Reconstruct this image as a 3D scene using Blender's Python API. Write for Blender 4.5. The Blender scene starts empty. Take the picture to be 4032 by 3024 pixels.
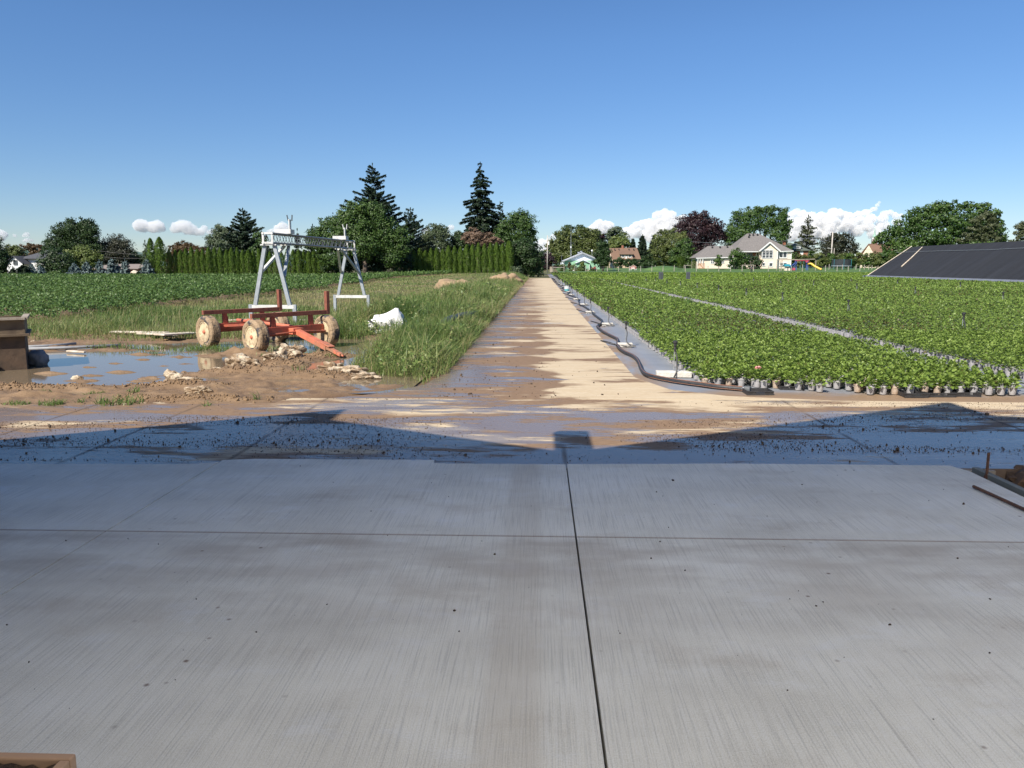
import bpy, bmesh, math, random
import numpy as np
from mathutils import Vector, Matrix

S = bpy.context.scene
COL = S.collection
R = math.radians
random.seed(7)
RNG = np.random.default_rng(7)

# ------------------------------------------------------------------ camera, sky, sun, exposure
CAM_H, PITCH, YAW, FPX = 1.65, R(8.76), R(2.06), 3030.0
cam = bpy.data.cameras.new("camera")
cam.sensor_fit = 'HORIZONTAL'; cam.sensor_width = 36.0
cam.lens = FPX / 4032 * 36.0
cam.clip_start = 0.05; cam.clip_end = 30000
camo = bpy.data.objects.new("camera", cam); COL.objects.link(camo)
camo.location = (0, 0, CAM_H); camo.rotation_euler = (R(90) - PITCH, 0, YAW)
S.camera = camo

SUN_S, SUN_K = 0.60, 0.90            # shadow offset per metre of height: to the right, away from the camera
SUN_DIR = Vector((-SUN_S, -SUN_K, 1.0)).normalized()
SUN_EL = math.asin(SUN_DIR.z)
SUN_AZ = math.atan2(SUN_DIR.x, SUN_DIR.y)
world = bpy.data.worlds.new("World"); S.world = world; world.use_nodes = True
wn = world.node_tree; wn.nodes.clear()
wo = wn.nodes.new('ShaderNodeOutputWorld'); wb = wn.nodes.new('ShaderNodeBackground')
sky = wn.nodes.new('ShaderNodeTexSky'); sky.sky_type = 'NISHITA'; sky.sun_disc = False
sky.sun_elevation = SUN_EL; sky.sun_rotation = SUN_AZ
sky.air_density = 1.0; sky.dust_density = 0.0; sky.ozone_density = 3.0; sky.altitude = 900
wb.inputs['Strength'].default_value = 0.080
tint = wn.nodes.new('ShaderNodeMix'); tint.data_type = 'RGBA'; tint.blend_type = 'MULTIPLY'; tint.inputs[0].default_value = 1.0
tint.inputs[7].default_value = (0.82, 0.91, 1.04, 1)
hsv = wn.nodes.new('ShaderNodeHueSaturation'); hsv.inputs['Saturation'].default_value = 1.12
wn.links.new(sky.outputs[0], hsv.inputs['Color']); wtc = wn.nodes.new('ShaderNodeTexCoord'); wsp = wn.nodes.new('ShaderNodeSeparateXYZ'); wmr = wn.nodes.new('ShaderNodeMapRange'); wmr.inputs[1].default_value = 0.0; wmr.inputs[2].default_value = 0.26
wn.links.new(wtc.outputs['Generated'], wsp.inputs[0]); wn.links.new(wsp.outputs[2], wmr.inputs[0])
low = wn.nodes.new('ShaderNodeMix'); low.data_type = 'RGBA'; low.inputs[6].default_value = (0.80, 0.765, 0.78, 1); low.inputs[7].default_value = (1, 1, 1, 1); wn.links.new(wmr.outputs[0], low.inputs[0])
lm = wn.nodes.new('ShaderNodeMix'); lm.data_type = 'RGBA'; lm.blend_type = 'MULTIPLY'; lm.inputs[0].default_value = 1.0
wn.links.new(hsv.outputs[0], lm.inputs[6]); wn.links.new(low.outputs[2], lm.inputs[7]); wn.links.new(lm.outputs[2], tint.inputs[6]); wn.links.new(tint.outputs[2], wb.inputs[0]); wn.links.new(wb.outputs[0], wo.inputs[0])
sl = bpy.data.lights.new("sun", 'SUN'); sl.energy = 4.95; sl.angle = R(0.53); sl.color = (1.0, 0.93, 0.82)
so = bpy.data.objects.new("sun", sl); COL.objects.link(so)
so.rotation_euler = (-SUN_DIR).to_track_quat('-Z', 'Y').to_euler(); so.location = (-40, -60, 60)
S.view_settings.view_transform = 'Standard'; S.view_settings.look = 'None'
S.view_settings.exposure = 0.65; S.view_settings.gamma = 1.0; S.view_settings.use_curve_mapping = False
S.cycles.max_bounces = 6; S.cycles.diffuse_bounces = 3; S.cycles.glossy_bounces = 3
S.cycles.transmission_bounces = 4; S.cycles.transparent_max_bounces = 8
S.cycles.use_denoising = True

# ------------------------------------------------------------------ pixel of the photograph -> point of the place
_f = Vector((-math.sin(YAW) * math.cos(PITCH), math.cos(YAW) * math.cos(PITCH), -math.sin(PITCH)))
_r = Vector((math.cos(YAW), math.sin(YAW), 0)); _u = _r.cross(_f)
def ray(px, py): return _f + _r * ((px - 2016) / FPX) + _u * ((1512 - py) / FPX)
def G(px, py, z=0.0):
    d = ray(px, py); t = (z - CAM_H) / d.z
    return Vector((d.x * t, d.y * t, z))
def W(px, py, y):
    d = ray(px, py); t = y / d.y
    return Vector((d.x * t, y, CAM_H + d.z * t))
def pxm(y): return y / FPX           # metres per photo pixel at distance y
def ss(a, b, x):
    t = np.clip((np.asarray(x, float) - a) / (b - a), 0, 1); return t * t * (3 - 2 * t)

# ------------------------------------------------------------------ value noise for terrain (numpy)
_perm = np.random.default_rng(11).random((256, 256))
def vnoise(x, y):
    x = np.asarray(x, float); y = np.asarray(y, float)
    xi = np.floor(x).astype(int); yi = np.floor(y).astype(int); fx = x - xi; fy = y - yi
    fx = fx * fx * (3 - 2 * fx); fy = fy * fy * (3 - 2 * fy)
    a = _perm[xi % 256, yi % 256]; b = _perm[(xi + 1) % 256, yi % 256]
    c = _perm[xi % 256, (yi + 1) % 256]; d = _perm[(xi + 1) % 256, (yi + 1) % 256]
    return (a * (1 - fx) + b * fx) * (1 - fy) + (c * (1 - fx) + d * fx) * fy
def fbm(x, y, o=4):
    s = 0; a = 0.5
    for i in range(o):
        s = s + a * (vnoise(x * 2 ** i + 13.7 * i, y * 2 ** i + 7.1 * i) - 0.5); a *= 0.5
    return s

# ------------------------------------------------------------------ materials
def nt_new(name):
    m = bpy.data.materials.new(name); m.use_nodes = True; nt = m.node_tree; nt.nodes.clear()
    return m, nt
def nd(nt, t, **kw):
    n = nt.nodes.new(t)
    for k, v in kw.items():
        if k.startswith('_'): setattr(n, k[1:], v); continue
        key = int(k[1:]) if (k[0] == 'i' and k[1:].isdigit()) else k.replace('__', ' ')
        s = n.inputs[key]
        if isinstance(v, bpy.types.NodeSocket): nt.links.new(v, s)
        elif isinstance(v, (tuple, list)) and len(v) == 3 and s.type == 'RGBA': s.default_value = (*v, 1)
        else: s.default_value = v
    return n
def coords(nt, kind='Object', scale=(1, 1, 1), rot=(0, 0, 0)):
    c = nt.nodes.new('ShaderNodeTexCoord'); mp = nt.nodes.new('ShaderNodeMapping')
    mp.inputs['Scale'].default_value = scale; mp.inputs['Rotation'].default_value = rot
    if kind == 'World':
        g = nt.nodes.new('ShaderNodeNewGeometry'); nt.links.new(g.outputs['Position'], mp.inputs[0])
    else: nt.links.new(c.outputs[kind], mp.inputs[0])
    return mp.outputs[0]
def noise(nt, vec, scale, detail=4, rough=0.55, dist=0.0):
    return nd(nt, 'ShaderNodeTexNoise', Vector=vec, Scale=scale, Detail=detail, Roughness=rough, Distortion=dist).outputs['Fac']
def ramp(nt, fac, stops, interp='LINEAR'):
    n = nt.nodes.new('ShaderNodeValToRGB'); cr = n.color_ramp; cr.interpolation = interp
    while len(cr.elements) < len(stops): cr.elements.new(0.5)
    for e, (p, c) in zip(cr.elements, stops):
        e.position = p; e.color = (*c, 1) if not isinstance(c, (int, float)) else (c, c, c, 1)
    nt.links.new(fac, n.inputs[0]); return n.outputs[0]
def math_(nt, op, a, b=0.0, clamp=False):
    n = nt.nodes.new('ShaderNodeMath'); n.operation = op; n.use_clamp = clamp
    for i, v in enumerate((a, b)):
        if isinstance(v, bpy.types.NodeSocket): nt.links.new(v, n.inputs[i])
        else: n.inputs[i].default_value = v
    return n.outputs[0]
def mixc(nt, fac, a, b, blend='MIX'):
    n = nt.nodes.new('ShaderNodeMix'); n.data_type = 'RGBA'; n.blend_type = blend
    for s, v in ((n.inputs[0], fac), (n.inputs[6], a), (n.inputs[7], b)):
        if isinstance(v, bpy.types.NodeSocket): nt.links.new(v, s)
        elif isinstance(v, (tuple, list)): s.default_value = (*v, 1)
        else: s.default_value = v
    return n.outputs[2]
def bump(nt, h, strength=0.3, dist=0.02):
    return nd(nt, 'ShaderNodeBump', Height=h, Strength=strength, Distance=dist).outputs[0]
def finish(nt, shader):
    o = nt.nodes.new('ShaderNodeOutputMaterial'); nt.links.new(shader, o.inputs[0])
def pbsdf(nt, **kw): return nd(nt, 'ShaderNodeBsdfPrincipled', **kw).outputs[0]

def mat(name, c, c2=None, scale=8.0, rough=0.6, metal=0.0, bumps=0.0, detail=5, lo=0.35, hi=0.65, stretch=(1, 1, 1), spec=0.5):
    m, nt = nt_new(name)
    v = coords(nt, 'Object', stretch); n = noise(nt, v, scale, detail)
    c2 = c2 or tuple(x * 0.75 for x in c)
    col = ramp(nt, n, [(lo, c), (hi, c2)])
    kw = dict(Base__Color=col, Roughness=rough, Metallic=metal, Specular__IOR__Level=spec)
    if bumps: kw['Normal'] = bump(nt, noise(nt, v, scale * 3, 5), bumps, 0.02)
    finish(nt, pbsdf(nt, **kw)); return m

def paint(name, c, c2, rust=(0.16, 0.065, 0.035), amount=0.5, rough=0.55, mud=0.0):
    m, nt = nt_new(name); v = coords(nt, 'World'); n = noise(nt, v, 5, 5); k = noise(nt, v, 11, 6, 0.7)
    col = ramp(nt, n, [(0.35, c), (0.65, c2)]); col = mixc(nt, ramp(nt, k, [(0.62 - 0.14 * amount, 0.0), (0.70 - 0.10 * amount, 0.85)]), col, rust)
    if mud:
        z = nd(nt, 'ShaderNodeSeparateXYZ', Vector=nt.nodes.new('ShaderNodeNewGeometry').outputs['Position']).outputs[2]
        mm = math_(nt, 'MULTIPLY', nd(nt, 'ShaderNodeMapRange', Value=z, i1=0.05, i2=mud, i3=1.0, i4=0.0).outputs[0], ramp(nt, n, [(0.40, 0.2), (0.55, 1.0)])); col = mixc(nt, mm, col, (0.26, 0.18, 0.11))
    finish(nt, pbsdf(nt, Base__Color=col, Roughness=math_(nt, 'ADD', rough, math_(nt, 'MULTIPLY', k, 0.25)), Normal=bump(nt, k, 0.25, 0.01))); return m
def leafmat(name, stops, trans=0.3, rough=0.5):
    """leaf colours spread leaf by leaf over a ramp by the per-face attribute tint"""
    m, nt = nt_new(name)
    a = nt.nodes.new('ShaderNodeAttribute'); a.attribute_name = 'tint'
    col = ramp(nt, a.outputs['Fac'], [(i / max(1, len(stops) - 1), c) for i, c in enumerate(stops)])
    p = pbsdf(nt, Base__Color=col, Roughness=rough, Specular__IOR__Level=0.35)
    t = nd(nt, 'ShaderNodeBsdfTranslucent', Color=mixc(nt, 0.5, col, (0.25, 0.35, 0.05), 'MULTIPLY') if False else col).outputs[0]
    mx = nt.nodes.new('ShaderNodeMixShader'); mx.inputs[0].default_value = trans
    nt.links.new(p, mx.inputs[1]); nt.links.new(t, mx.inputs[2]); finish(nt, mx.outputs[0]); return m

# ------------------------------------------------------------------ objects
def tag(o, label=None, cat=None, group=None, kind=None):
    if label: o['label'] = label
    if cat: o['category'] = cat
    if group: o['group'] = group
    if kind or label: o['kind'] = kind or 'thing'
    return o
def thing(name, label, cat, loc=(0, 0, 0), group=None):
    o = bpy.data.objects.new(name, None); COL.objects.link(o); o.location = loc; o.empty_display_size = 0.2
    return tag(o, label, cat, group)
def wloc(o):
    v = Vector((0, 0, 0))
    while o: v = v + o.location; o = o.parent
    return v
def link_mesh(name, me, m, parent=None):
    o = bpy.data.objects.new(name, me); COL.objects.link(o)
    if m and not me.materials: me.materials.append(m)
    if parent: o.parent = parent
    return o
def copy_tree(o, parent=None, loc=None):
    kids = [c for c in CHILD.get(o.name, [])]
    c = o.copy(); COL.objects.link(c)
    if parent: c.parent = parent
    if loc is not None: c.location = loc
    CHILD[c.name] = []
    for k in kids:
        q = copy_tree(k, c); CHILD[c.name].append(q)
    return c
CHILD = {}

def mesh_np(name, verts, faces, tint=None, smooth=False):
    verts = np.asarray(verts, np.float32); faces = np.asarray(faces, np.int32)
    me = bpy.data.meshes.new(name); k = faces.shape[1]; nf = len(faces)
    me.vertices.add(len(verts)); me.vertices.foreach_set('co', verts.ravel())
    me.loops.add(nf * k); me.loops.foreach_set('vertex_index', faces.ravel())
    me.polygons.add(nf); me.polygons.foreach_set('loop_start', np.arange(0, nf * k, k, dtype=np.int32))
    me.polygons.foreach_set('loop_total', np.full(nf, k, np.int32))
    if smooth: me.polygons.foreach_set('use_smooth', np.ones(nf, bool))
    me.update(calc_edges=True)
    if tint is not None:
        at = me.attributes.new('tint', 'FLOAT', 'FACE'); at.data.foreach_set('value', np.asarray(tint, np.float32))
    return me

class MB:
    """collects shapes in world coordinates; build() links them as ONE mesh object"""
    def __init__(s): s.v = []; s.f = []; s.mi = []; s.cur = 0
    def add(s, vs, fs):
        b = len(s.v); s.v += [tuple(v) for v in vs]
        for f in fs: s.f.append([b + i for i in f]); s.mi.append(s.cur)
        return s
    def poly(s, pts): return s.add(pts, [list(range(len(pts)))])
    def box(s, c, size, rz=0.0, M=None):
        hx, hy, hz = size[0] / 2, size[1] / 2, size[2] / 2
        M = M or Matrix.Rotation(rz, 3, 'Z'); c = Vector(c)
        vs = [c + M @ Vector((x * hx, y * hy, z * hz)) for z in (-1, 1) for x, y in ((-1, -1), (1, -1), (1, 1), (-1, 1))]
        return s.add(vs, [[3, 2, 1, 0], [4, 5, 6, 7], [0, 1, 5, 4], [1, 2, 6, 5], [2, 3, 7, 6], [3, 0, 4, 7]])
    def bar(s, p0, p1, w, h, up=(0, 0, 1)):
        p0, p1 = Vector(p0), Vector(p1); d = (p1 - p0); L = d.length; d.normalize(); up = Vector(up)
        if abs(d.dot(up)) > 0.98: up = Vector((1, 0, 0))
        x = d.cross(up).normalized(); z = x.cross(d).normalized()
        return s.box((p0 + p1) / 2, (w, L, h), M=Matrix((x, d, z)).transposed())
    def tube(s, path, r, n=8, caps=True):
        path = [Vector(p) for p in path]; rs = r if isinstance(r, (list, tuple)) else [r] * len(path)
        rings = []; px = None
        for i, p in enumerate(path):
            d = (path[min(i + 1, len(path) - 1)] - path[max(i - 1, 0)])
            if d.length < 1e-9: d = Vector((0, 0, 1))
            d.normalize()
            if px is None: px = d.orthogonal().normalized()
            px = (px - d * px.dot(d))
            px = px.normalized() if px.length > 1e-6 else d.orthogonal().normalized()
            y = d.cross(px)
            rings.append([p + (px * math.cos(2 * math.pi * k / n) + y * math.sin(2 * math.pi * k / n)) * rs[i] for k in range(n)])
        b = len(s.v)
        for g in rings: s.v += [tuple(v) for v in g]
        for i in range(len(rings) - 1):
            for k in range(n):
                s.f.append([b + i * n + k, b + i * n + (k + 1) % n, b + (i + 1) * n + (k + 1) % n, b + (i + 1) * n + k]); s.mi.append(s.cur)
        if caps:
            s.f.append([b + k for k in range(n)][::-1]); s.mi.append(s.cur)
            e = b + (len(rings) - 1) * n; s.f.append([e + k for k in range(n)]); s.mi.append(s.cur)
        return s
    def lathe(s, c, axis, prof, n=16):
        """prof: list of (radius, position along axis)"""
        a = Vector(axis).normalized(); x = a.orthogonal().normalized(); y = a.cross(x); c = Vector(c); b = len(s.v)
        for r, h in prof:
            for k in range(n):
                t = 2 * math.pi * k / n; s.v.append(tuple(c + a * h + (x * math.cos(t) + y * math.sin(t)) * r))
        for i in range(len(prof) - 1):
            for k in range(n):
                s.f.append([b + i * n + k, b + i * n + (k + 1) % n, b + (i + 1) * n + (k + 1) % n, b + (i + 1) * n + k]); s.mi.append(s.cur)
        s.f.append([b + k for k in range(n)][::-1]); s.mi.append(s.cur)
        e = b + (len(prof) - 1) * n; s.f.append([e + k for k in range(n)]); s.mi.append(s.cur)
        return s
    def slab(s, pts, t):
        """polygon thickened by t against its normal"""
        pts = [Vector(p) for p in pts]; nrm = Vector((0, 0, 0))
        for i in range(len(pts)): nrm += (pts[i] - pts[0]).cross(pts[(i + 1) % len(pts)] - pts[0])
        nrm.normalize(); n = len(pts); q = [p - nrm * t for p in pts]
        return s.add(pts + q, [list(range(n)), [n + i for i in range(n)][::-1]] + [[i, n + i, n + (i + 1) % n, (i + 1) % n] for i in range(n)])
    def lump(s, c, size, seed=0, sub=2, rough=0.25, flat=0.0):
        bm = bmesh.new(); bmesh.ops.create_icosphere(bm, subdivisions=sub, radius=1.0); rg = np.random.default_rng(seed)
        off = rg.random(3) * 50; vs = []
        for v in bm.verts:
            p = v.co
            k = 1 + rough * (2 * vnoise(p.x * 2 + off[0], p.y * 2 + p.z * 1.7 + off[1]) - 1) + rough * 0.6 * (2 * vnoise(p.x * 5 + off[1], p.z * 5 + p.y * 4 + off[2]) - 1)
            z = p.z * k
            if z < -1 + flat: z = -1 + flat
            vs.append((c[0] + p.x * k * size[0], c[1] + p.y * k * size[1], c[2] + z * size[2]))
        fs = [[v.index for v in f.verts] for f in bm.faces]; bm.free()
        return s.add(vs, fs)
    def build(s, name, m, parent=None, smooth=False, bevel=0.0, kind=None, auto=False):
        o0 = wloc(parent) if parent else Vector((0, 0, 0))
        me = bpy.data.meshes.new(name)
        me.from_pydata([(v[0] - o0.x, v[1] - o0.y, v[2] - o0.z) for v in s.v], [], s.f)
        ms = m if isinstance(m, (list, tuple)) else [m]
        for q in ms: me.materials.append(q)
        if len(ms) > 1: me.polygons.foreach_set('material_index', s.mi)
        if smooth: me.polygons.foreach_set('use_smooth', np.ones(len(me.polygons), bool))
        me.update()
        o = bpy.data.objects.new(name, me); COL.objects.link(o)
        if parent: o.parent = parent; CHILD.setdefault(parent.name, []).append(o)
        if bevel:
            b = o.modifiers.new('bevel', 'BEVEL'); b.width = bevel; b.segments = 2; b.limit_method = 'ANGLE'
        if kind: o['kind'] = kind
        return o

def grid_mesh(name, xs, ys, hf, smooth=True):
    X, Y = np.meshgrid(xs, ys); Z = hf(X, Y); nx, ny = len(xs), len(ys)
    v = np.stack([X.ravel(), Y.ravel(), Z.ravel()], 1)
    i = np.arange(nx * ny).reshape(ny, nx)
    f = np.stack([i[:-1, :-1].ravel(), i[:-1, 1:].ravel(), i[1:, 1:].ravel(), i[1:, :-1].ravel()], 1)
    return mesh_np(name, v, f, smooth=smooth)

# leaf clouds: every leaf two triangles folded along its length
def leaf_arrays(P, U, V, fold=0.25):
    """P base (n,3), U length vectors, V half-width vectors -> verts, tri faces"""
    n = len(P); Nn = np.cross(U, V); Nn /= (np.linalg.norm(Nn, axis=1, keepdims=True) + 1e-9)
    w = np.linalg.norm(V, axis=1, keepdims=True)
    mid = P + U * 0.5
    v = np.stack([P, mid + V + Nn * w * fold, P + U, mid - V + Nn * w * fold], 1).reshape(-1, 3)
    b = np.arange(n)[:, None] * 4
    f = np.concatenate([b + np.array([[0, 1, 2]]), b + np.array([[0, 2, 3]])], 1).reshape(-1, 3)
    return v, f
def unit(a): return a / (np.linalg.norm(a, axis=1, keepdims=True) + 1e-9)
def rand_unit(n, rng=RNG): return unit(rng.normal(size=(n, 3)))

# ------------------------------------------------------------------ shape of the land
def gh(x, y):
    x = np.asarray(x, float); y = np.asarray(y, float)
    z = 0.31 * ss(150, 177, y) + 0.55 * ss(177, 200, y)
    z = z * ss(-1, 4, x)
    z = z + 0.62 * ss(-32, -4, x) * ss(50, 110, y) * (1 - ss(-3.2, -1.7, x))
    berm = 0.32 * np.exp(-((x + 3.3) / 1.15) ** 2) * ss(15, 22, y) * (1 - ss(60, 80, y)) * (0.8 + 0.8 * (vnoise(x * 0.6 + 5, y * 0.35) - 0.3))
    return z + berm
def ground_h(x, y):
    z = gh(x, y) - 0.012
    well = ss(-15.9, -15.2, x) * (1 - ss(-1.9, -1.5, x)) * (1 - ss(18.6, 19.3, y))
    z = z - 0.35 * well
    z = z - 0.10 * ss(-1.9, -1.5, x) * (1 - ss(101, 103, y)) * (1 - ss(1.3, 1.6, x))
    z = z - 0.12 * ss(1.3, 1.6, x) * (1 - ss(149, 151, y))
    z = z - 0.25 * (1 - ss(9.0, 9.6, y)) * (1 - well)
    return z
def near_ground(x, y):              # what a foot would stand on
    return float(gh(x, y))

xs = np.unique(np.concatenate([np.linspace(-3000, -200, 15), np.linspace(-200, -40, 30), np.linspace(-40, -16, 25), np.linspace(-16, 4, 61),
                               np.linspace(4, 60, 29), np.linspace(60, 200, 20), np.linspace(200, 3000, 15)]))
ys = np.unique(np.concatenate([np.linspace(-60, 5, 8), np.linspace(5, 25, 61), np.linspace(25, 120, 120), np.linspace(120, 260, 50), np.linspace(260, 5000, 20)]))
m, nt = nt_new('rough_ground'); v = coords(nt, 'World')
n1 = noise(nt, v, 0.35, 5); n2 = noise(nt, v, 6.0, 4)
c = ramp(nt, n1, [(0.36, (0.060, 0.085, 0.022)), (0.50, (0.115, 0.115, 0.040)), (0.66, (0.20, 0.14, 0.07))])
c = mixc(nt, math_(nt, 'MULTIPLY', n2, 0.7), c, (0.05, 0.055, 0.02))
finish(nt, pbsdf(nt, Base__Color=c, Roughness=0.9, Normal=bump(nt, n2, 0.6, 0.08)))
M_GROUND = m
o = link_mesh('ground', grid_mesh('ground', xs, ys, ground_h), M_GROUND); tag(o, kind='structure')

# lawn beyond the pots
m, nt = nt_new('lawn'); v = coords(nt, 'World')
c = ramp(nt, noise(nt, v, 0.25, 6), [(0.3, (0.045, 0.105, 0.025)), (0.6, (0.075, 0.14, 0.035)), (0.8, (0.12, 0.15, 0.05))])
finish(nt, pbsdf(nt, Base__Color=c, Roughness=0.9, Normal=bump(nt, noise(nt, v, 5, 3), 0.6, 0.1))); M_LAWN = m
o = link_mesh('lawn', grid_mesh('lawn', np.linspace(4, 140, 60), np.linspace(149, 320, 80), lambda x, y: gh(x, y) + 0.02), M_LAWN); tag(o, kind='structure')

# soil under the bean rows
m, nt = nt_new('bean_soil'); v = coords(nt, 'World')
c = ramp(nt, noise(nt, v, 1.2, 6), [(0.3, (0.14, 0.095, 0.055)), (0.7, (0.22, 0.15, 0.09))])
finish(nt, pbsdf(nt, Base__Color=c, Roughness=0.95, Normal=bump(nt, noise(nt, v, 8, 4), 0.8, 0.05))); M_SOIL = m
def bean_edge(y): return -14.0 - 0.025 * (np.asarray(y, float) - 20) + 4.5 * ss(84, 106, y)
xs2 = np.linspace(-140, -13, 90); ys2 = np.linspace(19.5, 108, 90)
o = link_mesh('field_soil', grid_mesh('field_soil', np.linspace(0, 1, 60), ys2, lambda u, y: gh(-60 + 0 * u, y) * 0 + 0.004), M_SOIL)
me = o.data; co = np.zeros(len(me.vertices) * 3, np.float32); me.vertices.foreach_get('co', co); co = co.reshape(-1, 3)
co[:, 0] = bean_edge(co[:, 1]) - 0.3 - 120 * co[:, 0] ** 2; co[:, 2] = gh(co[:, 0], co[:, 1]) + 0.006
me.vertices.foreach_set('co', co.ravel()); me.update(); tag(o, kind='structure')

# wooded hills on the horizon
m = mat('far_woods', (0.055, 0.10, 0.085), (0.085, 0.135, 0.12), 0.01, 1.0); rg = np.random.default_rng(3)  # bluish green: distance haze put into the colour of the woods
hx = np.linspace(-4200, 4200, 500); hz = 30 + 26 * np.exp(-((hx + 1750) / 420) ** 2) + 12 * fbm(hx / 500, hx * 0 + 3) + 9 * vnoise(hx / 25, hx * 0)
yy = np.array([2500, 2540, 2650, 2900.])
X, Y = np.meshgrid(hx, yy); Z = np.stack([0 * hx - 5, hz * 0.8, hz, 0 * hx - 5])
i = np.arange(X.size).reshape(X.shape)
o = link_mesh('hills', mesh_np('hills', np.stack([X.ravel(), Y.ravel(), Z.ravel()], 1),
    np.stack([i[:-1, :-1].ravel(), i[:-1, 1:].ravel(), i[1:, 1:].ravel(), i[1:, :-1].ravel()], 1), smooth=True), m); tag(o, kind='structure')

# ------------------------------------------------------------------ concrete lane and the wet cross road
def wet_concrete(name, lane):
    m, nt = nt_new(name)
    g = nt.nodes.new('ShaderNodeNewGeometry'); pos = g.outputs['Position']
    sp = nd(nt, 'ShaderNodeSeparateXYZ', Vector=pos); X, Y = sp.outputs[0], sp.outputs[1]
    v1 = coords(nt, 'World', (0.30, 1.15, 1)); v2 = coords(nt, 'World', (1.4, 7.0, 1)); v3 = coords(nt, 'World', (14, 40, 1))
    n1 = math_(nt, 'ADD', math_(nt, 'MULTIPLY', math_(nt, 'SUBTRACT', noise(nt, v1, 1.0, 6, 0.62, 0.3), 0.5), 2.3), 0.5); n2 = noise(nt, v2, 1.0, 6, 0.68); n3 = noise(nt, v3, 1.0, 3)
    nw = math_(nt, 'ADD', math_(nt, 'MULTIPLY', math_(nt, 'SUBTRACT', noise(nt, coords(nt, 'World', (0.24, 0.85, 1), (0, 0, 0.1)), 1.3, 6, 0.66, 0.2), 0.5), 1.5), 0.5)
    if lane:
        X = math_(nt, 'ADD', X, math_(nt, 'MULTIPLY', math_(nt, 'SUBTRACT', noise(nt, coords(nt, 'World', (0.25, 0.5, 1)), 1.0, 4, 0.6), 0.5), 1.5))
        bx = nd(nt, 'ShaderNodeMapRange', Value=X, i1=-1.3, i2=0.45, i3=0.23, i4=-0.09).outputs[0]      # muddier on the left
        by = nd(nt, 'ShaderNodeMapRange', Value=Y, i1=11.0, i2=75.0, i3=0.05, i4=-0.08).outputs[0]     # drier far off
        tr = math_(nt, 'MULTIPLY', nd(nt, 'ShaderNodeMapRange', Value=math_(nt, 'ABSOLUTE', math_(nt, 'ADD', X, 0.15)), i1=0.15, i2=0.42, i3=0.15, i4=0.0).outputs[0],
                   nd(nt, 'ShaderNodeMapRange', Value=Y, i1=12.0, i2=40.0, i3=1.0, i4=0.1).outputs[0])
        bias = math_(nt, 'ADD', math_(nt, 'ADD', bx, by), tr)
        wet_b = nd(nt, 'ShaderNodeMapRange', Value=X, i1=-1.4, i2=0.5, i3=0.06, i4=-0.14).outputs[0]
        wet_b = math_(nt, 'SUBTRACT', wet_b, nd(nt, 'ShaderNodeMapRange', Value=Y, i1=55.0, i2=80.0, i3=0.0, i4=0.3).outputs[0])
    else:
        bias = nd(nt, 'ShaderNodeMapRange', Value=Y, i1=8.2, i2=9.4, i3=0.16, i4=0.03).outputs[0]
        wet_b = nd(nt, 'ShaderNodeMapRange', Value=Y, i1=7.7, i2=9.0, i3=0.105, i4=-0.02).outputs[0]
    mud = math_(nt, 'ADD', math_(nt, 'ADD', math_(nt, 'MULTIPLY', n1, 0.62), math_(nt, 'MULTIPLY', n2, 0.38)), bias)
    mudm = ramp(nt, mud, [(0.50, 0.0), (0.60, 1.0)])
    wet = math_(nt, 'ADD', math_(nt, 'ADD', math_(nt, 'MULTIPLY', nw, 0.62), math_(nt, 'MULTIPLY', math_(nt, 'ADD', math_(nt, 'MULTIPLY', math_(nt, 'SUBTRACT', n2, 0.5), 1.5), 0.5), 0.38)), wet_b)
    wetm = ramp(nt, wet, [(0.50, 0.0), (0.57, 1.0)])
    dry = ramp(nt, n3, [(0.3, (0.48, 0.385, 0.255)), (0.7, (0.58, 0.485, 0.345))])
    dry = mixc(nt, ramp(nt, n2, [(0.35, 0.0), (0.75, 0.6)]), dry, (0.42, 0.30, 0.17))
    mudc = ramp(nt, n3, [(0.3, (0.17, 0.105, 0.06)), (0.7, (0.25, 0.165, 0.10))])
    col = mixc(nt, mudm, dry, mudc)
    col = mixc(nt, math_(nt, 'MULTIPLY', wetm, 0.75), col, (0.17, 0.13, 0.105))
    rgh = math_(nt, 'SUBTRACT', 0.75, math_(nt, 'MULTIPLY', wetm, 0.60)); rgh = math_(nt, 'ADD', rgh, math_(nt, 'MULTIPLY', n2, 0.10))
    if not lane:
        for jx in (-5.3, -4.05, -2.66, 0.225, 3.0, 4.9):
            jl = nd(nt, 'ShaderNodeMapRange', Value=math_(nt, 'ABSOLUTE', math_(nt, 'SUBTRACT', X, jx)), i1=0.005, i2=0.034, i3=0.55, i4=0.0).outputs[0]
            if jx == 0.225: jl = math_(nt, 'MULTIPLY', jl, nd(nt, 'ShaderNodeMapRange', Value=Y, i1=6.7, i2=7.1, i3=1.0, i4=0.0).outputs[0])
            jl = math_(nt, 'MULTIPLY', jl, ramp(nt, noise(nt, coords(nt, 'World', (.2, 1, 1)), 1.4, 3), [(0.36, 0.1), (0.55, 1.0)])); col = mixc(nt, jl, col, (0.05, 0.038, 0.03)); rgh = math_(nt, 'ADD', rgh, math_(nt, 'MULTIPLY', jl, 0.5))
    hb = math_(nt, 'ADD', math_(nt, 'MULTIPLY', n3, 0.5), math_(nt, 'MULTIPLY', n2, 0.6))
    nrm = nd(nt, 'ShaderNodeBump', Height=hb, Strength=math_(nt, 'SUBTRACT', 0.42, math_(nt, 'MULTIPLY', wetm, 0.34)), Distance=0.012).outputs[0]
    finish(nt, pbsdf(nt, Base__Color=col, Roughness=rgh, IOR=1.40, Specular__IOR__Level=0.6, Normal=nrm)); return m
M_LANE = wet_concrete('lane_concrete', True); M_ROAD = wet_concrete('road_concrete', False)
mb = MB()
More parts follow.
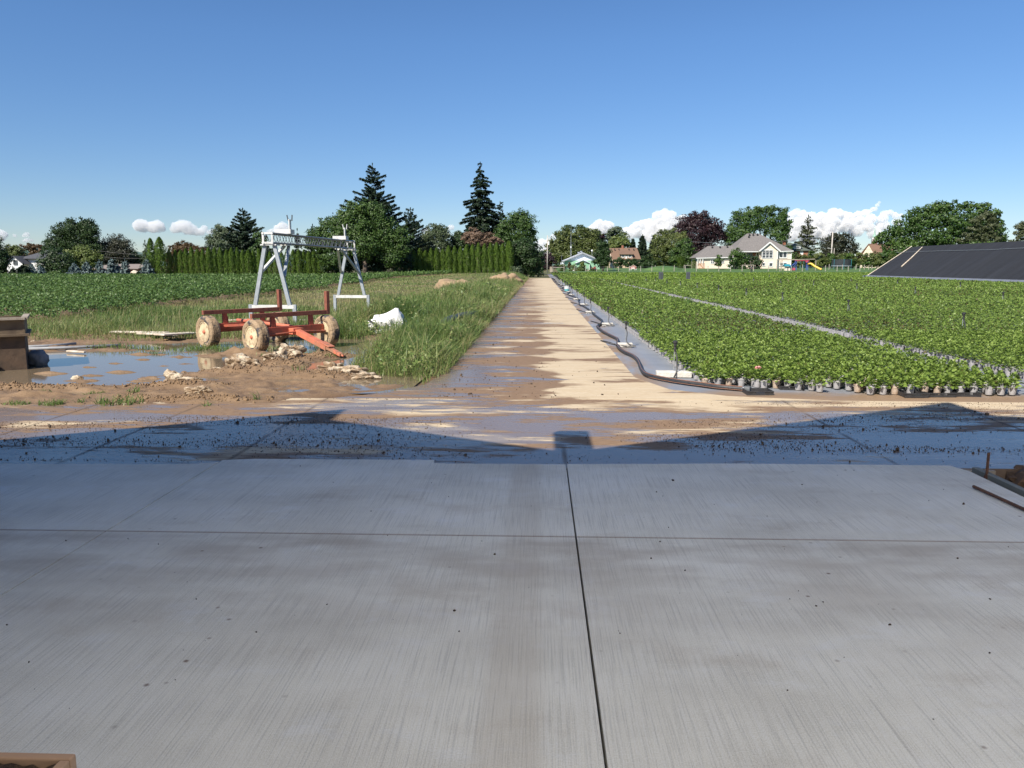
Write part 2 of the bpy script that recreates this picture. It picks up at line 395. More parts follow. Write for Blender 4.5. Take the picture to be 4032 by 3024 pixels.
edge = [(-1.45, 102), (-1.45, 40), (-1.45, 12), (-1.6, 10.6), (-2.0, 9.9), (-2.6, 9.45)]
redge = [(3.6, 9.5), (2.4, 9.78), (1.75, 10.3), (1.42, 11.4), (1.40, 40), (1.40, 102)]
mb.slab([(x, y, 0.002) for x, y in redge] + [(x, y, 0.002) for x, y in edge], 0.14)
o = mb.build('lane', M_LANE); tag(o, kind='structure')
mb = MB(); top = 0.0
far = [(46, 9.35), (10, 9.35), (3.6, 9.5), (-2.6, 9.45), (-6, 9.4), (-16, 9.3)]
near = [(-16, 6.0), (-9, 6.06), (-2.7, 6.1), (-0.88, 6.12), (3.42, 6.28), (46, 6.30)]
mb.slab([(x, y, top) for x, y in far][::-1] + [(x, y, top) for x, y in near[::-1]], 0.3) if False else mb.slab([(x, y, top) for x, y in near] + [(x, y, top) for x, y in far], 0.3)
o = mb.build('road', M_ROAD); tag(o, kind='structure')

# ------------------------------------------------------------------ broom-finished apron slabs
m, nt = nt_new('broomed_concrete')
v = coords(nt, 'World', (150, 2.2, 1)); vl = coords(nt, 'World', (26, 0.5, 1)); vb = coords(nt, 'World', (0.9, 1.4, 1))
br = noise(nt, v, 1.0, 3, 0.6); bl = noise(nt, vl, 1.0, 4, 0.6); bb = noise(nt, vb, 1.0, 6, 0.62); bs = noise(nt, coords(nt, 'World'), 60, 2)
c = ramp(nt, bb, [(0.30, (0.57, 0.535, 0.455)), (0.52, (0.68, 0.645, 0.555)), (0.72, (0.74, 0.71, 0.63))])
gr = noise(nt, coords(nt, 'World', (1, .6, 1)), 230, 2, .7)
c = mixc(nt, math_(nt, 'MULTIPLY', ramp(nt, br, [(0.34, 1.0), (0.50, 0.0)]), 0.40), c, (0.33, 0.32, 0.30))
c = mixc(nt, math_(nt, 'MULTIPLY', ramp(nt, br, [(0.52, 0.0), (0.66, 1.0)]), 0.30), c, (0.66, 0.65, 0.63))
c = mixc(nt, math_(nt, 'MULTIPLY', ramp(nt, bl, [(0.28, 1.0), (0.40, 0.0)]), 0.30), c, (0.36, 0.33, 0.285))
st = noise(nt, coords(nt, 'World', (0.7, 1.1, 1)), 1.7, 5, 0.65)
c = mixc(nt, ramp(nt, st, [(0.55, 0.0), (0.75, 0.50)]), c, (0.40, 0.325, 0.245))
wp = noise(nt, coords(nt, 'World', (1.0, 1.8, 1)), 2.2, 6, 0.7)
c = mixc(nt, ramp(nt, wp, [(0.56, 0.0), (0.72, 0.40)]), c, (0.72, 0.72, 0.72))
c = mixc(nt, 0.30, c, ramp(nt, gr, [(0.3, (0.10, 0.10, 0.10)), (0.7, (0.9, 0.9, 0.9))]), 'OVERLAY')
xx_ = nd(nt, 'ShaderNodeSeparateXYZ', Vector=nt.nodes.new('ShaderNodeNewGeometry').outputs['Position'])
trk = math_(nt, 'MULTIPLY', nd(nt, 'ShaderNodeMapRange', Value=math_(nt, 'ABSOLUTE', math_(nt, 'ADD', xx_.outputs[0], 0.10)), i1=0.08, i2=0.14, i3=0.34, i4=0.0).outputs[0], ramp(nt, noise(nt, coords(nt, 'World', (1, .4, 1)), 1.6, 5), [(0.35, 0.3), (0.6, 1.0)]))
c = mixc(nt, trk, c, (0.40, 0.325, 0.24))
jn = math_(nt, 'MULTIPLY', nd(nt, 'ShaderNodeMapRange', Value=math_(nt, 'ABSOLUTE', math_(nt, 'SUBTRACT', xx_.outputs[1], 4.45)), i1=0.004, i2=0.018, i3=0.55, i4=0.0).outputs[0], 1.0)
c = mixc(nt, jn, c, (0.20, 0.12, 0.095))
bk = math_(nt, 'MULTIPLY', nd(nt, 'ShaderNodeMapRange', Value=xx_.outputs[1], i1=2.9, i2=4.3, i3=0.0, i4=1.0).outputs[0], nd(nt, 'ShaderNodeMapRange', Value=xx_.outputs[1], i1=4.35, i2=4.46, i3=1.0, i4=0.0).outputs[0])
c = mixc(nt, math_(nt, 'MULTIPLY', bk, ramp(nt, noise(nt, coords(nt, 'World', (.8, 2.0, 1)), 2.0, 5), [(0.38, 0.0), (0.62, 0.6)])), c, (0.40, 0.335, 0.265))
spk = nd(nt, 'ShaderNodeTexVoronoi', Vector=coords(nt, 'World'), Scale=6.0).outputs['Distance']
c = mixc(nt, math_(nt, 'MULTIPLY', ramp(nt, spk, [(0.03, 1.0), (0.09, 0.0)]), ramp(nt, noise(nt, coords(nt, 'World'), 0.9, 3), [(0.50, 0.0), (0.60, 0.9)])), c, (0.14, 0.085, 0.05))
hb = math_(nt, 'ADD', math_(nt, 'MULTIPLY', br, 0.8), math_(nt, 'MULTIPLY', bl, 0.5))
finish(nt, pbsdf(nt, Base__Color=c, Roughness=0.78, Specular__IOR__Level=0.25, Normal=bump(nt, hb, 0.5, 0.006))); M_APRON = m
mb = MB(); T = 0.035; g2 = 0.0042; g5 = 0.0052
JX0, JX1, JX2, JX3, JY = -9.0, -2.66, 0.225, 3.42, 4.45
def pan(pts): mb.slab([(x, y, T) for x, y in pts], 0.13)
pan([(JX0, JY + g2), (JX1 - g2, JY + g2), (JX1 - g2, 6.14), (-2.9, 6.06), (-4.6, 6.02), (JX0, 5.98)])
pan([(JX1 + g2, JY + g2), (JX2 - g5, JY + g2), (JX2 - g5, 6.16), (-0.87, 6.16), (-0.88, 6.27), (-2.4, 6.25), (JX1 + g2, 6.20)])
pan([(JX2 + g5, JY + g2), (JX3, JY + g2), (JX3, 6.05), (JX3 - 0.06, 6.24), (1.6, 6.24), (JX2 + g5, 6.17)])
for xa, xb in ((JX0, JX1 - g2), (JX1 + g2, JX2 - g5), (JX2 + g5, JX3)):
    pan([(xa, -14), (xb, -14), (xb, JY - g2), (xa, JY - g2)])
o = mb.build('apron_slab', M_APRON, bevel=0.002); tag(o, kind='structure')

# pit beside the slab
M_MUD2 = mat('pit_soil', (0.13, 0.08, 0.05), (0.07, 0.045, 0.03), 3, 0.9, bumps=0.8)
pitm = grid_mesh('pit_floor', np.linspace(3.3, 12, 60), np.linspace(-4, 6.4, 60), lambda x, y: -0.20 + 0.16 * fbm(x * 1.5, y * 1.5, 5) + 0.14 * np.exp(-((x - 4.75) / 0.35) ** 2 - ((y - 5.9) / 0.25) ** 2))
o = link_mesh('pit_floor', pitm, M_MUD2); tag(o, kind='structure')

# ------------------------------------------------------------------ mud flat with standing water
POOLS = []
def pool(px, py, rx, ry, d, rot=0.0):
    p = G(px, py); POOLS.append((p.x, p.y, rx, ry, d, rot))
for a in ((330, 1430, 1.8, 1.2, .15), (560, 1440, 1.3, 1.0, .14), (800, 1440, .9, .75, .10), (480, 1395, 1.2, .5, .10), (1020, 1375, 1.2, .6, .10), (700, 1445, .8, .6, .10), (600, 1500, .7, .25, .08), (1180, 1390, .5, .25, .08), (400, 1500, 1.1, .38, .08), (230, 1402, 1.5, .55, .12), (660, 1415, .8, .7, .10),
          (900, 1362, 1.7, .70, .13), (1200, 1350, 1.7, .85, .14), (1450, 1362, 1.0, 1.15, .14), (1400, 1425, .75, .75, .13), (1560, 1495, .62, .42, .12),
          (1290, 1452, .55, .30, .10), (1150, 1497, .38, .13, .10), (1185, 1537, .26, .10, .09), (820, 1490, .45, .12, .09), (690, 1568, .28, .07, .08),
          (90, 1480, .8, .45, .12), (780, 1420, .7, .5, .10), (1480, 1470, .35, .3, .10), (300, 1548, .4, .08, .07), (1690, 1500, .2, .2, .06)): pool(*a)
HEAPS = []
def heap(px, py, rx, ry, h):
    p = G(px, py); HEAPS.append((p.x, p.y, rx, ry, h))
for a in ((940, 1465, .75, .28, .13), (1100, 1440, .55, .30, .13), (1160, 1415, .8, .35, .07), (1330, 1480, .65, .2, .06), (690, 1520, .6, .14, .05), (780, 1575, .8, .12, .04),
          (520, 1468, .2, .07, .09), (310, 1502, .45, .10, .08), (120, 1530, .8, .12, .06), (1290, 1400, .55, .3, .07), (980, 1392, .3, .25, .10), (430, 1510, .3, .08, .06), (575, 1417, .28, .12, .10), (640, 1432, .3, .08, .09), (350, 1478, .25, .06, .09), (700, 1412, .22, .1, .1), (560, 1492, .3, .06, .09), (480, 1400, .5, .08, .10), (760, 1440, .30, .10, .12), (680, 1465, .35, .07, .11), (260, 1455, .3, .06, .12), (520, 1440, .22, .05, .11), (820, 1402, .35, .10, .12), (930, 1392, .3, .1, .12), (1090, 1378, .3, .10, .12), (170, 1560, .5, .1, .06)): heap(*a)
ISLES = []
def isle(px, py, rx, ry):
    p = G(px, py); ISLES.append((p.x, p.y, rx, ry))
for a in ((480, 1465, .40, .16), (575, 1415, .45, .22), (310, 1498, .60, .18), (260, 1520, .8, .16), (640, 1440, .40, .14), (700, 1405, .55, .20), (760, 1432, .45, .16), (390, 1478, .35, .12), (520, 1500, .5, .13), (610, 1490, .6, .14), (820, 1400, .5, .2),
          (200, 1470, .5, .16), (450, 1430, .25, .10), (900, 1385, .5, .22), (560, 1395, .8, .16), (1010, 1375, .4, .2), (350, 1445, .22, .09)): isle(*a)
def mud_h(x, y):
    z = 0.016 + 0.062 * fbm(x * 0.9, y * 0.9 + 4, 5) + 0.105 * fbm(x * 3.4, y * 4.2, 5) * (0.4 + vnoise(x * 0.7, y * 0.9)) + 0.03 * fbm(x * 16, y * 16, 2)
    for cx, cy, rx, ry, d, rot in POOLS: z = z - d * np.exp(-(((x - cx) / rx) ** 2 + ((y - cy) / ry) ** 2) ** 1.4)
    for cx, cy, rx, ry, h in HEAPS: z = z + 0.62 * h * np.exp(-((x - cx) / rx) ** 2 - ((y - cy) / ry) ** 2) * (0.75 + 0.9 * vnoise(x * 9, y * 9))
    for cx, cy, rx, ry in ISLES: z = np.maximum(z, -0.07 + 0.088 * np.exp(-((x - cx) / (rx * .95)) ** 2 - ((y - cy) / (ry * .55)) ** 2) * (0.35 + 1.25 * fbm(x * 4 + 3, y * 6, 4) + 0.6))
    e = 8.55 + 0.055 * (x + 9) + 0.22 * (vnoise(x * 1.1, 3.3) - 0.5)
    z = z * ss(e, e + 0.5, y) - 0.03 * (1 - ss(e - 0.05, e + 0.25, y))
    r = -1.42 - 0.35 * (1 - ss(10.3, 11.5, y)) - 1.3 * (1 - ss(9.2, 10.4, y)) + 0.12 * (vnoise(y * 2.3, 8.1) - 0.5)
    z = z * (1 - ss(r - 0.45, r, x)) - 0.035 * ss(r - 0.25, r + 0.05, x)
    return z
m, nt = nt_new('wet_mud'); v = coords(nt, 'World')
g = nt.nodes.new('ShaderNodeNewGeometry'); zz = nd(nt, 'ShaderNodeSeparateXYZ', Vector=g.outputs['Position']).outputs[2]
n1 = noise(nt, v, 2.5, 6, 0.65); n2 = noise(nt, v, 40, 4, 0.7)
c = ramp(nt, n1, [(0.3, (0.155, 0.096, 0.052)), (0.55, (0.215, 0.138, 0.076)), (0.75, (0.28, 0.19, 0.112))])
low = nd(nt, 'ShaderNodeMapRange', Value=zz, i1=-0.03, i2=0.03, i3=1.0, i4=0.0).outputs[0]
c = mixc(nt, math_(nt, 'MULTIPLY', low, 0.55), c, (0.11, 0.068, 0.038))
rg_ = math_(nt, 'SUBTRACT', 0.85, math_(nt, 'MULTIPLY', low, 0.45))
hb = math_(nt, 'ADD', math_(nt, 'MULTIPLY', n2, 0.5), n1)
finish(nt, pbsdf(nt, Base__Color=c, Roughness=rg_, Normal=bump(nt, hb, 0.6, 0.03))); M_MUD = m
o = link_mesh('mud_flat', grid_mesh('mud_flat', np.linspace(-15.6, -1.3, 560), np.linspace(8.3, 19.3, 440), mud_h), M_MUD); tag(o, kind='structure')
m, nt = nt_new('puddle_water'); v = coords(nt, 'World', (1, 2.2, 1))
finish(nt, pbsdf(nt, Base__Color=(0.17, 0.13, 0.085), Roughness=0.015, IOR=1.333, Specular__IOR__Level=0.5, Normal=bump(nt, noise(nt, v, 9, 3), 0.035, 0.02))); M_WATER = m
mb = MB(); mb.poly([(-15.5, 8.75, -0.006), (-1.75, 9.9, -0.006), (-1.5, 19.2, -0.006), (-15.5, 19.2, -0.006)])
o = mb.build('puddle_water', M_WATER); tag(o, kind='structure')

# grey weed mat under the pots
m, nt = nt_new('weed_mat'); v = coords(nt, 'World')
wv = nd(nt, 'ShaderNodeTexChecker', Vector=v, Scale=160.0).outputs['Fac']
c = ramp(nt, noise(nt, v, 1.3, 6, 0.65), [(0.3, (0.19, 0.205, 0.235)), (0.62, (0.25, 0.265, 0.295)), (0.8, (0.27, 0.23, 0.18))])
c = mixc(nt, math_(nt, 'MULTIPLY', wv, 0.12), c, (0.14, 0.15, 0.17))
dist = nd(nt, 'ShaderNodeSeparateXYZ', Vector=nt.nodes.new('ShaderNodeNewGeometry').outputs['Position'])
edge_m = math_(nt, 'MULTIPLY', nd(nt, 'ShaderNodeMapRange', Value=dist.outputs[0], i1=1.5, i2=1.95, i3=1.0, i4=0.0).outputs[0], ramp(nt, noise(nt, coords(nt, 'World', (1.2, .35, 1)), 2.0, 5), [(0.42, 0.0), (0.55, 1.0)]))
fr_m = nd(nt, 'ShaderNodeMapRange', Value=math_(nt, 'ADD', dist.outputs[1], math_(nt, 'MULTIPLY', noise(nt, v, 2.2, 5), 0.9)), i1=10.35, i2=10.75, i3=1.0, i4=0.0).outputs[0]
c = mixc(nt, math_(nt, 'MAXIMUM', edge_m, fr_m), c, (0.25, 0.17, 0.105))
finish(nt, pbsdf(nt, Base__Color=c, Roughness=0.55, Normal=bump(nt, noise(nt, v, 3, 4), 0.25, 0.03))); M_MAT = m
o = link_mesh('weed_mat', grid_mesh('weed_mat', np.concatenate([np.linspace(1.36, 8, 50), np.linspace(9, 62, 30)]), np.concatenate([np.linspace(9.2, 40, 150), np.linspace(41, 150, 60)]),
      lambda x, y: -0.004 + 0.02 * (vnoise(x * 2.2, y * 1.1) - 0.5) - 0.03 * (1 - ss(1.36, 1.55, x)) - 0.035 * (1 - ss(9.35, 9.65, y + 0.25 * (vnoise(x * 1.5, 2.0) - 0.5) - (0.35 * (1 - ss(1.4, 3.4, x)))))), M_MAT); tag(o, kind='structure')

# ------------------------------------------------------------------ the greenhouse we stand in: its roof ends cast the zigzag shade
YW = 3.6
def unshadow(X, Y, yw=3.6):
    z = (Y - yw) / SUN_K; return (X - SUN_S * z, z)
def gs(px, py): p = G(px, py); return unshadow(p.x, p.y)
prof = [(-16.6, 4.93), (-13.1, 6.55)]
gl0 = gs(0, 1732); pk_l = gs(1367, 1610); dr_l = gs(1296, 1652); va = gs(2240, 1779); pk_r = gs(3735, 1583); dr_r = gs(3905, 1636); r2 = gs(4032, 1641)
b0 = (gl0[0] - 1.2, va[1])
prof = [(b0[0] - 3.5, va[1] + 1.6), b0, gl0, pk_l, dr_l, (va[0] - 0.05, va[1]), (va[0] + 0.05, va[1]), pk_r, dr_r, r2, (r2[0] + 3.4, va[1]), (r2[0] + 6.5, va[1] + 2.6)]
gh_ = thing('greenhouse', 'pale twin-gabled greenhouse with open doorway behind the concrete apron', 'greenhouse', (0, YW, 0))
m, nt = nt_new('milky_film'); p = pbsdf(nt, Base__Color=(0.80, 0.80, 0.78), Roughness=0.4)
t = nd(nt, 'ShaderNodeBsdfTranslucent', Color=(0.98, 0.945, 0.88)).outputs[0]
mx = nt.nodes.new('ShaderNodeMixShader'); mx.inputs[0].default_value = 0.93; nt.links.new(p, mx.inputs[1]); nt.links.new(t, mx.inputs[2]); finish(nt, mx.outputs[0]); M_FILM = m
M_PANEL = mat('grey_panel', (0.20, 0.22, 0.25), None, 4, 0.6)
mb = MB(); mb2 = MB()
for a, b in zip(prof[:-1], prof[1:]):
    q = mb2 if b[0] <= va[0] + 0.0 else mb  # left bay, out of view, made opaque to dim the left floor
    q.poly([(a[0], YW, a[1]), (b[0], YW, b[1]), (b[0], -14, b[1]), (a[0], -14, a[1])])
mb.build('roof', M_FILM, gh_); mb2.build('roof', M_PANEL, gh_)
M_GALV = mat('galvanised', (0.50, 0.52, 0.53), (0.40, 0.42, 0.44), 20, 0.45, 0.7)
mb = MB(); mb.bar((va[0], YW - .02, va[1] - 0.10), (va[0], -14, va[1] - 0.10), 0.16, 0.10); mb.build('gutter', M_GALV, gh_)
for yy in (-3.5, -8, -12):
    mb = MB(); mb.box((va[0], yy, (va[1] - 0.15) / 2), (0.1, 0.1, va[1] - 0.15)); mb.build('post', M_GALV, gh_)
mb = MB(); mb.box((r2[0] + 4.9, YW - .1, 1.75), (3.0, 0.06, 3.4)); mb.build('end_wall', M_FILM, gh_)
mb = MB(); mb.box((-9.6, YW - .1, 1.75), (2.6, 0.06, 3.4)); mb.build('end_wall', M_PANEL, gh_)
mb = MB(); mb.box((0, -14.0, 1.75), (22, 0.06, 3.5)); mb.build('back_wall', M_FILM, gh_)
mb = MB(); mb.box((-8.4, -5, 1.75), (0.05, 17, 3.5)); mb.build('side_wall', M_PANEL, gh_)
q0 = G(2195, 1775); q1 = G(2250, 1701); xg_ = (G(2200, 1740).x + G(2310, 1740).x) / 2 - SUN_S * va[1]
mb = MB(); mb.box((xg_, YW + (q1.y - q0.y) / 2, va[1]), (0.30, q1.y - q0.y + 0.08, 0.10)); mb.build('gutter_end', M_GALV, gh_)

# ------------------------------------------------------------------ clouds low over the horizon
m, nt = nt_new('cloud_white')
vp = nd(nt, 'ShaderNodeVolumePrincipled', Color=(1.0, 1.0, 1.0), Density=0.026, Anisotropy=-0.35)
o_ = nt.nodes.new('ShaderNodeOutputMaterial'); nt.links.new(vp.outputs[0], o_.inputs['Volume']); M_CLOUD = m
S.cycles.volume_bounces = 4
def cloud(label, D, puffs, base=None):
    mb = MB(); k = D / FPX; rg = random.Random(int(D))
    for (px, py, r) in puffs:
        c = W(px, py, D); r = r * 1.12
        mb.lump((c.x, c.y + rg.uniform(-0.3, 0.3) * r * k, c.z), (r * k * 1.1, r * k, r * k * 0.88), rg.randint(0, 9999), 4, 0.30)
        for j in range(6):
            a = rg.uniform(-0.5, math.pi + 0.5); q = r * rg.uniform(0.40, 0.60)
            mb.lump((c.x + math.cos(a) * r * k * 0.70, c.y - rg.uniform(0.1, .5) * r * k, c.z + math.sin(a) * r * k * 0.55), (q * k * 1.1, q * k, q * k * .85), rg.randint(0, 9999), 3, 0.32)
    o = mb.build('cloud', M_CLOUD, smooth=True); tag(o, label, 'cloud', 'white clouds low over the horizon')
    rm = o.modifiers.new('union', 'REMESH'); rm.mode = 'VOXEL'; rm.voxel_size = 2.2 * k
    return o
cloud('two-lobed white cloud over the hedge, leftmost of the pair above it', 6000, [(560, 887, 24), (543, 893, 17), (588, 894, 19), (622, 894, 23), (603, 901, 17), (640, 901, 12), (560, 902, 15)])
cloud('long white cloud with peaked left end above the hedge', 6100, [(718, 883, 17), (736, 890, 20), (700, 897, 20), (688, 903, 15), (760, 904, 17), (790, 913, 15), (805, 898, 11), (740, 908, 18), (825, 914, 11), (770, 914, 15), (845, 910, 9)])
cloud('white cloud behind the near end of the truss', 6200, [(1110, 893, 19), (1095, 905, 17), (1127, 905, 17), (1078, 912, 12), (1062, 914, 9)])
cloud('small white cloud at the left picture edge', 6300, [(15, 924, 14), (0, 918, 14), (8, 940, 11), (5, 931, 10)])
cloud('tiny flat white cloud, smallest above the white house', 6310, [(56, 928, 7), (62, 930, 5)])
cloud('small peaked white cloud above the white house', 6320, [(105, 922, 8), (96, 928, 7), (110, 929, 6)])
cloud('small oval white cloud low above the white house', 6330, [(112, 945, 9), (100, 947, 8), (123, 946, 7)])
cloud('small white cloud just left of the tall spruce', 6400, [(1775, 897, 11), (1764, 903, 8)])
cloud('small white cloud above the feathery tree', 6410, [(1686, 905, 10), (1675, 910, 11)])
cloud('low white cloud behind the transformer pole', 6900, [(2130, 957, 16), (2150, 962, 15), (2118, 966, 12), (2175, 968, 14), (2165, 945, 10), (2145, 985, 18), (2190, 935, 9), (2176, 930, 8)])
cloud('rounded white cloud above the green barn', 6600, [(2365, 890, 22), (2345, 895, 17), (2393, 890, 19), (2402, 905, 16), (2336, 906, 17), (2372, 908, 22), (2320, 915, 14), (2410, 920, 14)])
cloud('tall heaped white cloud left of the purple beech', 6500, [(2618, 830, 10), (2612, 838, 11), (2592, 851, 18), (2620, 850, 19), (2645, 846, 15), (2635, 874, 30), (2600, 884, 26), (2536, 884, 19), (2512, 892, 17), (2494, 898, 13), (2556, 878, 17), (2686, 862, 16), (2662, 888, 24), (2570, 904, 28), (2622, 908, 30), (2512, 918, 20), (2560, 928, 26), (2465, 908, 13), (2660, 920, 28), (2480, 925, 18), (2600, 945, 28)])
cloud('long bank of white cloud right of the big maple behind the cream house', 6700, [(3135, 834, 12), (3120, 848, 15), (3157, 848, 17), (3190, 856, 19), (3233, 852, 16), (3280, 834, 14), (3296, 842, 18), (3265, 861, 22), (3217, 878, 28), (3154, 872, 24), (3265, 890, 32), (3138, 890, 26), (3195, 910, 30), (3100, 880, 20), (3330, 850, 16), (3120, 925, 26), (3250, 925, 30), (3320, 890, 26), (3180, 945, 26)])
cloud('feathery white cloud with a spike above the steeple', 6800, [(3345, 850, 13), (3380, 847, 15), (3411, 839, 13), (3440, 824, 10), (3455, 808, 7), (3462, 797, 5), (3484, 844, 13), (3503, 838, 11), (3522, 849, 12), (3545, 850, 9), (3475, 861, 15), (3427, 862, 17), (3380, 869, 17), (3350, 880, 18), (3410, 890, 22), (3470, 890, 20), (3370, 910, 22), (3530, 875, 14), (3440, 920, 22)])

# ------------------------------------------------------------------ leaf colours
L_DARK = leafmat('dark_leaves', [(0.012, 0.028, 0.008), (0.025, 0.052, 0.013), (0.045, 0.082, 0.022)], 0.15)
L_MID = leafmat('mid_leaves', [(0.022, 0.052, 0.010), (0.045, 0.090, 0.017), (0.085, 0.140, 0.028)], 0.18)
L_OLIVE = leafmat('olive_leaves', [(0.045, 0.065, 0.016), (0.080, 0.105, 0.025), (0.130, 0.150, 0.042)], 0.18)
L_LIGHT = leafmat('light_leaves', [(0.070, 0.105, 0.025), (0.110, 0.150, 0.034), (0.165, 0.195, 0.055)], 0.2)
L_GREY = leafmat('grey_green_leaves', [(0.045, 0.070, 0.035), (0.065, 0.092, 0.044), (0.105, 0.132, 0.068)], 0.15)
L_PURPLE = leafmat('purple_leaves', [(0.016, 0.009, 0.012), (0.030, 0.014, 0.018), (0.050, 0.022, 0.022)], 0.15)
L_PLUM = leafmat('plum_green_leaves', [(0.022, 0.024, 0.016), (0.035, 0.040, 0.022), (0.055, 0.060, 0.032)], 0.2)
L_BROWN = leafmat('brown_leaves', [(0.13, 0.085, 0.055), (0.19, 0.125, 0.085), (0.25, 0.175, 0.12)], 0.2)
L_RUST = leafmat('rusty_leaves', [(0.055, 0.040, 0.016), (0.090, 0.055, 0.022), (0.13, 0.085, 0.035)], 0.2)
L_SPRUCE = leafmat('spruce_needles', [(0.009, 0.021, 0.011), (0.020, 0.038, 0.018), (0.040, 0.062, 0.030)], 0.06)
L_BLUE = leafmat('blue_spruce_needles', [(0.11, 0.16, 0.155), (0.17, 0.23, 0.225), (0.25, 0.31, 0.305)], 0.1)
L_PINE = leafmat('pine_needles', [(0.040, 0.050, 0.022), (0.065, 0.078, 0.034), (0.095, 0.105, 0.05)], 0.1)
L_CEDAR = leafmat('cedar_sprays', [(0.036, 0.074, 0.010), (0.084, 0.146, 0.020), (0.140, 0.215, 0.035)], 0.10)
L_BEAN = leafmat('bean_leaves', [(0.050, 0.100, 0.024), (0.090, 0.160, 0.036), (0.150, 0.225, 0.075)], 0.28, 0.45)
L_POT = leafmat('potted_leaves', [(0.12, 0.075, 0.035), (0.085, 0.135, 0.024), (0.155, 0.235, 0.042), (0.210, 0.300, 0.060), (0.290, 0.370, 0.095)], 0.32, 0.46)
L_POTFAR = leafmat('far_potted_leaves', [(0.10, 0.165, 0.022), (0.165, 0.25, 0.036), (0.24, 0.33, 0.065)], 0.32, 0.45)
L_GRASS = leafmat('grass_blades', [(0.38, 0.31, 0.17), (0.24, 0.27, 0.095), (0.15, 0.225, 0.060), (0.09, 0.16, 0.042)], 0.35, 0.45)
M_BARK = mat('bark', (0.12, 0.09, 0.065), (0.065, 0.05, 0.038), 6, 0.9, bumps=0.6, stretch=(1, 1, .3))
M_BARKG = mat('grey_bark', (0.20, 0.18, 0.155), (0.12, 0.105, 0.09), 6, 0.9, bumps=0.6, stretch=(1, 1, .3))

def put_mesh(name, v, f, tint, m, parent):
    o0 = np.array(wloc(parent)[:]) if parent else np.zeros(3)
    o = link_mesh(name, mesh_np(name, v - o0, f, tint), m, parent)
    if parent: CHILD.setdefault(parent.name, []).append(o)
    return o

def crown_arrays(lobes, d, leafpx, dens, rng, spiky=0.0):
    k = pxm(d); s0 = leafpx * k; VV, FF, TT = [], [], []; nv = 0
    for (px, py, rx, ry) in lobes:
        rx, ry = rx * 1.13 + 1.5, ry * 1.13 + 1.5; c = np.array(W(px, py, d)[:]); Rr = np.array([rx * k, 0.85 * min(rx, 1.3 * ry) * k, ry * k]); c = c + np.array([0, rng.uniform(-.35, .35) * Rr[1], 0])
        area = math.pi * rx * ry
        ns = max(7, int(area / 190)); dirs = rand_unit(ns, rng); dirs[:, 1] = np.where(dirs[:, 1] > 0.35, -dirs[:, 1], dirs[:, 1])
        sc = c + dirs * Rr * rng.uniform(0.62, 1.02, (ns, 1)); sr = 0.30 * Rr.min() * rng.uniform(0.7, 1.45, ns) + 2.5 * k
        nl = max(12, int(dens * 8.0 * area / (leafpx ** 2) / ns))
        idx = np.repeat(np.arange(ns), nl); n = len(idx); off = rand_unit(n, rng) * (rng.random((n, 1)) ** 0.45)
        P = sc[idx] + off * sr[idx, None] * np.array([1.15, 1, 0.75])
        out = unit(0.75 * dirs[idx] + 0.75 * off + np.array([0, 0, 0.25]))
        stub = tnoise = rng.normal(0, 0.17, ns)[idx] + rng.normal(0, 0.13, n)
        ni = int(n * 0.40)                                    # leaves deeper inside keep the crown from being a shell
        Pi = c + rand_unit(ni, rng) * Rr * (0.25 + 0.5 * rng.random((ni, 1))); Oi = rand_unit(ni, rng)
        P = np.concatenate([P, Pi]); out = np.concatenate([out, Oi]); T = np.concatenate([0.5 + tnoise, 0.4 + rng.normal(0, .12, ni)]); n = len(P)
        N = unit(out + 0.50 * rand_unit(n, rng)); U = unit(np.cross(N, rand_unit(n, rng)) + spiky * np.array([0, 0, 1.0]) + 0.25 * out)
        s = s0 * rng.uniform(0.6, 1.35, (n, 1)); V = unit(np.cross(U, N)) * s * 0.36
        v, f = leaf_arrays(P - U * s * 0.5, U * s, V, 0.3)
        VV.append(v); FF.append(f + nv); nv += len(v); TT.append(np.repeat(np.clip(T, 0, 1), 2))
    return np.concatenate(VV), np.concatenate(FF), np.concatenate(TT)

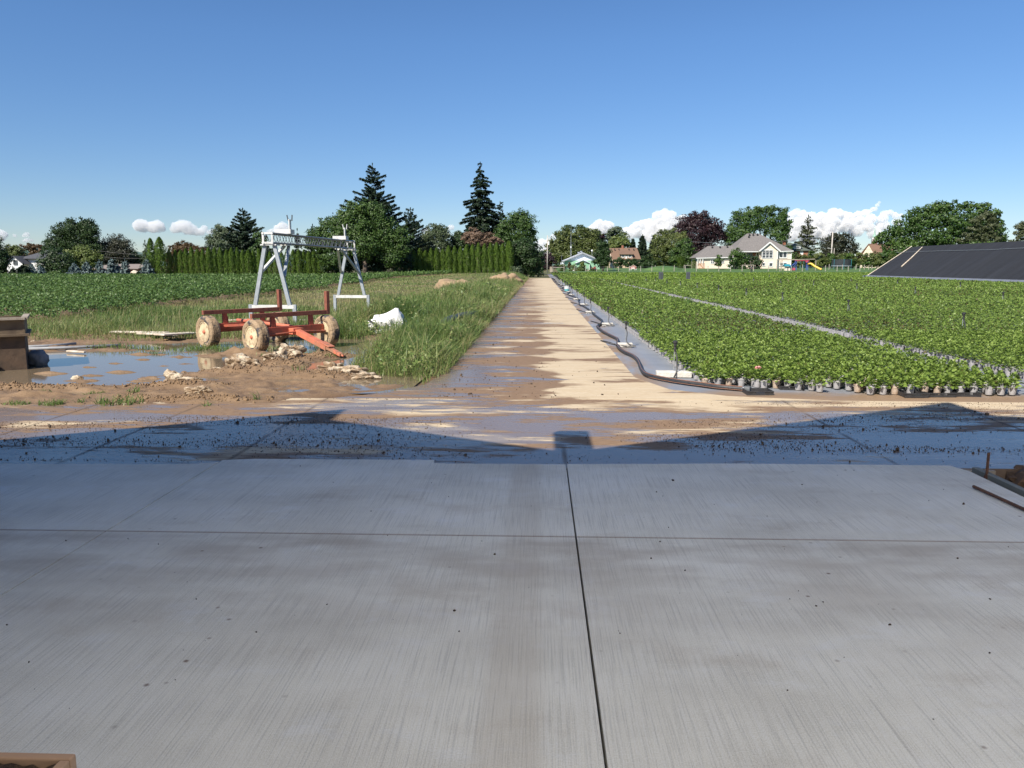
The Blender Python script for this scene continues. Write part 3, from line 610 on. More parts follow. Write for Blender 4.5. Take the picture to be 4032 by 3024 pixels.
SKIRTED = ('trees behind the bean field', 'trees around the houses beyond the pots')
def broadleaf(name, label, d, lobes, m, trunk=None, group=None, leafpx=5.8, dens=1.0, cat='tree', seed=None, spiky=0.0, bark=None):
    rng = np.random.default_rng(seed if seed is not None else int(lobes[0][0] * 3 + lobes[0][1]))
    tp = trunk or (sum(l[0] for l in lobes) / len(lobes), 4.5)
    x = W(tp[0], 1045, d).x; z = near_ground(x, d) - 0.05
    t = thing(name, label, cat, (x, d, z), group)
    if group in SKIRTED:                      # the growth below the crowns, down to the ground
        x0 = min(l[0] - l[2] for l in lobes); x1 = max(l[0] + l[2] for l in lobes); yb = max(l[1] + l[3] for l in lobes); gy = 1045 - (z - CAM_H) / pxm(d)
        sk = []
        while yb < gy - 6 and cat == 'tree' and 'pine' not in name and 'young' not in name:
            hgt = min(34, max(14, (gy - yb) * 0.7)); xx = x0 + 0.15 * (x1 - x0)
            while xx < x1 - 0.1 * (x1 - x0): sk.append((xx, yb + hgt * 0.25 + rng.uniform(-6, 6), rng.uniform(24, 36), hgt * 0.8)); xx += 38
            yb += hgt
        lobes = list(lobes) + sk
    v, f, tt = crown_arrays(lobes, d, leafpx, dens, rng, spiky); put_mesh('crown', v, f, tt, m, t)
    mb = MB(); k = pxm(d); r = tp[1] * k; cz = sorted(lobes, key=lambda l: l[1])[0]; top = W(*cz[:2], d)
    fork = Vector((x, d, z + 0.45 * (W(0, np.mean([l[1] for l in lobes]), d).z - z)))
    mb.tube([(x, d, z), (x + .1 * r, d, (z + fork.z) / 2), fork], [r * 1.25, r, r * 0.85], 8)
    for l in lobes[:7]:
        e = W(l[0], l[1], d); mid = (fork + e) / 2 + Vector((0, 0, 0.08 * (e - fork).length)); mb.tube([fork, mid, e], [r * .55, r * .35, r * .1], 6)
    mb.build('trunk', bark or M_BARK, t, smooth=True); return t

def conifer(name, label, d, apex, base_py, hw, m, group=None, dens=1.0, irregular=0.25, power=0.85, droop=0.35, start=0.05, leafpx=7.0, layers=None, trunk_px=3.0, cat='tree', seed=None, lean=0.0):
    rng = np.random.default_rng(seed if seed is not None else int(apex[0] * 7 + apex[1])); k = pxm(d)
    x = W(apex[0], 1045, d).x; zg = near_ground(x, d) - 0.05; top = W(apex[0], apex[1], d).z; zb = W(0, base_py, d).z; H = top - zb; Rm = hw * k
    t = thing(name, label, cat, (x, d, zg), group); s0 = leafpx * k
    nl = layers or max(8, int(H / k / 13)); P, U, Nn, T = [], [], [], []
    for i in range(nl):
        fr = start + (1 - start) * (i + rng.uniform(-.3, .3)) / nl; fr = min(max(fr, 0.0), 0.99)
        r0 = Rm * (1 - fr) ** power
        nb = max(5, int(5 + 6 * (1 - fr))); az0 = rng.uniform(0, 6.28)
        for b in range(nb):
            fb = min(.99, max(0, fr + rng.uniform(-.55, .55) / nl))
            az = az0 + b * 6.2832 / nb + rng.uniform(-.3, .3); L = r0 * rng.uniform(1 - irregular * 1.4, 1 + irregular * 0.7) + 1.5 * k
            d2 = np.array([math.cos(az), math.sin(az), 0]); tb = np.array([-d2[1], d2[0], 0])
            n = max(9, int(dens * 6.5 * L / s0 * (2.0 + 0.5 * L / s0 / 3)))
            u = rng.random(n) ** 0.6
            wob = rng.normal(0, 1, n) * (0.13 * L * (1.05 - u * 0.7)) + 0
            z = zb + fb * H + (0.16 * u - droop * u * u * 0.9 + 0.22 * droop * u ** 4) * L - np.abs(rng.normal(0, 1, n)) * s0 * 0.55
            p = np.array([x, d, 0]) + d2 * (u * L)[:, None] + tb * wob[:, None]; p[:, 2] = z; p[:, 0] += lean * (z - zb)
            P.append(p); dr = d2 * 0.9 + rng.normal(0, .45, (n, 3)) + np.array([0, 0, -0.35]); U.append(unit(dr))
            Nn.append(unit(np.array([0, 0, 1.0]) + 0.5 * d2 + rng.normal(0, .45, (n, 3)))); T.append(np.clip(0.5 + rng.normal(0, .16) + rng.normal(0, .13, n), 0, 1))
    nt_ = 14; zt = rng.uniform(0, 1, nt_); p = np.stack([x + 0 * zt + lean * H, d + 0 * zt, top - s0 * 1.2 * zt], 1); P.append(p); U.append(unit(rng.normal(0, .25, (nt_, 3)) + np.array([0, 0, 1.0]))); Nn.append(rand_unit(nt_, rng)); T.append(np.full(nt_, .5))
    P = np.concatenate(P); U = np.concatenate(U); Nn = np.concatenate(Nn); T = np.concatenate(T); s = s0 * rng.uniform(.6, 1.3, (len(P), 1)); V = unit(np.cross(U, Nn)) * s * 0.30
    v, f = leaf_arrays(P - U * s * .4, U * s, V, 0.3); put_mesh('crown', v, f, np.repeat(T, 2), m, t)
    mb = MB(); mb.tube([(x, d, zg), (x + lean * H * .5, d, (zg + top) / 2), (x + lean * H, d, top - s0 * .3)], [trunk_px * k, trunk_px * k * .6, trunk_px * k * .1], 7); mb.build('trunk', M_BARK, t, smooth=True); return t

# ------------------------------------------------------------------ hedges of columnar cedars
def column_mesh(name, H, r, seed, n=2600, s=0.12):
    rng = np.random.default_rng(seed); u = rng.random(n) ** 0.92; az = rng.uniform(0, 6.2832, n)
    lump = 1 + 0.16 * np.sin(az * 3 + u * 9 + seed) + 0.10 * np.sin(az * 5 - u * 21 + seed * 2) + 0.08 * np.sin(u * 37 + az * 2)
    rr = r * np.minimum(1, ((1 - u) * 3.6) ** 0.60) * (0.80 + 0.25 * np.minimum(1, u * 5)) * lump
    out = np.stack([np.cos(az), np.sin(az), 0 * az], 1); rad = rr * rng.uniform(.80, 1.04, n)
    P = out * rad[:, None]; P[:, 2] = u * (H - s * .5)
    U = unit(np.array([0, 0, 1.0]) + 0.35 * out + 0.25 * rng.normal(size=(n, 3))); N = unit(out + .22 * rng.normal(size=(n, 3))); ln = s * rng.uniform(.6, 1.4, (n, 1))
    V = unit(np.cross(U, N)) * ln * 0.36; v, f = leaf_arrays(P, U * ln, V, .3)
    return mesh_np(name, v, f, np.repeat(np.clip(.5 + .16 * np.sin(az * 4 + u * 13) + rng.normal(0, .16, n), 0, 1), 2))
COLS = [column_mesh('column_foliage', 1.0 * 4.0, 0.40 + 0.03 * (i % 3), 40 + i) for i in range(6)]
for q in COLS: q.materials.append(L_CEDAR)
mbt = MB(); mbt.tube([(0, 0, -0.1), (0, 0, 2.5)], [0.06, 0.03], 6); TRUNKM = mbt.build('trunk', M_BARK); STEM = TRUNKM.data; bpy.data.objects.remove(TRUNKM)
def column(px, top, base, d, label, wpx=None, group=None, i=0, name='columnar_cedar'):
    p = W(px, base, d); zt = W(px, top, d).z; H = zt - p.z
    t = thing(name, label, 'cedar', (p.x, d, p.z), group)
    o = link_mesh('foliage', COLS[i % len(COLS)], L_CEDAR, t); sc = (wpx * pxm(d) / 0.86) if wpx else 1.0; o.scale = (sc, sc, H / 4.0); o.rotation_euler = (0, 0, i * 1.7)
    q = link_mesh('trunk', STEM, M_BARK, t); return t
rg = random.Random(5)
HG = 'clipped cedars in the left run of hedge'; x = 672.0; i = 0
while x < 1300:
    top = 982 + rg.uniform(-7, 5) - 4 * math.sin((x - 672) / 90); c = column(x, top, 1093 - (x - 672) * 0.009, 109 + rg.uniform(-.3, .3), 'slim clipped cedar, one of the even run left of the big maple', rg.uniform(20, 24), HG, i); x += rg.uniform(19.5, 24); i += 1
HG = 'clipped cedars in the right run of hedge'; x = 1632.0
while x < 2004:
    f = (x - 1632) / 380; top = 985 - 33 * f + rg.uniform(-7, 5); column(x, top, 1082 - 6 * f, 110 + rg.uniform(-.3, .3), 'slim clipped cedar, one of the even run below the tall spruce', rg.uniform(21, 25), HG, i); x += rg.uniform(20, 25); i += 1
column(2008, 951, 1078, 109, 'end cedar of the right hedge run, next to the vine-covered mass', 27, HG, 3)
column(601, 938, 1093, 108, 'tall loose cedar, left one of the pair at the hedge end', 31, 'tall cedars at the left end of the hedge', 1)
column(637, 934, 1093, 107.6, 'tall loose cedar touching the hedge end, broader of its pair', 36, 'tall cedars at the left end of the hedge', 2)

# ------------------------------------------------------------------ trees, left of the lane
GT = 'trees behind the bean field'
broadleaf('shade_tree', 'very dark leafy tree at the left picture edge beside the white house', 107, [(-4, 985, 32, 55), (-2, 1045, 40, 45), (6, 1020, 28, 38), (8, 1080, 30, 18)], L_DARK, (0, 6), GT)
broadleaf('shade_tree', 'large dark tree with upswept top behind the blue spruces', 150, [(330, 890, 45, 28), (290, 905, 50, 38), (355, 912, 42, 40), (245, 930, 45, 40), (205, 965, 30, 32), (300, 960, 70, 48), (368, 960, 38, 48), (240, 985, 50, 40), (345, 1010, 50, 35)], L_DARK, (300, 6), GT, spiky=0.5)
broadleaf('shade_tree', 'round blackish tree right of the large upswept tree', 152, [(445, 960, 50, 32), (480, 985, 45, 42), (430, 1000, 45, 45), (500, 1015, 28, 35), (455, 1040, 60, 30)], L_PLUM, (450, 6), GT)
broadleaf('bushy_tree', 'loose mid-green tree in front of the white house roof end', 114, [(205, 1010, 38, 35), (240, 1035, 45, 40), (185, 1050, 35, 35), (225, 1065, 50, 28)], L_DARK, (215, 4), GT)
broadleaf('shade_tree', 'low dark trees behind the bungalow roof end', 158, [(535, 1015, 30, 25), (565, 1025, 26, 28), (510, 1030, 28, 26), (600, 1030, 30, 26), (640, 1010, 30, 30)], L_DARK, (545, 4), GT)
broadleaf('bushy_tree', 'yellow-green bushy tree above the blue spruces', 117, [(325, 995, 38, 26), (360, 1010, 35, 26), (305, 1020, 40, 30), (280, 1000, 22, 16), (395, 1010, 18, 12), (340, 1045, 45, 30)], L_LIGHT, (330, 4), GT)
broadleaf('shrub', 'low light-green shrub at the field edge under the dark tree', 106.5, [(205, 1080, 22, 14), (228, 1072, 22, 18), (245, 1085, 18, 10)], L_MID, (215, 2), GT, cat='shrub')
broadleaf('shade_tree', 'rusty-brown tree top behind the dark house roof', 200, [(110, 975, 35, 14), (145, 978, 30, 18), (165, 990, 20, 20)], L_RUST, (140, 4), GT)
broadleaf('shade_tree', 'dull green tree left of the dark house roof', 190, [(55, 980, 30, 16), (75, 995, 35, 22), (40, 1005, 30, 30)], L_OLIVE, (60, 4), GT)
broadleaf('bare_shrub', 'reddish-green low tree showing over the left hedge', 140, [(715, 966, 38, 14), (690, 975, 25, 14), (755, 974, 40, 14), (800, 982, 22, 10), (725, 985, 50, 18)], L_RUST, (720, 4), GT)
broadleaf('shade_tree', 'bluish-green rounded tree left of the broad pine', 140, [(868, 908, 32, 22), (890, 925, 30, 30), (850, 940, 32, 32), (835, 965, 25, 22), (885, 965, 40, 30), (915, 950, 25, 35)], L_GREY, (865, 5), GT)
conifer('pine', 'broad dark pine with pointed top behind the hedge left of the gantry', 136, (967, 820), 1080, 125, L_SPRUCE, GT, dens=1.3, power=0.72, droop=-0.25, irregular=0.30)
broadleaf('bushy_tree', 'small bright green tree behind the near end of the truss', 118, [(1020, 935, 22, 20), (1030, 965, 28, 25), (1010, 990, 22, 22)], L_MID, (1022, 3), GT)
conifer('spruce', 'small distant spruce tip left of the big maple', 175, (1176, 900), 1070, 30, L_SPRUCE, GT)
conifer('spruce', 'dark spruce tip poking out of the left flank of the maple', 150, (1236, 884), 1080, 60, L_SPRUCE, GT, droop=-0.2)
conifer('willow', 'pale sparse willow-like tree left of the tall cedar pair', 115, (577, 946), 1085, 24, L_GREY, GT, dens=0.45, power=0.35, droop=1.4, irregular=.5)
broadleaf('maple', 'big spreading maple with dark underside in front of the hedge gap', 106, [(1445, 822, 48, 30), (1400, 832, 45, 34), (1355, 868, 48, 36), (1300, 890, 48, 32), (1255, 918, 40, 28), (1400, 890, 75, 52), (1490, 850, 40, 40), (1510, 905, 50, 50), (1340, 935, 75, 45), (1440, 960, 85, 55), (1535, 955, 42, 48), (1580, 930, 36, 32), (1590, 975, 30, 35), (1290, 960, 55, 35), (1320, 1015, 50, 34), (1545, 1015, 48, 36), (1235, 955, 30, 26), (1270, 1010, 30, 18)], L_MID, (1437, 9), None, leafpx=6.5, dens=1.05)
broadleaf('maple', 'dark shaded tree filling the hedge gap under the maple', 109.5, [(1360, 1040, 60, 42), (1500, 1035, 70, 45), (1580, 1035, 40, 45), (1430, 1010, 60, 40), (1300, 1055, 35, 30), (1605, 1060, 25, 25)], L_DARK, (1480, 7), None)
conifer('spruce', 'tall ragged spruce rising out of the big maple', 124, (1477, 643), 1050, 180, L_SPRUCE, 'tall spruces', dens=1.5, power=0.82, droop=-0.22, irregular=0.5, layers=24, leafpx=6.5)
conifer('spruce', 'lower open spruce right of the ragged one', 138, (1620, 818), 1060, 95, L_SPRUCE, None, power=0.6, droop=-0.3, irregular=.45, dens=.8)
broadleaf('bushy_tree', 'grey-green feathery tree between maple and tall spruce', 131, [(1717, 905, 38, 22), (1740, 930, 30, 32), (1690, 935, 38, 26), (1665, 965, 32, 32), (1720, 975, 50, 32), (1755, 960, 22, 35)], L_GREY, (1715, 4), GT, spiky=.6)
broadleaf('bushy_tree', 'dark green rounded tree left of the tall spruce base', 133, [(1795, 935, 30, 24), (1820, 955, 38, 30), (1785, 970, 30, 34), (1770, 990, 25, 25)], L_DARK, (1800, 4), GT)
conifer('spruce', 'tallest dark spruce with drooping branches behind the right hedge', 140, (1894, 638), 1055, 118, L_SPRUCE, 'tall spruces', dens=1.9, power=0.74, droop=0.42, irregular=0.36, layers=30, leafpx=6.5)
conifer('spruce', 'shorter spruce touching the right side of the tallest one', 150, (1970, 795), 1050, 70, L_SPRUCE, None, power=.6, droop=0.1, irregular=.4)
broadleaf('shade_tree', 'full green tree right of the tall spruces', 136, [(2050, 848, 30, 20), (2020, 872, 38, 30), (2070, 880, 38, 34), (1995, 905, 35, 34), (2050, 915, 52, 38), (2090, 920, 24, 42), (1975, 930, 32, 30), (2020, 945, 45, 30)], L_MID, (2040, 5), GT)
broadleaf('smoke_bush', 'dusty brown rounded bush in front of the tallest spruce', 124, [(1872, 918, 38, 16), (1850, 935, 30, 20), (1900, 935, 40, 18), (1940, 945, 36, 12), (1880, 950, 45, 20), (1960, 950, 25, 10)], L_BROWN, (1880, 4), None, cat='bush')
broadleaf('vine_mass', 'tall vine-covered dark tree mass at the lane end', 112, [(2040, 975, 42, 28), (2075, 985, 40, 40), (2030, 1010, 40, 40), (2085, 1030, 40, 45), (2050, 1050, 45, 38), (2110, 1005, 26, 38), (2125, 1040, 20, 38), (2105, 1070, 28, 22), (2020, 1060, 25, 25)], L_DARK, (2070, 6), None)
broadleaf('shrub', 'low grey-green shrub in front of the vine-covered mass', 104, [(2033, 1060, 16, 13), (2045, 1068, 12, 10), (2020, 1068, 12, 9)], L_GREY, (2033, 1.5), None, cat='shrub')
SB = 'young blue spruces along the field edge'
for j, (px, top, hw, d, lb) in enumerate([(293, 1034, 25, 106.5, 'broad young blue spruce, first right of the light shrub'), (340, 1027, 24, 107, 'young blue spruce second right of the light shrub'), (392, 1022, 23, 108, 'young blue spruce before the left end of the brick bungalow'), (438, 1018, 27, 108, 'full young blue spruce before the bungalow roof middle'),
        (462, 1038, 20, 109, 'small blue spruce tucked right of the full one'), (492, 1018, 22, 107.5, 'pointed blue spruce just left of the brick wall'), (580, 1018, 27, 107, 'blue spruce between the bungalow and the tall cedar pair'), (122, 1040, 22, 108, 'shaded blue spruce right of the dark cone'), (158, 1044, 22, 108, 'shaded blue spruce left of the light shrub')]):
    conifer('blue_spruce', lb, d, (px, top), 1094, hw * 1.2, L_BLUE, SB, dens=1.5, power=.75, droop=-0.15, irregular=.18, leafpx=6, start=0.02)
conifer('dark_evergreen', 'dark cone-shaped evergreen before the white house', 107, (92, 1038), 1094, 36, L_SPRUCE, None, dens=1.6, power=.45, start=.02)
conifer('dark_evergreen', 'small dark spruce against the white wall', 107, (50, 1050), 1094, 26, L_SPRUCE, None, dens=1.2, start=.02)
conifer('dark_evergreen', 'tiny dark evergreen beside the brick bungalow', 118, (542, 1068), 1092, 12, L_SPRUCE, None, dens=1.5, power=.5, start=.02)

# ------------------------------------------------------------------ trees, right of the lane
GR = 'trees around the houses beyond the pots'
broadleaf('shade_tree', 'large olive-green tree behind the green barn', 232, [(2228, 930, 38, 28), (2275, 922, 42, 26), (2320, 935, 40, 32), (2205, 965, 36, 34), (2260, 965, 55, 38), (2320, 975, 45, 42), (2190, 1000, 30, 32), (2235, 1010, 45, 35), (2300, 1015, 50, 35), (2345, 1000, 30, 45)], L_OLIVE, (2250, 5), GR)
broadleaf('poplar', 'dark feathery tree tops behind the olive tree', 262, [(2240, 900, 18, 13), (2228, 910, 14, 12), (2285, 897, 16, 11), (2300, 907, 18, 14), (2340, 922, 22, 24), (2355, 945, 20, 30), (2195, 930, 8, 14)], L_DARK, (2290, 4), GR, spiky=.7)
broadleaf('plum_tree', 'small purple-leaved tree top behind the barn', 250, [(2370, 930, 11, 10), (2362, 940, 9, 9), (2378, 938, 7, 9)], L_PURPLE, (2370, 2), GR)
broadleaf('plum_tree', 'low purple tree left of the transformer pole base', 200, [(2150, 1012, 24, 20), (2165, 1030, 25, 22), (2138, 1035, 18, 22)], L_PURPLE, (2152, 3), GR)
broadleaf('bushy_tree', 'small dark tree behind the transformer pole', 236, [(2172, 958, 18, 16), (2165, 980, 20, 22), (2178, 1000, 15, 20)], L_OLIVE, (2170, 3), GR)
broadleaf('young_maple', 'upright young tree hiding the right end of the barn', 179, [(2373, 958, 18, 22), (2368, 985, 25, 24), (2385, 1000, 26, 24), (2362, 1015, 24, 22), (2380, 1030, 26, 20), (2345, 1035, 12, 10)], L_DARK, (2374, 3), GR, spiky=.5)
broadleaf('shade_tree', 'tall grey-green tree top behind the brown-roofed house', 275, [(2425, 906, 26, 12), (2410, 920, 20, 20), (2440, 920, 24, 18), (2400, 945, 16, 28)], L_GREY, (2422, 4), GR)
broadleaf('shade_tree', 'yellow-green willowy tree behind the brown-roofed house', 262, [(2430, 940, 26, 16), (2455, 945, 22, 20), (2415, 958, 20, 20), (2445, 965, 36, 22), (2470, 960, 10, 20)], L_LIGHT, (2440, 4), GR)
for px, top, hw, lb in ((2490, 938, 20, 'narrow dark spruce, left of three behind the brown roof'), (2527, 925, 28, 'widest dark spruce of three behind the brown roof'), (2571, 926, 24, 'dark spruce beside the yellow-green tree')):
    conifer('spruce', lb, 262, (px, top), 1050, hw * 1.15, L_SPRUCE, 'distant dark spruces', power=.6, dens=2.0, layers=26, leafpx=6, start=.01)
broadleaf('shade_tree', 'yellow-green spreading tree left of the purple beech', 216, [(2612, 925, 30, 20), (2645, 920, 30, 18), (2680, 932, 34, 20), (2598, 955, 30, 30), (2645, 955, 45, 34), (2600, 990, 34, 35), (2640, 1000, 40, 36), (2575, 1010, 25, 28)], L_OLIVE, (2625, 4), GR)
broadleaf('weeping_tree', 'dense green weeping tree beside the cream house stairs', 212, [(2690, 975, 34, 28), (2705, 1000, 30, 32), (2670, 1010, 34, 34), (2700, 1030, 26, 28)], L_MID, (2688, 4), GR, spiky=-.4)
column(2680, 1008, 1058, 208, 'bright green narrow cedar before the weeping tree', 26, None, 4)
column(2732, 1022, 1060, 203, 'small bright cedar left of the wooden stairs', 18, None, 5)
broadleaf('copper_beech', 'big dark purple beech left of the cream house', 236, [(2732, 850, 30, 20), (2770, 848, 28, 20), (2705, 880, 36, 32), (2755, 880, 45, 34), (2795, 890, 34, 34), (2680, 905, 26, 22), (2730, 920, 52, 40), (2790, 925, 45, 40), (2832, 898, 24, 24), (2825, 930, 28, 30), (2700, 950, 34, 30), (2760, 970, 50, 36), (2720, 990, 34, 30)], L_PURPLE, (2755, 7), GR, dens=.9)
broadleaf('shade_tree', 'huge rounded green tree behind the cream house', 238, [(2975, 832, 32, 20), (3025, 828, 36, 20), (3080, 838, 20, 24), (2925, 848, 30, 20), (2895, 870, 28, 28), (2950, 870, 45, 36), (3010, 870, 45, 40), (3065, 875, 32, 36), (3098, 885, 18, 28), (2870, 915, 28, 30), (2920, 920, 50, 38), (3060, 925, 36, 34), (3090, 925, 20, 24), (2880, 955, 34, 28), (2860, 940, 14, 14)], L_MID, (3005, 7), GR, bark=M_BARKG)
conifer('larch', 'tall sparse conifer standing alone behind the cream house', 252, (3172, 846), 1000, 50, L_PINE, GR, dens=.55, power=.7, droop=.1, irregular=.5, layers=15, leafpx=6)
broadleaf('shade_tree', 'dark bronze tree behind the utility pole', 292, [(3298, 930, 30, 16), (3275, 955, 36, 24), (3325, 950, 32, 24), (3300, 975, 55, 24), (3345, 980, 28, 22), (3258, 985, 20, 18)], L_PLUM, (3300, 5), GR)
broadleaf('shade_tree', 'broad green tree group left part, above the tiled hall', 233, [(3735, 812, 52, 20), (3690, 822, 40, 24), (3640, 840, 44, 26), (3590, 860, 32, 26), (3555, 895, 46, 30), (3505, 915, 34, 24), (3470, 940, 30, 18), (3700, 860, 66, 42), (3620, 890, 50, 38), (3760, 880, 50, 48), (3660, 935, 60, 32), (3560, 945, 60, 22), (3730, 940, 50, 26)], L_MID, (3690, 7), GR, leafpx=8)
broadleaf('shade_tree', 'broad green tree, right part of the big group', 236, [(3812, 815, 36, 20), (3870, 822, 36, 22), (3905, 850, 28, 28), (3850, 860, 56, 40), (3920, 890, 24, 30), (3935, 925, 22, 28), (3890, 910, 50, 34), (3945, 945, 16, 14), (3820, 920, 50, 30)], L_MID, (3860, 6), GR, leafpx=8)
broadleaf('pine', 'brownish open pine in front of the big tree group', 216, [(3838, 870, 22, 18), (3880, 855, 26, 20), (3900, 885, 28, 16), (3840, 900, 34, 14), (3885, 915, 50, 14), (3815, 928, 34, 12), (3870, 938, 60, 12), (3800, 948, 26, 9), (3925, 940, 22, 10)], L_PINE, (3874, 2.5), GR, dens=1.1, bark=M_BARKG)
broadleaf('pine', 'pine cut by the right picture edge', 216, [(4018, 890, 22, 16), (4032, 905, 24, 18), (4010, 920, 24, 12), (4025, 938, 30, 12), (3995, 948, 20, 7)], L_PINE, (4029, 2.5), GR, dens=1.1, bark=M_BARKG)
broadleaf('round_shrub', 'tall rounded shrub before the cream house recess', 193, [(2905, 995, 22, 16), (2890, 1018, 26, 22), (2922, 1018, 26, 22), (2895, 1045, 26, 16), (2925, 1045, 22, 14)], L_MID, (2905, 2), None, cat='shrub')
broadleaf('round_shrub', 'low dark bush right of the tall rounded shrub', 193.5, [(2975, 1022, 20, 14), (2955, 1038, 22, 18), (2985, 1042, 20, 15)], L_DARK, (2970, 2), None, cat='shrub')
broadleaf('young_tree', 'thin young tree before the cream house wing', 189, [(2828, 1012, 9, 11), (2822, 1028, 10, 12), (2836, 1028, 10, 12), (2830, 1042, 9, 7)], L_MID, (2830, 1.2), None, leafpx=5)
for px, py, rx, ry, lb in ((2478, 1035, 28, 16, 'dark rounded bush behind the small red sign'), (2520, 1042, 32, 18, 'wide dark bush right of the small red sign'), (2556, 1030, 26, 22, 'tall dark bush before the yellow-green tree'), (2437, 1035, 15, 20, 'narrow bush at the brown-roofed house corner')):
    broadleaf('bush', lb, 210, [(px, py, rx, ry), (px - rx * .5, py + 8, rx * .6, ry * .7), (px + rx * .5, py + 6, rx * .6, ry * .8)], L_DARK, (px, 1.5), 'bushes by the brown-roofed house', cat='bush')
rg = random.Random(8); px = 3122.0; j = 0
while px < 3520:
    w = rg.uniform(16, 24); broadleaf('row_bush', 'leafy bush, one of the unbroken green row behind the trampoline', 206 + rg.uniform(-1, 1), [(px, 1014 + rg.uniform(-4, 3), w, 15), (px + 8, 1030, w, 15), (px - 6, 1040, w * .9, 11)], L_OLIVE if j % 3 else L_MID, (px, 1.3), 'bushes in the row behind the trampoline', leafpx=6, cat='bush', seed=j); px += rg.uniform(19, 27); j += 1
for px, py, rx, ry, d, m_, lb in ((2212, 1052, 14, 12, 180, L_OLIVE, 'tall weeds left of the barn'), (2262, 1058, 18, 12, 181, L_OLIVE, 'yellowish weeds before the barn wall'), (2290, 1050, 12, 18, 180.5, L_LIGHT, 'light tall weeds against the barn'), (2242, 1045, 5, 14, 182, L_RUST, 'brown seeding weed before the barn'), (2333, 1068, 14, 8, 178.5, L_MID, 'low round shrub right of the wood heap')):
    broadleaf('weed_clump', lb, d, [(px, py, rx, ry), (px + rx * .5, py + 4, rx * .6, ry * .7)], m_, (px, .6), 'weeds at the barn', leafpx=5, cat='weeds')
mb = MB(); p = W(2610, 1064, 188); mb.lump((p.x, p.y, near_ground(p.x, 188) - 0.2), (4.6, 3.2, 1.15), 4, 3, .12); o = mb.build('grass_mound', M_LAWN, smooth=True); tag(o, 'low grassy mound beyond the fence posts', 'mound')

# ------------------------------------------------------------------ the bean field (leaf canopy, countless plants)
def lod_points(x0f, x1f, y0, y1, n0, d0, pw, rng):
    """points with density n0 per square metre up to distance d0, thinning as (d0/d)**pw"""
    out = []; yb = y0
    while yb < y1:
        ye = min(y1, yb * 1.12 + 0.3); ym = (yb + ye) / 2; dens = n0 * min(1.0, (d0 / ym) ** pw); xa, xb = x0f(ym), x1f(ym)
        n = int(dens * (ye - yb) * (xb - xa)); q = np.stack([rng.uniform(xa, xb, n), rng.uniform(yb, ye, n)], 1); out.append(q); yb = ye
    return np.concatenate(out)
rng = np.random.default_rng(21)
xa_bean = lambda y: -0.78 * y - 5
q = lod_points(xa_bean, lambda y: float(bean_edge(y)), 20.0, 107, 420, 22, 1.40, rng)
edge_n = bean_edge(q[:, 1]) - 1.4 * vnoise(q[:, 0] * .5, q[:, 1] * .45) + 0.3
q = q[(q[:, 0] < edge_n)]
near_lim = 20.6 + 2.6 * vnoise(q[:, 0] * .35 + 9, q[:, 0] * 0) - 0.04 * (q[:, 0] + 16)
q = q[q[:, 1] > near_lim]; dist = q[:, 1]; n = len(q)
row = 0.5 + 0.5 * np.cos(2 * np.pi * (q[:, 0] * 0.80 + q[:, 1] * 0.60) / 0.76)
hgt = 0.20 + 0.16 * row + 0.14 * vnoise(q[:, 0] * 0.9, q[:, 1] * 0.9) + rng.normal(0, .05, n)
hgt = hgt * (0.45 + 0.55 * ss(0, 4, dist - 20.5))
P = np.stack([q[:, 0], q[:, 1], gh(q[:, 0], q[:, 1]) + np.maximum(hgt, .05)], 1)
s = 0.068 * np.maximum(1, dist / 22) ** 0.74 * rng.uniform(.65, 1.3, n); N = unit(np.array([0, 0, 1.0]) + 0.62 * rng.normal(size=(n, 3))); U = unit(np.cross(N, rand_unit(n, rng)))
V = np.cross(U, N) * s[:, None] * .40; v, f = leaf_arrays(P, U * s[:, None], V, .2)
o = link_mesh('bean_plants', mesh_np('bean_plants', v, f, np.repeat(np.clip(.5 + .9 * fbm(q[:, 0] * .12, q[:, 1] * .12, 3) + rng.normal(0, .2, n), 0, 1), 2)), L_BEAN)
tag(o, 'dark green bean crop filling the field in front of the cedar hedge', 'crop', kind='stuff')

# ------------------------------------------------------------------ grass and weeds
def blades(pos, h, w, tint, rng, lean=0.45, seg=3):
    n = len(pos); az = rng.uniform(0, 6.2832, n); side = np.stack([np.cos(az), np.sin(az), 0 * az], 1); la = rng.uniform(0, 6.2832, n)
    ld = np.stack([np.cos(la), np.sin(la), 0 * la], 1) * (lean * rng.random(n) ** 0.8)[:, None] + np.array([0.12, -0.03, 0])
    vs = []
    for t in (0, .38, .72):
        c = pos + ld * (h * t * t)[:, None]; c[:, 2] += h * t * (1 - 0.28 * t * np.linalg.norm(ld, axis=1)); ww = (w * (1 - t * .75))[:, None] * side
        vs += [c - ww, c + ww]
    c = pos + ld * (h * 1.1)[:, None]; c[:, 2] += h * (1 - 0.55 * np.linalg.norm(ld, axis=1)); vs.append(c)
    v = np.stack(vs, 1).reshape(-1, 3); b = np.arange(n)[:, None] * 7
    f = np.concatenate([b + np.array([[0, 1, 3]]), b + np.array([[0, 3, 2]]), b + np.array([[2, 3, 5]]), b + np.array([[2, 5, 4]]), b + np.array([[4, 5, 6]])], 1).reshape(-1, 3)
    return v, f, np.repeat(tint, 5)
rng = np.random.default_rng(31)
def dry_ground(x, y): return mud_h(x, y) > 0.004
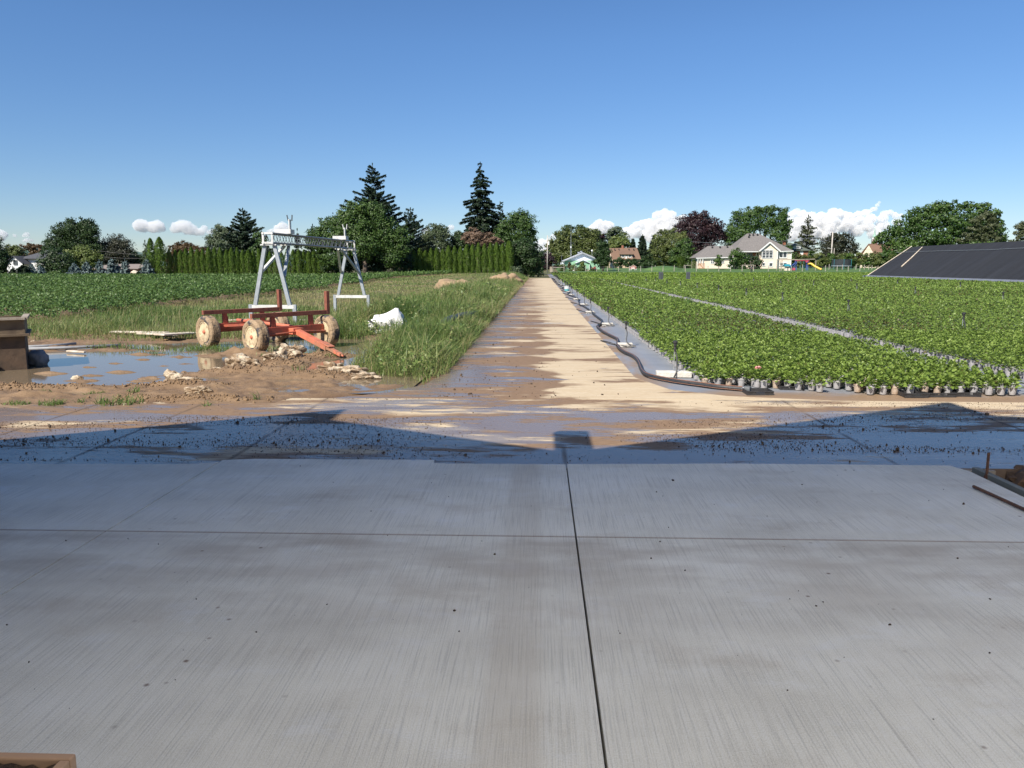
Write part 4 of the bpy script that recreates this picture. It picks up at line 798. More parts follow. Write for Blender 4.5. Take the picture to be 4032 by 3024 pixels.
# verge along the lane
q = lod_points(lambda y: -3.05 if y < 17 else -5.2, lambda y: -1.42, 10.75, 102, 850, 13, 1.15, rng); x, y = q.T
tipl = -1.62 - (1.35 * ss(10.6, 12.3, y)) - 0.25 * vnoise(y * 1.3, 4.4)
keep = np.where(y < 17.2, (x > tipl), True) & (x < -1.46 - 0.30 * (1 - ss(10.6, 11.6, y)) + .12 * vnoise(y * 1.7, 1.1)); keep &= ~((y < 17.5) & (np.abs(x + 2.05) < 0.6) & (y < 11.35) & (rng.random(len(x)) < .8))
keep &= ~(((x + 3.6) ** 2 / .55 ** 2 + (y - 17.7) ** 2 / .6 ** 2) < 1)
q = q[keep]; x, y = q.T; n = len(q)
clump = vnoise(x * 1.6, y * 1.2); h = (0.22 + 0.40 * clump + rng.normal(0, .06, n)) * (0.65 + 0.55 * ss(10.8, 13, y)) * (0.62 + 0.38 * ss(-1.4, -2.1, x)) ; h = np.maximum(h, .06)
h = h * (1 - 0.35 * ss(35, 70, y))
P1 = np.stack([x, y, np.where(y < 19.3, np.maximum(mud_h(x, y), -0.03), gh(x, y)) - .01], 1)
tint1 = np.clip(0.54 + 0.9 * (vnoise(x * .9 + 4, y * .5) - .5) + rng.normal(0, .2, n) - .55 * (rng.random(n) < .07) - 0.35 * ss(-1.75, -1.45, x) * (rng.random(n) < .5), 0, 1)
w1 = 0.0055 * np.maximum(1, y / 13) ** .9
# rough grass behind the water, round the gantry and up to the bean rows
q = lod_points(lambda y: max(float(bean_edge(y)) - 1.5, -.72 * y), lambda y: -5.0, 15.4, 103, 230, 18, 1.25, rng); x, y = q.T
back = 16.1 + 1.5 * (vnoise(x * .55, 2.2) - .35) + 0.33 * np.maximum(0, -9.5 - x)
keep = (y > back) & ((y > 19) | (mud_h(x, y) > -0.03)) & (rng.random(len(x)) < 0.35 + 0.9 * vnoise(x * .5 + 3, y * .4)); keep &= (x > bean_edge(y) - 1.0 - vnoise(x, y))
q = q[keep]; x, y = q.T; n = len(q); clump = vnoise(x * .8, y * .6)
h = np.maximum(.06, .14 + .30 * clump + rng.normal(0, .06, n)) * (1 - .45 * ss(26, 45, y)); P2 = np.stack([x, y, np.where(y < 19.3, mud_h(x, y), gh(x, y)) - .01], 1)
tint2 = np.clip(.62 + .5 * (clump - .5) - .42 * ss(23, 34, y) * vnoise(x * .25, y * .2) * 1.3 + rng.normal(0, .17, n) - .4 * (rng.random(n) < .12), 0, 1); w2 = .0060 * np.maximum(1, y / 16) ** .95
# straw-coloured seed stalks
ns = 1500; x = rng.uniform(-15, -3, ns); y = 19 + 24 * rng.random(ns) ** 1.3; P3 = np.stack([x, y, gh(x, y)], 1)
nl_ = 2600; x = rng.uniform(-3.0, -1.5, nl_); y = 10.9 + 17 * rng.random(nl_) ** 1.4; kk = (x > -1.62 - 1.25 * ss(10.6, 12.3, y)) & (vnoise(x * 1.1 + 7, y * .8) > .42) & (x < -1.55 - .2 * (1 - ss(10.9, 12, y))); x, y = x[kk], y[kk]; nl_ = len(x); P4 = np.stack([x, y, np.where(y < 19.3, np.maximum(mud_h(x, y), -.03), gh(x, y))], 1)
ns2 = 3800; x = rng.uniform(-13.5, -4.0, ns2); y = 17.2 + 5 * rng.random(ns2) ** 1.2; kk = (vnoise(x * .7 + 1, y * .7) > .45) & ((y > 19) | (mud_h(x, y) > -.012)); x, y = x[kk], y[kk]; ns2 = len(x); P5 = np.stack([x, y, np.where(y < 19.3, mud_h(x, y), gh(x, y))], 1)
parts_ = [blades(P4, rng.uniform(.40, .80, nl_), np.full(nl_, .0075) * np.maximum(1, P4[:, 1] / 14), np.clip(rng.normal(.42, .16, nl_), 0, 1), rng, 1.35),
          blades(P5, rng.uniform(.25, .50, ns2), np.full(ns2, .0065) * np.maximum(1, P5[:, 1] / 17), np.clip(rng.normal(.42, .18, ns2), 0, 1), rng, 1.2), blades(P1, h := h if False else (0.80 * np.maximum(.06, (0.16 + 0.62 * vnoise(P1[:, 0] * 1.3, P1[:, 1] * .9) * (0.5 + vnoise(P1[:, 0] * .5, P1[:, 1] * .3)) + rng.normal(0, .10, len(P1))) * (0.65 + 0.55 * ss(10.8, 13, P1[:, 1])) * (0.6 + 0.4 * ss(-1.4, -2.1, P1[:, 0])) * (1 - .35 * ss(35, 70, P1[:, 1])))), w1, tint1, rng, 1.0),
          blades(P2, 0.70 * np.maximum(.06, .10 + .42 * clump + rng.normal(0, .06, n)) * (1 - .45 * ss(26, 45, P2[:, 1])), w2, tint2, rng, .95),
          blades(P3, rng.uniform(.30, .52, ns), np.full(ns, .004) * np.maximum(1, P3[:, 1] / 16), np.clip(rng.normal(.08, .1, ns), 0, .4), rng, .35)]
nw_ = 16000; x = rng.uniform(-4.6, -1.5, nw_); y = 10.9 + 34 * rng.random(nw_) ** 1.5; kk = (x > -1.62 - 1.3 * ss(10.6, 12.3, y) - 2 * ss(17, 18, y)) & (vnoise(x * 1.4 + 2, y * .9 + 5) > .46) & (x < -1.6 - .2 * (1 - ss(10.9, 12, y))); x, y = x[kk], y[kk]; nw_ = len(x)
zw = np.where(y < 19.3, np.maximum(mud_h(x, y), -.03), gh(x, y)) + rng.uniform(.04, .42, nw_) * (.4 + vnoise(x * 1.4, y * .9)); sw = .055 * np.maximum(1, y / 14) ** .8 * rng.uniform(.6, 1.4, nw_); Nw = unit(np.array([0, -.2, 1.0]) + .7 * rng.normal(size=(nw_, 3))); Uw = unit(np.cross(Nw, rand_unit(nw_, rng))); v, f, = leaf_arrays(np.stack([x, y, zw], 1), Uw * sw[:, None], np.cross(Uw, Nw) * sw[:, None] * .34, .25); parts_.append((v, f, np.repeat(np.clip(rng.normal(.52, .17, nw_), 0, 1), 2)))
off = 0; V_, F_, T_ = [], [], []
for v, f, t in parts_: V_.append(v); F_.append(f + off); T_.append(t); off += len(v)
o = link_mesh('tall_grass', mesh_np('tall_grass', np.concatenate(V_), np.concatenate(F_), np.concatenate(T_)), L_GRASS)
tag(o, 'rank green grass and dry stalks between the lane and the bean field', 'grass', kind='stuff')

# countable tufts on the mud in front
def tuft(px, py, r, n, hh, label, seed, tl=.75, name='grass_tuft'):
    rg = np.random.default_rng(seed); p = G(px, py); z = float(mud_h(np.array([p.x]), np.array([p.y]))[0])
    a = rg.uniform(0, 6.28, n); rr = r * np.sqrt(rg.random(n)); P = np.stack([rr * np.cos(a), rr * .6 * np.sin(a), 0 * a - .01], 1)
    v, f, t = blades(P, hh * rg.uniform(.5, 1.2, n), np.full(n, .006), np.clip(rg.normal(tl, .15, n), 0, 1), rg, 1.3)
    o = link_mesh(name, mesh_np(name, v, f, t), L_GRASS); o.location = (p.x, p.y, max(z, -.02)); tag(o, label, 'grass tuft', 'small plants growing on the mud')
for i, a in enumerate([(65, 1592, .16, 90, .07, 'pale small weed at the left picture edge by the road'), (205, 1592, .18, 110, .10, 'feathery weed second from the left edge on the mud'), (180, 1548, .10, 50, .10, 'dark weed clump above the feathery weed'), (318, 1588, .06, 16, .10, 'tiny two-leaved weed between larger tufts'),
        (470, 1588, .30, 130, .14, 'largest sprawling green tuft in front of the puddle'), (375, 1550, .14, 80, .08, 'silvery small tuft at the puddle edge'), (525, 1552, .09, 26, .13, 'small tuft with one tall blade by the puddle edge'), (815, 1598, .07, 16, .13, 'thin pale stalks at the road edge'), (1012, 1578, .05, 12, .17, 'bent dry sprout with a long shadow'),
        (800, 1372, .35, 150, .16, 'green tuft in front of the rear left wheel'), (860, 1372, .22, 80, .12, 'thin tuft right of the rear left wheel'), (1300, 1405, .25, 60, .08, 'sparse green patch under the wagon tongue end'), (1180, 1475, .10, 14, .20, 'slanting leaf blades between the rubble pieces'), (1030, 1405, .10, 20, .10, 'small weed behind the rubble'), (905, 1385, .30, 110, .16, 'green tuft between the two left wagon wheels'), (735, 1378, .40, 150, .15, 'ragged tuft left of the rear left wheel'), (1065, 1372, .30, 90, .15, 'wet tuft beneath the wagon axle'), (620, 1392, .35, 80, .10, 'thin grass on a mud bar in the big puddle'), (1235, 1392, .30, 70, .12, 'tuft beside the right front wheel'), (560, 1375, .45, 120, .16, 'grass tuft at the back edge of the big puddle'), (430, 1372, .45, 110, .16, 'grass tuft near the conduit ends')]):
    tuft(*a[:6] if False else (a[0], a[1], a[2], a[3], a[4], a[5]), 60 + i)

# ------------------------------------------------------------------ potted plants
def leafy6(P, U, V, droop=0.25):
    """rounder leaf: base, two shoulders, two flanks, tip -> 4 triangles each"""
    n = len(P); Nn = np.cross(U, V); Nn /= (np.linalg.norm(Nn, axis=1, keepdims=True) + 1e-9); L = np.linalg.norm(U, axis=1, keepdims=True); w = np.linalg.norm(V, axis=1, keepdims=True)
    sgn = np.sign(Nn[:, 2:3]); sgn[sgn == 0] = 1; Nn = Nn * sgn
    up = Nn * w * .28; dn = np.array([0, 0, -1.0]) * L * droop
    v = np.stack([P, P + U * .42 + V + up, P + U * .42 - V + up, P + U * .78 + V * .62 + up * .6 + dn * .5, P + U * .78 - V * .62 + up * .6 + dn * .5, P + U + dn, P + U * .55 + dn * .18], 1).reshape(-1, 3)
    b = np.arange(n)[:, None] * 7
    f = np.concatenate([b + np.array([t]) for t in ([0, 1, 6], [0, 6, 2], [1, 3, 6], [6, 4, 2], [3, 5, 6], [6, 5, 4])], 1).reshape(-1, 3)
    return v, f
def plant_leaves(rng, nl=26, s=0.075, R_=.085, z0=.10, z1=.23):
    i = np.arange(nl); az = i * 2.4 + rng.uniform(0, 6.28) + rng.normal(0, .3, nl); t = (i + .5) / nl
    el = np.radians(5 + 62 * t + rng.normal(0, 10, nl)); d2 = np.stack([np.cos(az), np.sin(az), 0 * az], 1)
    U = d2 * np.cos(el)[:, None] + np.array([0, 0, 1.0]) * np.sin(el)[:, None] * .8; st = np.array([0, 0, 1.0]) * (z0 + (z1 - z0) * t)[:, None] + d2 * (R_ * (1 - .75 * t))[:, None] * .5
    ln = s * (1.15 - .45 * t) * rng.uniform(.8, 1.2, nl); N = unit(np.cross(np.cross(U, np.array([0, 0, 1.0])), U) + .35 * rng.normal(size=(nl, 3))); V = unit(np.cross(unit(U), N)) * (ln * .36)[:, None]
    v, f = leafy6(st, unit(U) * ln[:, None], V, .22); return v, f, np.repeat(np.clip(.42 + .25 * t + rng.normal(0, .17, nl), 0, 1), 6)
rng = np.random.default_rng(51)
FOL = []
for i in range(7):
    v, f, t = plant_leaves(rng, 34 + i, .058 + .004 * (i % 3), z0=.09, z1=.205); me = mesh_np('foliage', v, f, t); me.materials.append(L_POT); FOL.append(me)
M_POT = mat('grey_plastic_pot', (0.33, 0.325, 0.335), (0.26, 0.25, 0.25), 9, 0.55); M_POTS = mat('soiled_pot', (0.40, 0.33, 0.27), (0.26, 0.18, 0.12), 14, 0.6)
M_PEAT = mat('peat', (0.05, 0.035, 0.025), None, 30, .95)
mb = MB(); mb.lathe((0, 0, 0), (0, 0, 1), [(.036, 0), (.040, .004), (.049, .085), (.054, .087), (.054, .104), (.050, .104), (.047, .092)], 14); po = mb.build('pot', M_POT, smooth=False); POTM = po.data; bpy.data.objects.remove(po)
POTM2 = POTM.copy(); POTM2.materials.clear(); POTM2.materials.append(M_POTS)
def mat_z(x, y): return 0.004
def notch(x, y):
    c = W(3290, 1500, 10.2).x; return abs(x - c) < 0.30 * (1 - (y - 9.9) / 0.75) and y < 10.62
def front_y(x): return 10.62 - 0.62 * float(ss(2.5, 4.2, x)) if x < 4.2 else 10.0 - 0.10 * float(ss(4.2, 5.5, x))
SP = 0.165; spots = []
for r in range(16):
    for c in range(26):
        xx = 2.30 + c * SP + (0.5 * SP if r % 2 else 0)
        if xx > 6.3: continue
        yy = 9.98 + r * SP * .92
        if yy < front_y(xx) - .05 or notch(xx, yy): continue
        spots.append((xx + rng.uniform(-.02, .02), yy + rng.uniform(-.02, .02)))
spots.sort(key=lambda p: p[1] - .02 * abs(p[0] - 4)); NEARP = spots[:298]; rest0 = spots[298:]
GP = 'single potted plants in the front rows of the first bed'; LP = 'leafy green plant in a grey pot in the front rows of the first bed'
def potted(x, y, i, label=LP, flower=False):
    t = thing('potted_plant', label, 'potted plant', (x, y, mat_z(x, y)), GP)
    a = link_mesh('pot', POTM2 if i % 5 == 1 else POTM, None, t); b = link_mesh('foliage', FOL[i % 7], None, t); b.rotation_euler = (0, 0, i * 2.399); k = 0.90 + .28 * ((i * 37 % 100) / 100); b.scale = (k, k, k * (.9 + .2 * ((i * 53 % 100) / 100)))
    return t
for i, (x, y) in enumerate(NEARP): potted(x, y, i)
M_PINK = mat('pink_petals', (0.75, 0.22, 0.22), (0.8, 0.38, 0.36), 20, .6)
pk = G(2985, 1440, .30); t = potted(pk.x, pk.y, 3, 'potted green plant with one pink bloom in the first bed')
mb = MB()
for j in range(9):
    a = j * 2.4; mb.slab([(pk.x, pk.y, .26), (pk.x + .03 * math.cos(a - .4), pk.y + .03 * math.sin(a - .4), .29), (pk.x + .045 * math.cos(a), pk.y + .045 * math.sin(a), .265 + .01 * (j % 4)), (pk.x + .03 * math.cos(a + .4), pk.y + .03 * math.sin(a + .4), .29)], .003)
mb.build('flower', M_PINK, t)
# everything behind the front rows: one mass of plants, bed by bed
V_, F_, T_ = [], [], []; off = 0
base = [plant_leaves(rng, 28, .058, z0=.09, z1=.20) for _ in range(8)]
def stamp(x, y, z, k, j, a):
    global off
    v, f, t = base[j]; ca, sa = math.cos(a), math.sin(a)
    w = np.stack([(v[:, 0] * ca - v[:, 1] * sa) * k + x, (v[:, 0] * sa + v[:, 1] * ca) * k + y, v[:, 2] * k + z], 1); V_.append(w); F_.append(f + off); T_.append(np.clip(t + rng.normal(0, .10), 0, 1)); off += len(v)
yy = 12.0
grid = list(rest0); y1 = max(p[1] for p in NEARP) + SP * .5
yy = y1
while yy < 17.5:
    for xx in np.arange(2.28, 6.3, SP):
        if (yy > max(p[1] for p in spots) + .05): grid.append((xx + rng.uniform(-.03, .03), yy + rng.uniform(-.03, .03)))
    yy += SP * .95
yy = 10.6
while yy < 17.5:
    for xx in np.arange(7.12, 12.9, SP):
        if xx < .70 * yy + 1: grid.append((xx + rng.uniform(-.03, .03), yy + rng.uniform(-.03, .03)))
    yy += SP * .95
for (x, y) in grid: stamp(x, y, mat_z(x, y), rng.uniform(.9, 1.2), int(rng.integers(8)), rng.uniform(0, 6.28))
nb_ = sum(len(f) for f in F_)
# farther: loose leaves
def bed(xa, xb, y0, y1, n0, far=False):
    q = lod_points(xa, xb, y0, y1, n0 * 2.6, 17, 1.42, rng); x, y = q.T; n = len(q); d = y
    cell = vnoise(x / .12, y / .12); z = .125 + .075 * cell + rng.normal(0, .03, n) + .05 * vnoise(x * .5, y * .5)
    s = .049 * np.maximum(1, d / 17) ** .74 * rng.uniform(.65, 1.3, n); N = unit(np.array([0, 0, 1.0]) + .60 * rng.normal(size=(n, 3))); U = unit(np.cross(N, rand_unit(n, rng))); Vv = np.cross(U, N) * s[:, None] * .40
    v, f = leaf_arrays(np.stack([x, y, z], 1), U * s[:, None], Vv, .25); return v, f, np.repeat(np.clip(.46 + .5 * fbm(x * .15, y * .1, 3) + rng.normal(0, .2, n), 0, 1), 2)
def addp(vft):
    global off
    v, f, t = vft; V_.append(v); F_.append(f + off); T_.append(t); off += len(v)
lim = lambda a: (lambda y: min(a, .72 * y + 4))
addp(bed(lambda y: 2.22, lambda y: 6.27, 17.3, 79.0, 330)); addp(bed(lambda y: 7.10, lim(18.9), 17.3, 79.0, 330)); addp(bed(lambda y: 19.25, lim(40.6), 20.0, 79.0, 330))
addp(bed(lambda y: 2.22, lambda y: 6.1, 81.8, 149, 330)); 
o = link_mesh('potted_plants', mesh_np('potted_plants', np.concatenate(V_), np.concatenate(F_), np.concatenate(T_)), L_POT)
tag(o, 'countless small green potted plants filling the beds behind the front rows', 'potted plants', kind='stuff')
V_, F_, T_ = [], [], []; off = 0
addp(bed(lambda y: 7.2, lim(41), 81.8, 106, 330)); addp(bed(lambda y: 7.2, lim(100), 106, 151, 330))
o = link_mesh('distant_potted_plants', mesh_np('distant_potted_plants', np.concatenate(V_), np.concatenate(F_), np.concatenate(T_)), L_POTFAR)
tag(o, 'brighter green potted plants in the far bed beyond the cross path', 'potted plants', kind='stuff')
# the pots that show along the bed edges
mb = MB(); prof_ = [(.038, 0), (.049, .085), (.054, .088), (.054, .104)]
for x, y in [(p[0], p[1]) for p in grid if (p[0] < 2.4 or abs(p[0] - 6.25) < .14 or abs(p[0] - 7.14) < .2 or p[1] < 11.0 and p[0] > 7)]: mb.lathe((x, y, 0.0), (0, 0, 1), prof_, 8)
for xe in (2.27, 7.12, 7.29):
    y = 17.5
    while y < 70: mb.lathe((xe + rng.uniform(-.015, .015), y, 0.0), (0, 0, 1), prof_, 6); y += SP * (1 if y < 40 else 1.0)
o = mb.build('grey_pots', M_POT); tag(o, 'grey pots showing along the edges of the plant beds', 'pots', kind='stuff')

# ------------------------------------------------------------------ paints and metals
M_RED = paint('red_paint', (0.40, 0.085, 0.045), (0.30, 0.065, 0.038), amount=.55, mud=.45); M_REDL = paint('faded_red_paint', (0.60, 0.17, 0.095), (0.46, 0.13, 0.075), amount=.45, mud=.30)
M_RUST = mat('rusty_red_steel', (0.17, 0.055, 0.035), (0.25, 0.085, 0.05), 12, 0.75, bumps=.2)
M_CREAM = paint('cream_rim', (0.68, 0.58, 0.38), (0.52, 0.42, 0.26), rust=(0.30, 0.20, 0.12), amount=.9, mud=.42)
m, nt = nt_new('muddy_tyre'); v = coords(nt, 'Object'); g = nt.nodes.new('ShaderNodeTexCoord')
n1 = noise(nt, v, 5.5, 5, .6); c = ramp(nt, n1, [(.40, (0.34, 0.24, 0.145)), (.52, (0.30, 0.215, 0.135)), (.60, (0.055, 0.055, 0.06))])
finish(nt, pbsdf(nt, Base__Color=c, Roughness=.85, Normal=bump(nt, noise(nt, v, 26, 4), .9, .02))); M_TYRE = m
M_WHITE = paint('white_paint', (0.64, 0.64, 0.62), (0.52, 0.52, 0.50), rust=(0.42, 0.38, 0.32), amount=.35); M_ALU = mat('aluminium', (0.26, 0.265, 0.28), (0.20, 0.205, 0.22), 14, 0.38, 0.6)
M_GREYSTEEL = mat('galvanised_legs', (0.36, 0.39, 0.42), (0.29, 0.315, 0.34), 10, 0.5, 0.2)
M_BLACK = mat('black_plastic', (0.022, 0.022, 0.024), (0.035, 0.035, 0.037), 20, 0.5); M_ORANGE = mat('orange_stripe', (0.45, 0.22, 0.14), None, 20, .6)
M_DKGREY = mat('dark_fitting', (0.11, 0.12, 0.13), (0.07, 0.075, 0.08), 20, .55)
M_BLOCK = mat('pale_concrete_block', (0.62, 0.60, 0.55), (0.50, 0.47, 0.42), 14, 0.85, bumps=.5)
M_WOODG = mat('weathered_wood', (0.36, 0.31, 0.25), (0.24, 0.20, 0.155), 5, 0.9, bumps=.4, stretch=(1, 1, .2)); M_WOODP = mat('pale_peeling_wood', (0.66, 0.60, 0.50), (0.42, 0.33, 0.24), 6, 0.85, bumps=.5)
M_POST = mat('grey_fence_wood', (0.42, 0.38, 0.32), (0.32, 0.29, 0.24), 3, 0.9)
M_GLASS = mat('window_glass', (0.045, 0.055, 0.065), (0.07, 0.08, 0.09), 1, 0.08); M_SHINGLE = mat('grey_shingles', (0.20, 0.185, 0.175), (0.13, 0.12, 0.115), 5, 0.95, bumps=.6, detail=8)
M_SIDING = mat('cream_siding', (0.74, 0.63, 0.52), (0.70, 0.59, 0.48), 1, .75); M_TRIM = mat('white_trim', (0.82, 0.82, 0.80), None, 3, .5)
M_BROOF = mat('brown_shingles', (0.20, 0.125, 0.085), (0.145, 0.09, 0.062), 5, .95, bumps=.5, detail=8); M_DROOF = mat('charcoal_shingles', (0.085, 0.088, 0.098), (0.06, 0.062, 0.07), 5, .9, bumps=.4)
M_BRICK = mat('red_brick', (0.33, 0.14, 0.085), (0.25, 0.10, 0.062), 9, .9); M_GREEN = mat('green_metal_siding', (0.26, 0.46, 0.31), (0.23, 0.41, 0.275), 1, .5); M_PALESIDE = mat('pale_metal_siding', (0.70, 0.74, 0.80), (0.62, 0.66, 0.72), 1, .5)
M_TAN = mat('tan_stucco', (0.55, 0.43, 0.30), (0.48, 0.36, 0.25), 4, .9); M_COPPER = mat('green_copper', (0.30, 0.45, 0.37), (0.24, 0.38, 0.31), 6, .7)

# ------------------------------------------------------------------ wagon running gear in the puddle
wB, wD, wA, wC = G(992, 1384), G(1308, 1366), G(812, 1362), G(1110, 1344)
front = (wB + wD) / 2; rear = (wA + wC) / 2
ax = (front - rear).normalized(); side = Vector((ax.y, -ax.x, 0)) * -1.0
if side.x < 0: side = -side
hub_z = 0.335
wag = thing('wagon', 'red farm wagon running gear with cream rims standing in the puddle', 'wagon', ((front.x + rear.x) / 2, (front.y + rear.y) / 2, 0))
half = 0.82; front = Vector((front.x, front.y, 0)); rear = Vector((rear.x, rear.y, 0))
def wheel(c, out, rz):
    c = Vector(c); R0, wd = 0.335, 0.235; o_ = Vector(out)
    mb = MB(); pr = []
    for r, h in ((.205, -.085), (.235, -.105), (.285, -.115), (.318, -.095), (.333, -.06)): pr.append((r, h))
    for k_ in range(7):
        h = -.055 + k_ * .0183; pr += [(.336, h), (.336, h + .010), (.326, h + .0105), (.326, h + .0165)]
    for r, h in ((.333, .07), (.318, .098), (.285, .115), (.235, .105), (.205, .085)): pr.append((r, h))
    mb.lathe(c, o_, pr, 40)
    t = mb.build('wheel', M_TYRE, wag, smooth=False)
    nz = t.modifiers.new('mud', 'DISPLACE'); tx = bpy.data.textures.new('mud_clumps', 'CLOUDS'); tx.noise_scale = .07; nz.texture = tx; nz.strength = .022; nz.mid_level = .5
    mb = MB(); mb.lathe(c, o_, [(.208, .088), (.208, .100), (.196, .100), (.190, .04), (.12, .005), (.10, -.01), (.075, -.01)], 28); mb.lathe(c, o_, [(.208, -.088), (.208, -.098), (.19, -.098), (.18, -.04), (.08, -.04)], 28)
    rm = mb.build('rim', M_CREAM, t); rm.location = (0, 0, 0)
    mb = MB(); mb.lathe(c, o_, [(.062, -.05), (.062, .035), (.048, .055), (.040, .095), (.028, .112), (.006, .116)], 16)
    for a in range(5): q = a * 1.2566; u1 = o_.orthogonal().normalized(); u2 = o_.cross(u1); mb.lathe(c + (u1 * math.cos(q) + u2 * math.sin(q)) * .088, o_, [(.010, .0), (.010, .018)], 6)
    mb.build('hub', M_REDL, t, smooth=False)
for cc, sgn in ((front, -1), (front, 1), (rear, -1), (rear, 1)): wheel(cc + side * half * sgn + Vector((0, 0, hub_z - .03)), side * sgn, 0)
az_ = .40
mb = MB(); mb.bar(rear - side * (half - .12) + Vector((0, 0, az_)), rear + side * (half - .12) + Vector((0, 0, az_)), .10, .13); mb.tube([rear - side * (half + .02) + Vector((0, 0, hub_z - .02)), rear + side * (half + .02) + Vector((0, 0, hub_z - .02))], .035, 10); mb.build('rear_axle', M_RED, wag, bevel=.006)
mb = MB(); mb.bar(front - side * (half - .10) + Vector((0, 0, az_ - .01)), front + side * (half - .10) + Vector((0, 0, az_ - .01)), .11, .15); mb.tube([front - side * (half + .02) + Vector((0, 0, hub_z - .02)), front + side * (half + .02) + Vector((0, 0, hub_z - .02))], .035, 10)
mb.box(front + Vector((0, 0, az_ + .0)) - side * .12 - ax * .06, (.3, .02, .12), rz=math.atan2(side.y, side.x)); mb.build('front_axle', M_RED, wag, bevel=.006)
mb = MB(); mb.tube([rear + Vector((0, 0, az_ + .09)) - ax * .25, front + Vector((0, 0, az_ + .05))], .038, 12); mb.tube([rear + Vector((0, 0, az_ + .09)) + ax * .15, rear + Vector((0, 0, az_ + .088)) + ax * .55], .05, 12); mb.build('reach_pole', M_REDL, wag, smooth=True)
mb = MB(); mb.bar(rear + side * .5 + Vector((0, 0, az_ + .01)), rear + ax * .75 + Vector((0, 0, az_ + .06)), .05, .05); mb.bar(rear - side * .5 + Vector((0, 0, az_ + .01)), rear + ax * .75 + Vector((0, 0, az_ + .06)), .05, .05); mb.build('brace', M_RED, wag)
mb = MB(); mb.tube([front - side * (half - .16) + ax * .16 + Vector((0, 0, .33)), front + ax * .22 + Vector((0, 0, .37)), front + side * (half - .14) + ax * .16 + Vector((0, 0, .33))], .016, 8)
for sg in (-1, 1): mb.bar(front + side * sg * (half - .15) + Vector((0, 0, .34)), front + side * sg * (half - .15) + ax * .17 + Vector((0, 0, .33)), .03, .03)
mb.build('steering_rod', M_RED, wag)
tend = G(1345, 1398, .05); t0 = front + ax * .13 + Vector((0, 0, az_ - .03)); td = (tend - t0).normalized(); tl = (tend - t0).length
mb = MB(); mb.bar(t0, t0 + td * tl * .72, .115, .10); mb.bar(t0 + td * tl * .70, tend, .085, .055); mb.box(t0, (.24, .16, .12), rz=math.atan2(side.y, side.x))
mb.bar(t0 + td * tl * .60 + Vector((0, 0, .06)), t0 + td * tl * .80 + Vector((0, 0, .055)), .13, .022); mb.tube([tend, tend + td * .07], .02, 8); mb.build('tongue', M_REDL, wag, bevel=.005)
zr = .70
for cc, offl, offr in ((rear, .92, .93), (front, .90, .90)):
    mb = MB(); mb.bar(cc - side * offl + Vector((0, 0, zr)), cc + side * offr + Vector((0, 0, zr)), .075, .085); mb.build('bolster', M_RUST, wag, bevel=.004)
    mb = MB(); mb.bar(cc + side * (offr - .04) + Vector((0, 0, zr - .04)), cc + side * (offr - .04) + Vector((0, 0, 1.13)), .075, .085, up=tuple(ax)); mb.build('stake', M_RUST, wag, bevel=.004)
    for sx in (-.44, .44):
        mb = MB(); q = cc + side * sx; mb.bar(q + Vector((0, 0, az_ + .04)), q + Vector((0, 0, zr - .04)), .09, .055, up=tuple(ax)); mb.bar(q + side * .07 - ax * .05 + Vector((0, 0, az_ - .02)), q + side * .07 - ax * .05 + Vector((0, 0, az_ + .20)), .07, .02, up=tuple(ax)); mb.build('upright', M_RED, wag, bevel=.004)

# ------------------------------------------------------------------ truss gantry on two A-frames
Pn = Vector((-7.17, 20.5, 0)); Pf = Vector((-6.72, 27.4, 0)); td = (Pf - Pn).normalized(); tx = Vector((td.y, -td.x, 0))
gan = thing('gantry', 'lattice truss on two galvanised A-frame stands above the wagon', 'gantry', tuple((Pn + Pf) / 2))
zt, zb, hw = 2.49, 2.24, .125
mb = MB()
ends = (Pn - td * .12, Pf + td * .12); L = (ends[1] - ends[0]).length
for zz in (zt, zb):
    for s_ in (-1, 1): mb.tube([ends[0] + tx * hw * s_ + Vector((0, 0, zz)), ends[1] + tx * hw * s_ + Vector((0, 0, zz))], .024, 8)
mb.build('chords', M_ALU, gan, smooth=True)
mb = MB(); nb = 17
for i in range(nb):
    a = ends[0] + td * L * i / nb; b = ends[0] + td * L * (i + .5) / nb; c = ends[0] + td * L * (i + 1) / nb
    for s_ in (-1, 1): mb.tube([a + tx * hw * s_ + Vector((0, 0, zb)), b + tx * hw * s_ + Vector((0, 0, zt)), c + tx * hw * s_ + Vector((0, 0, zb))], .009, 5)
    mb.tube([a + tx * hw + Vector((0, 0, zt)), b - tx * hw + Vector((0, 0, zt)), c + tx * hw + Vector((0, 0, zt))], .009, 5); mb.tube([a + tx * hw + Vector((0, 0, zb)), b - tx * hw + Vector((0, 0, zb)), c + tx * hw + Vector((0, 0, zb))], .009, 5)
mb.build('lattice', M_ALU, gan)
for e in ends:
    mb = MB(); z0 = Vector((0, 0, 1))
    for a, b in (((-1, zb), (1, zb)), ((1, zb), (1, zt)), ((1, zt), (-1, zt)), ((-1, zt), (-1, zb))): mb.bar(e + tx * hw * a[0] + z0 * a[1], e + tx * hw * b[0] + z0 * b[1], .03, .05)
    for a in (-1, 1):
        for zz in (zb, zt): mb.tube([e + tx * hw * a + z0 * zz - td * .03, e + tx * hw * a + z0 * zz + td * .03], .034, 8)
    mb.build('end_plate', M_WHITE, gan)
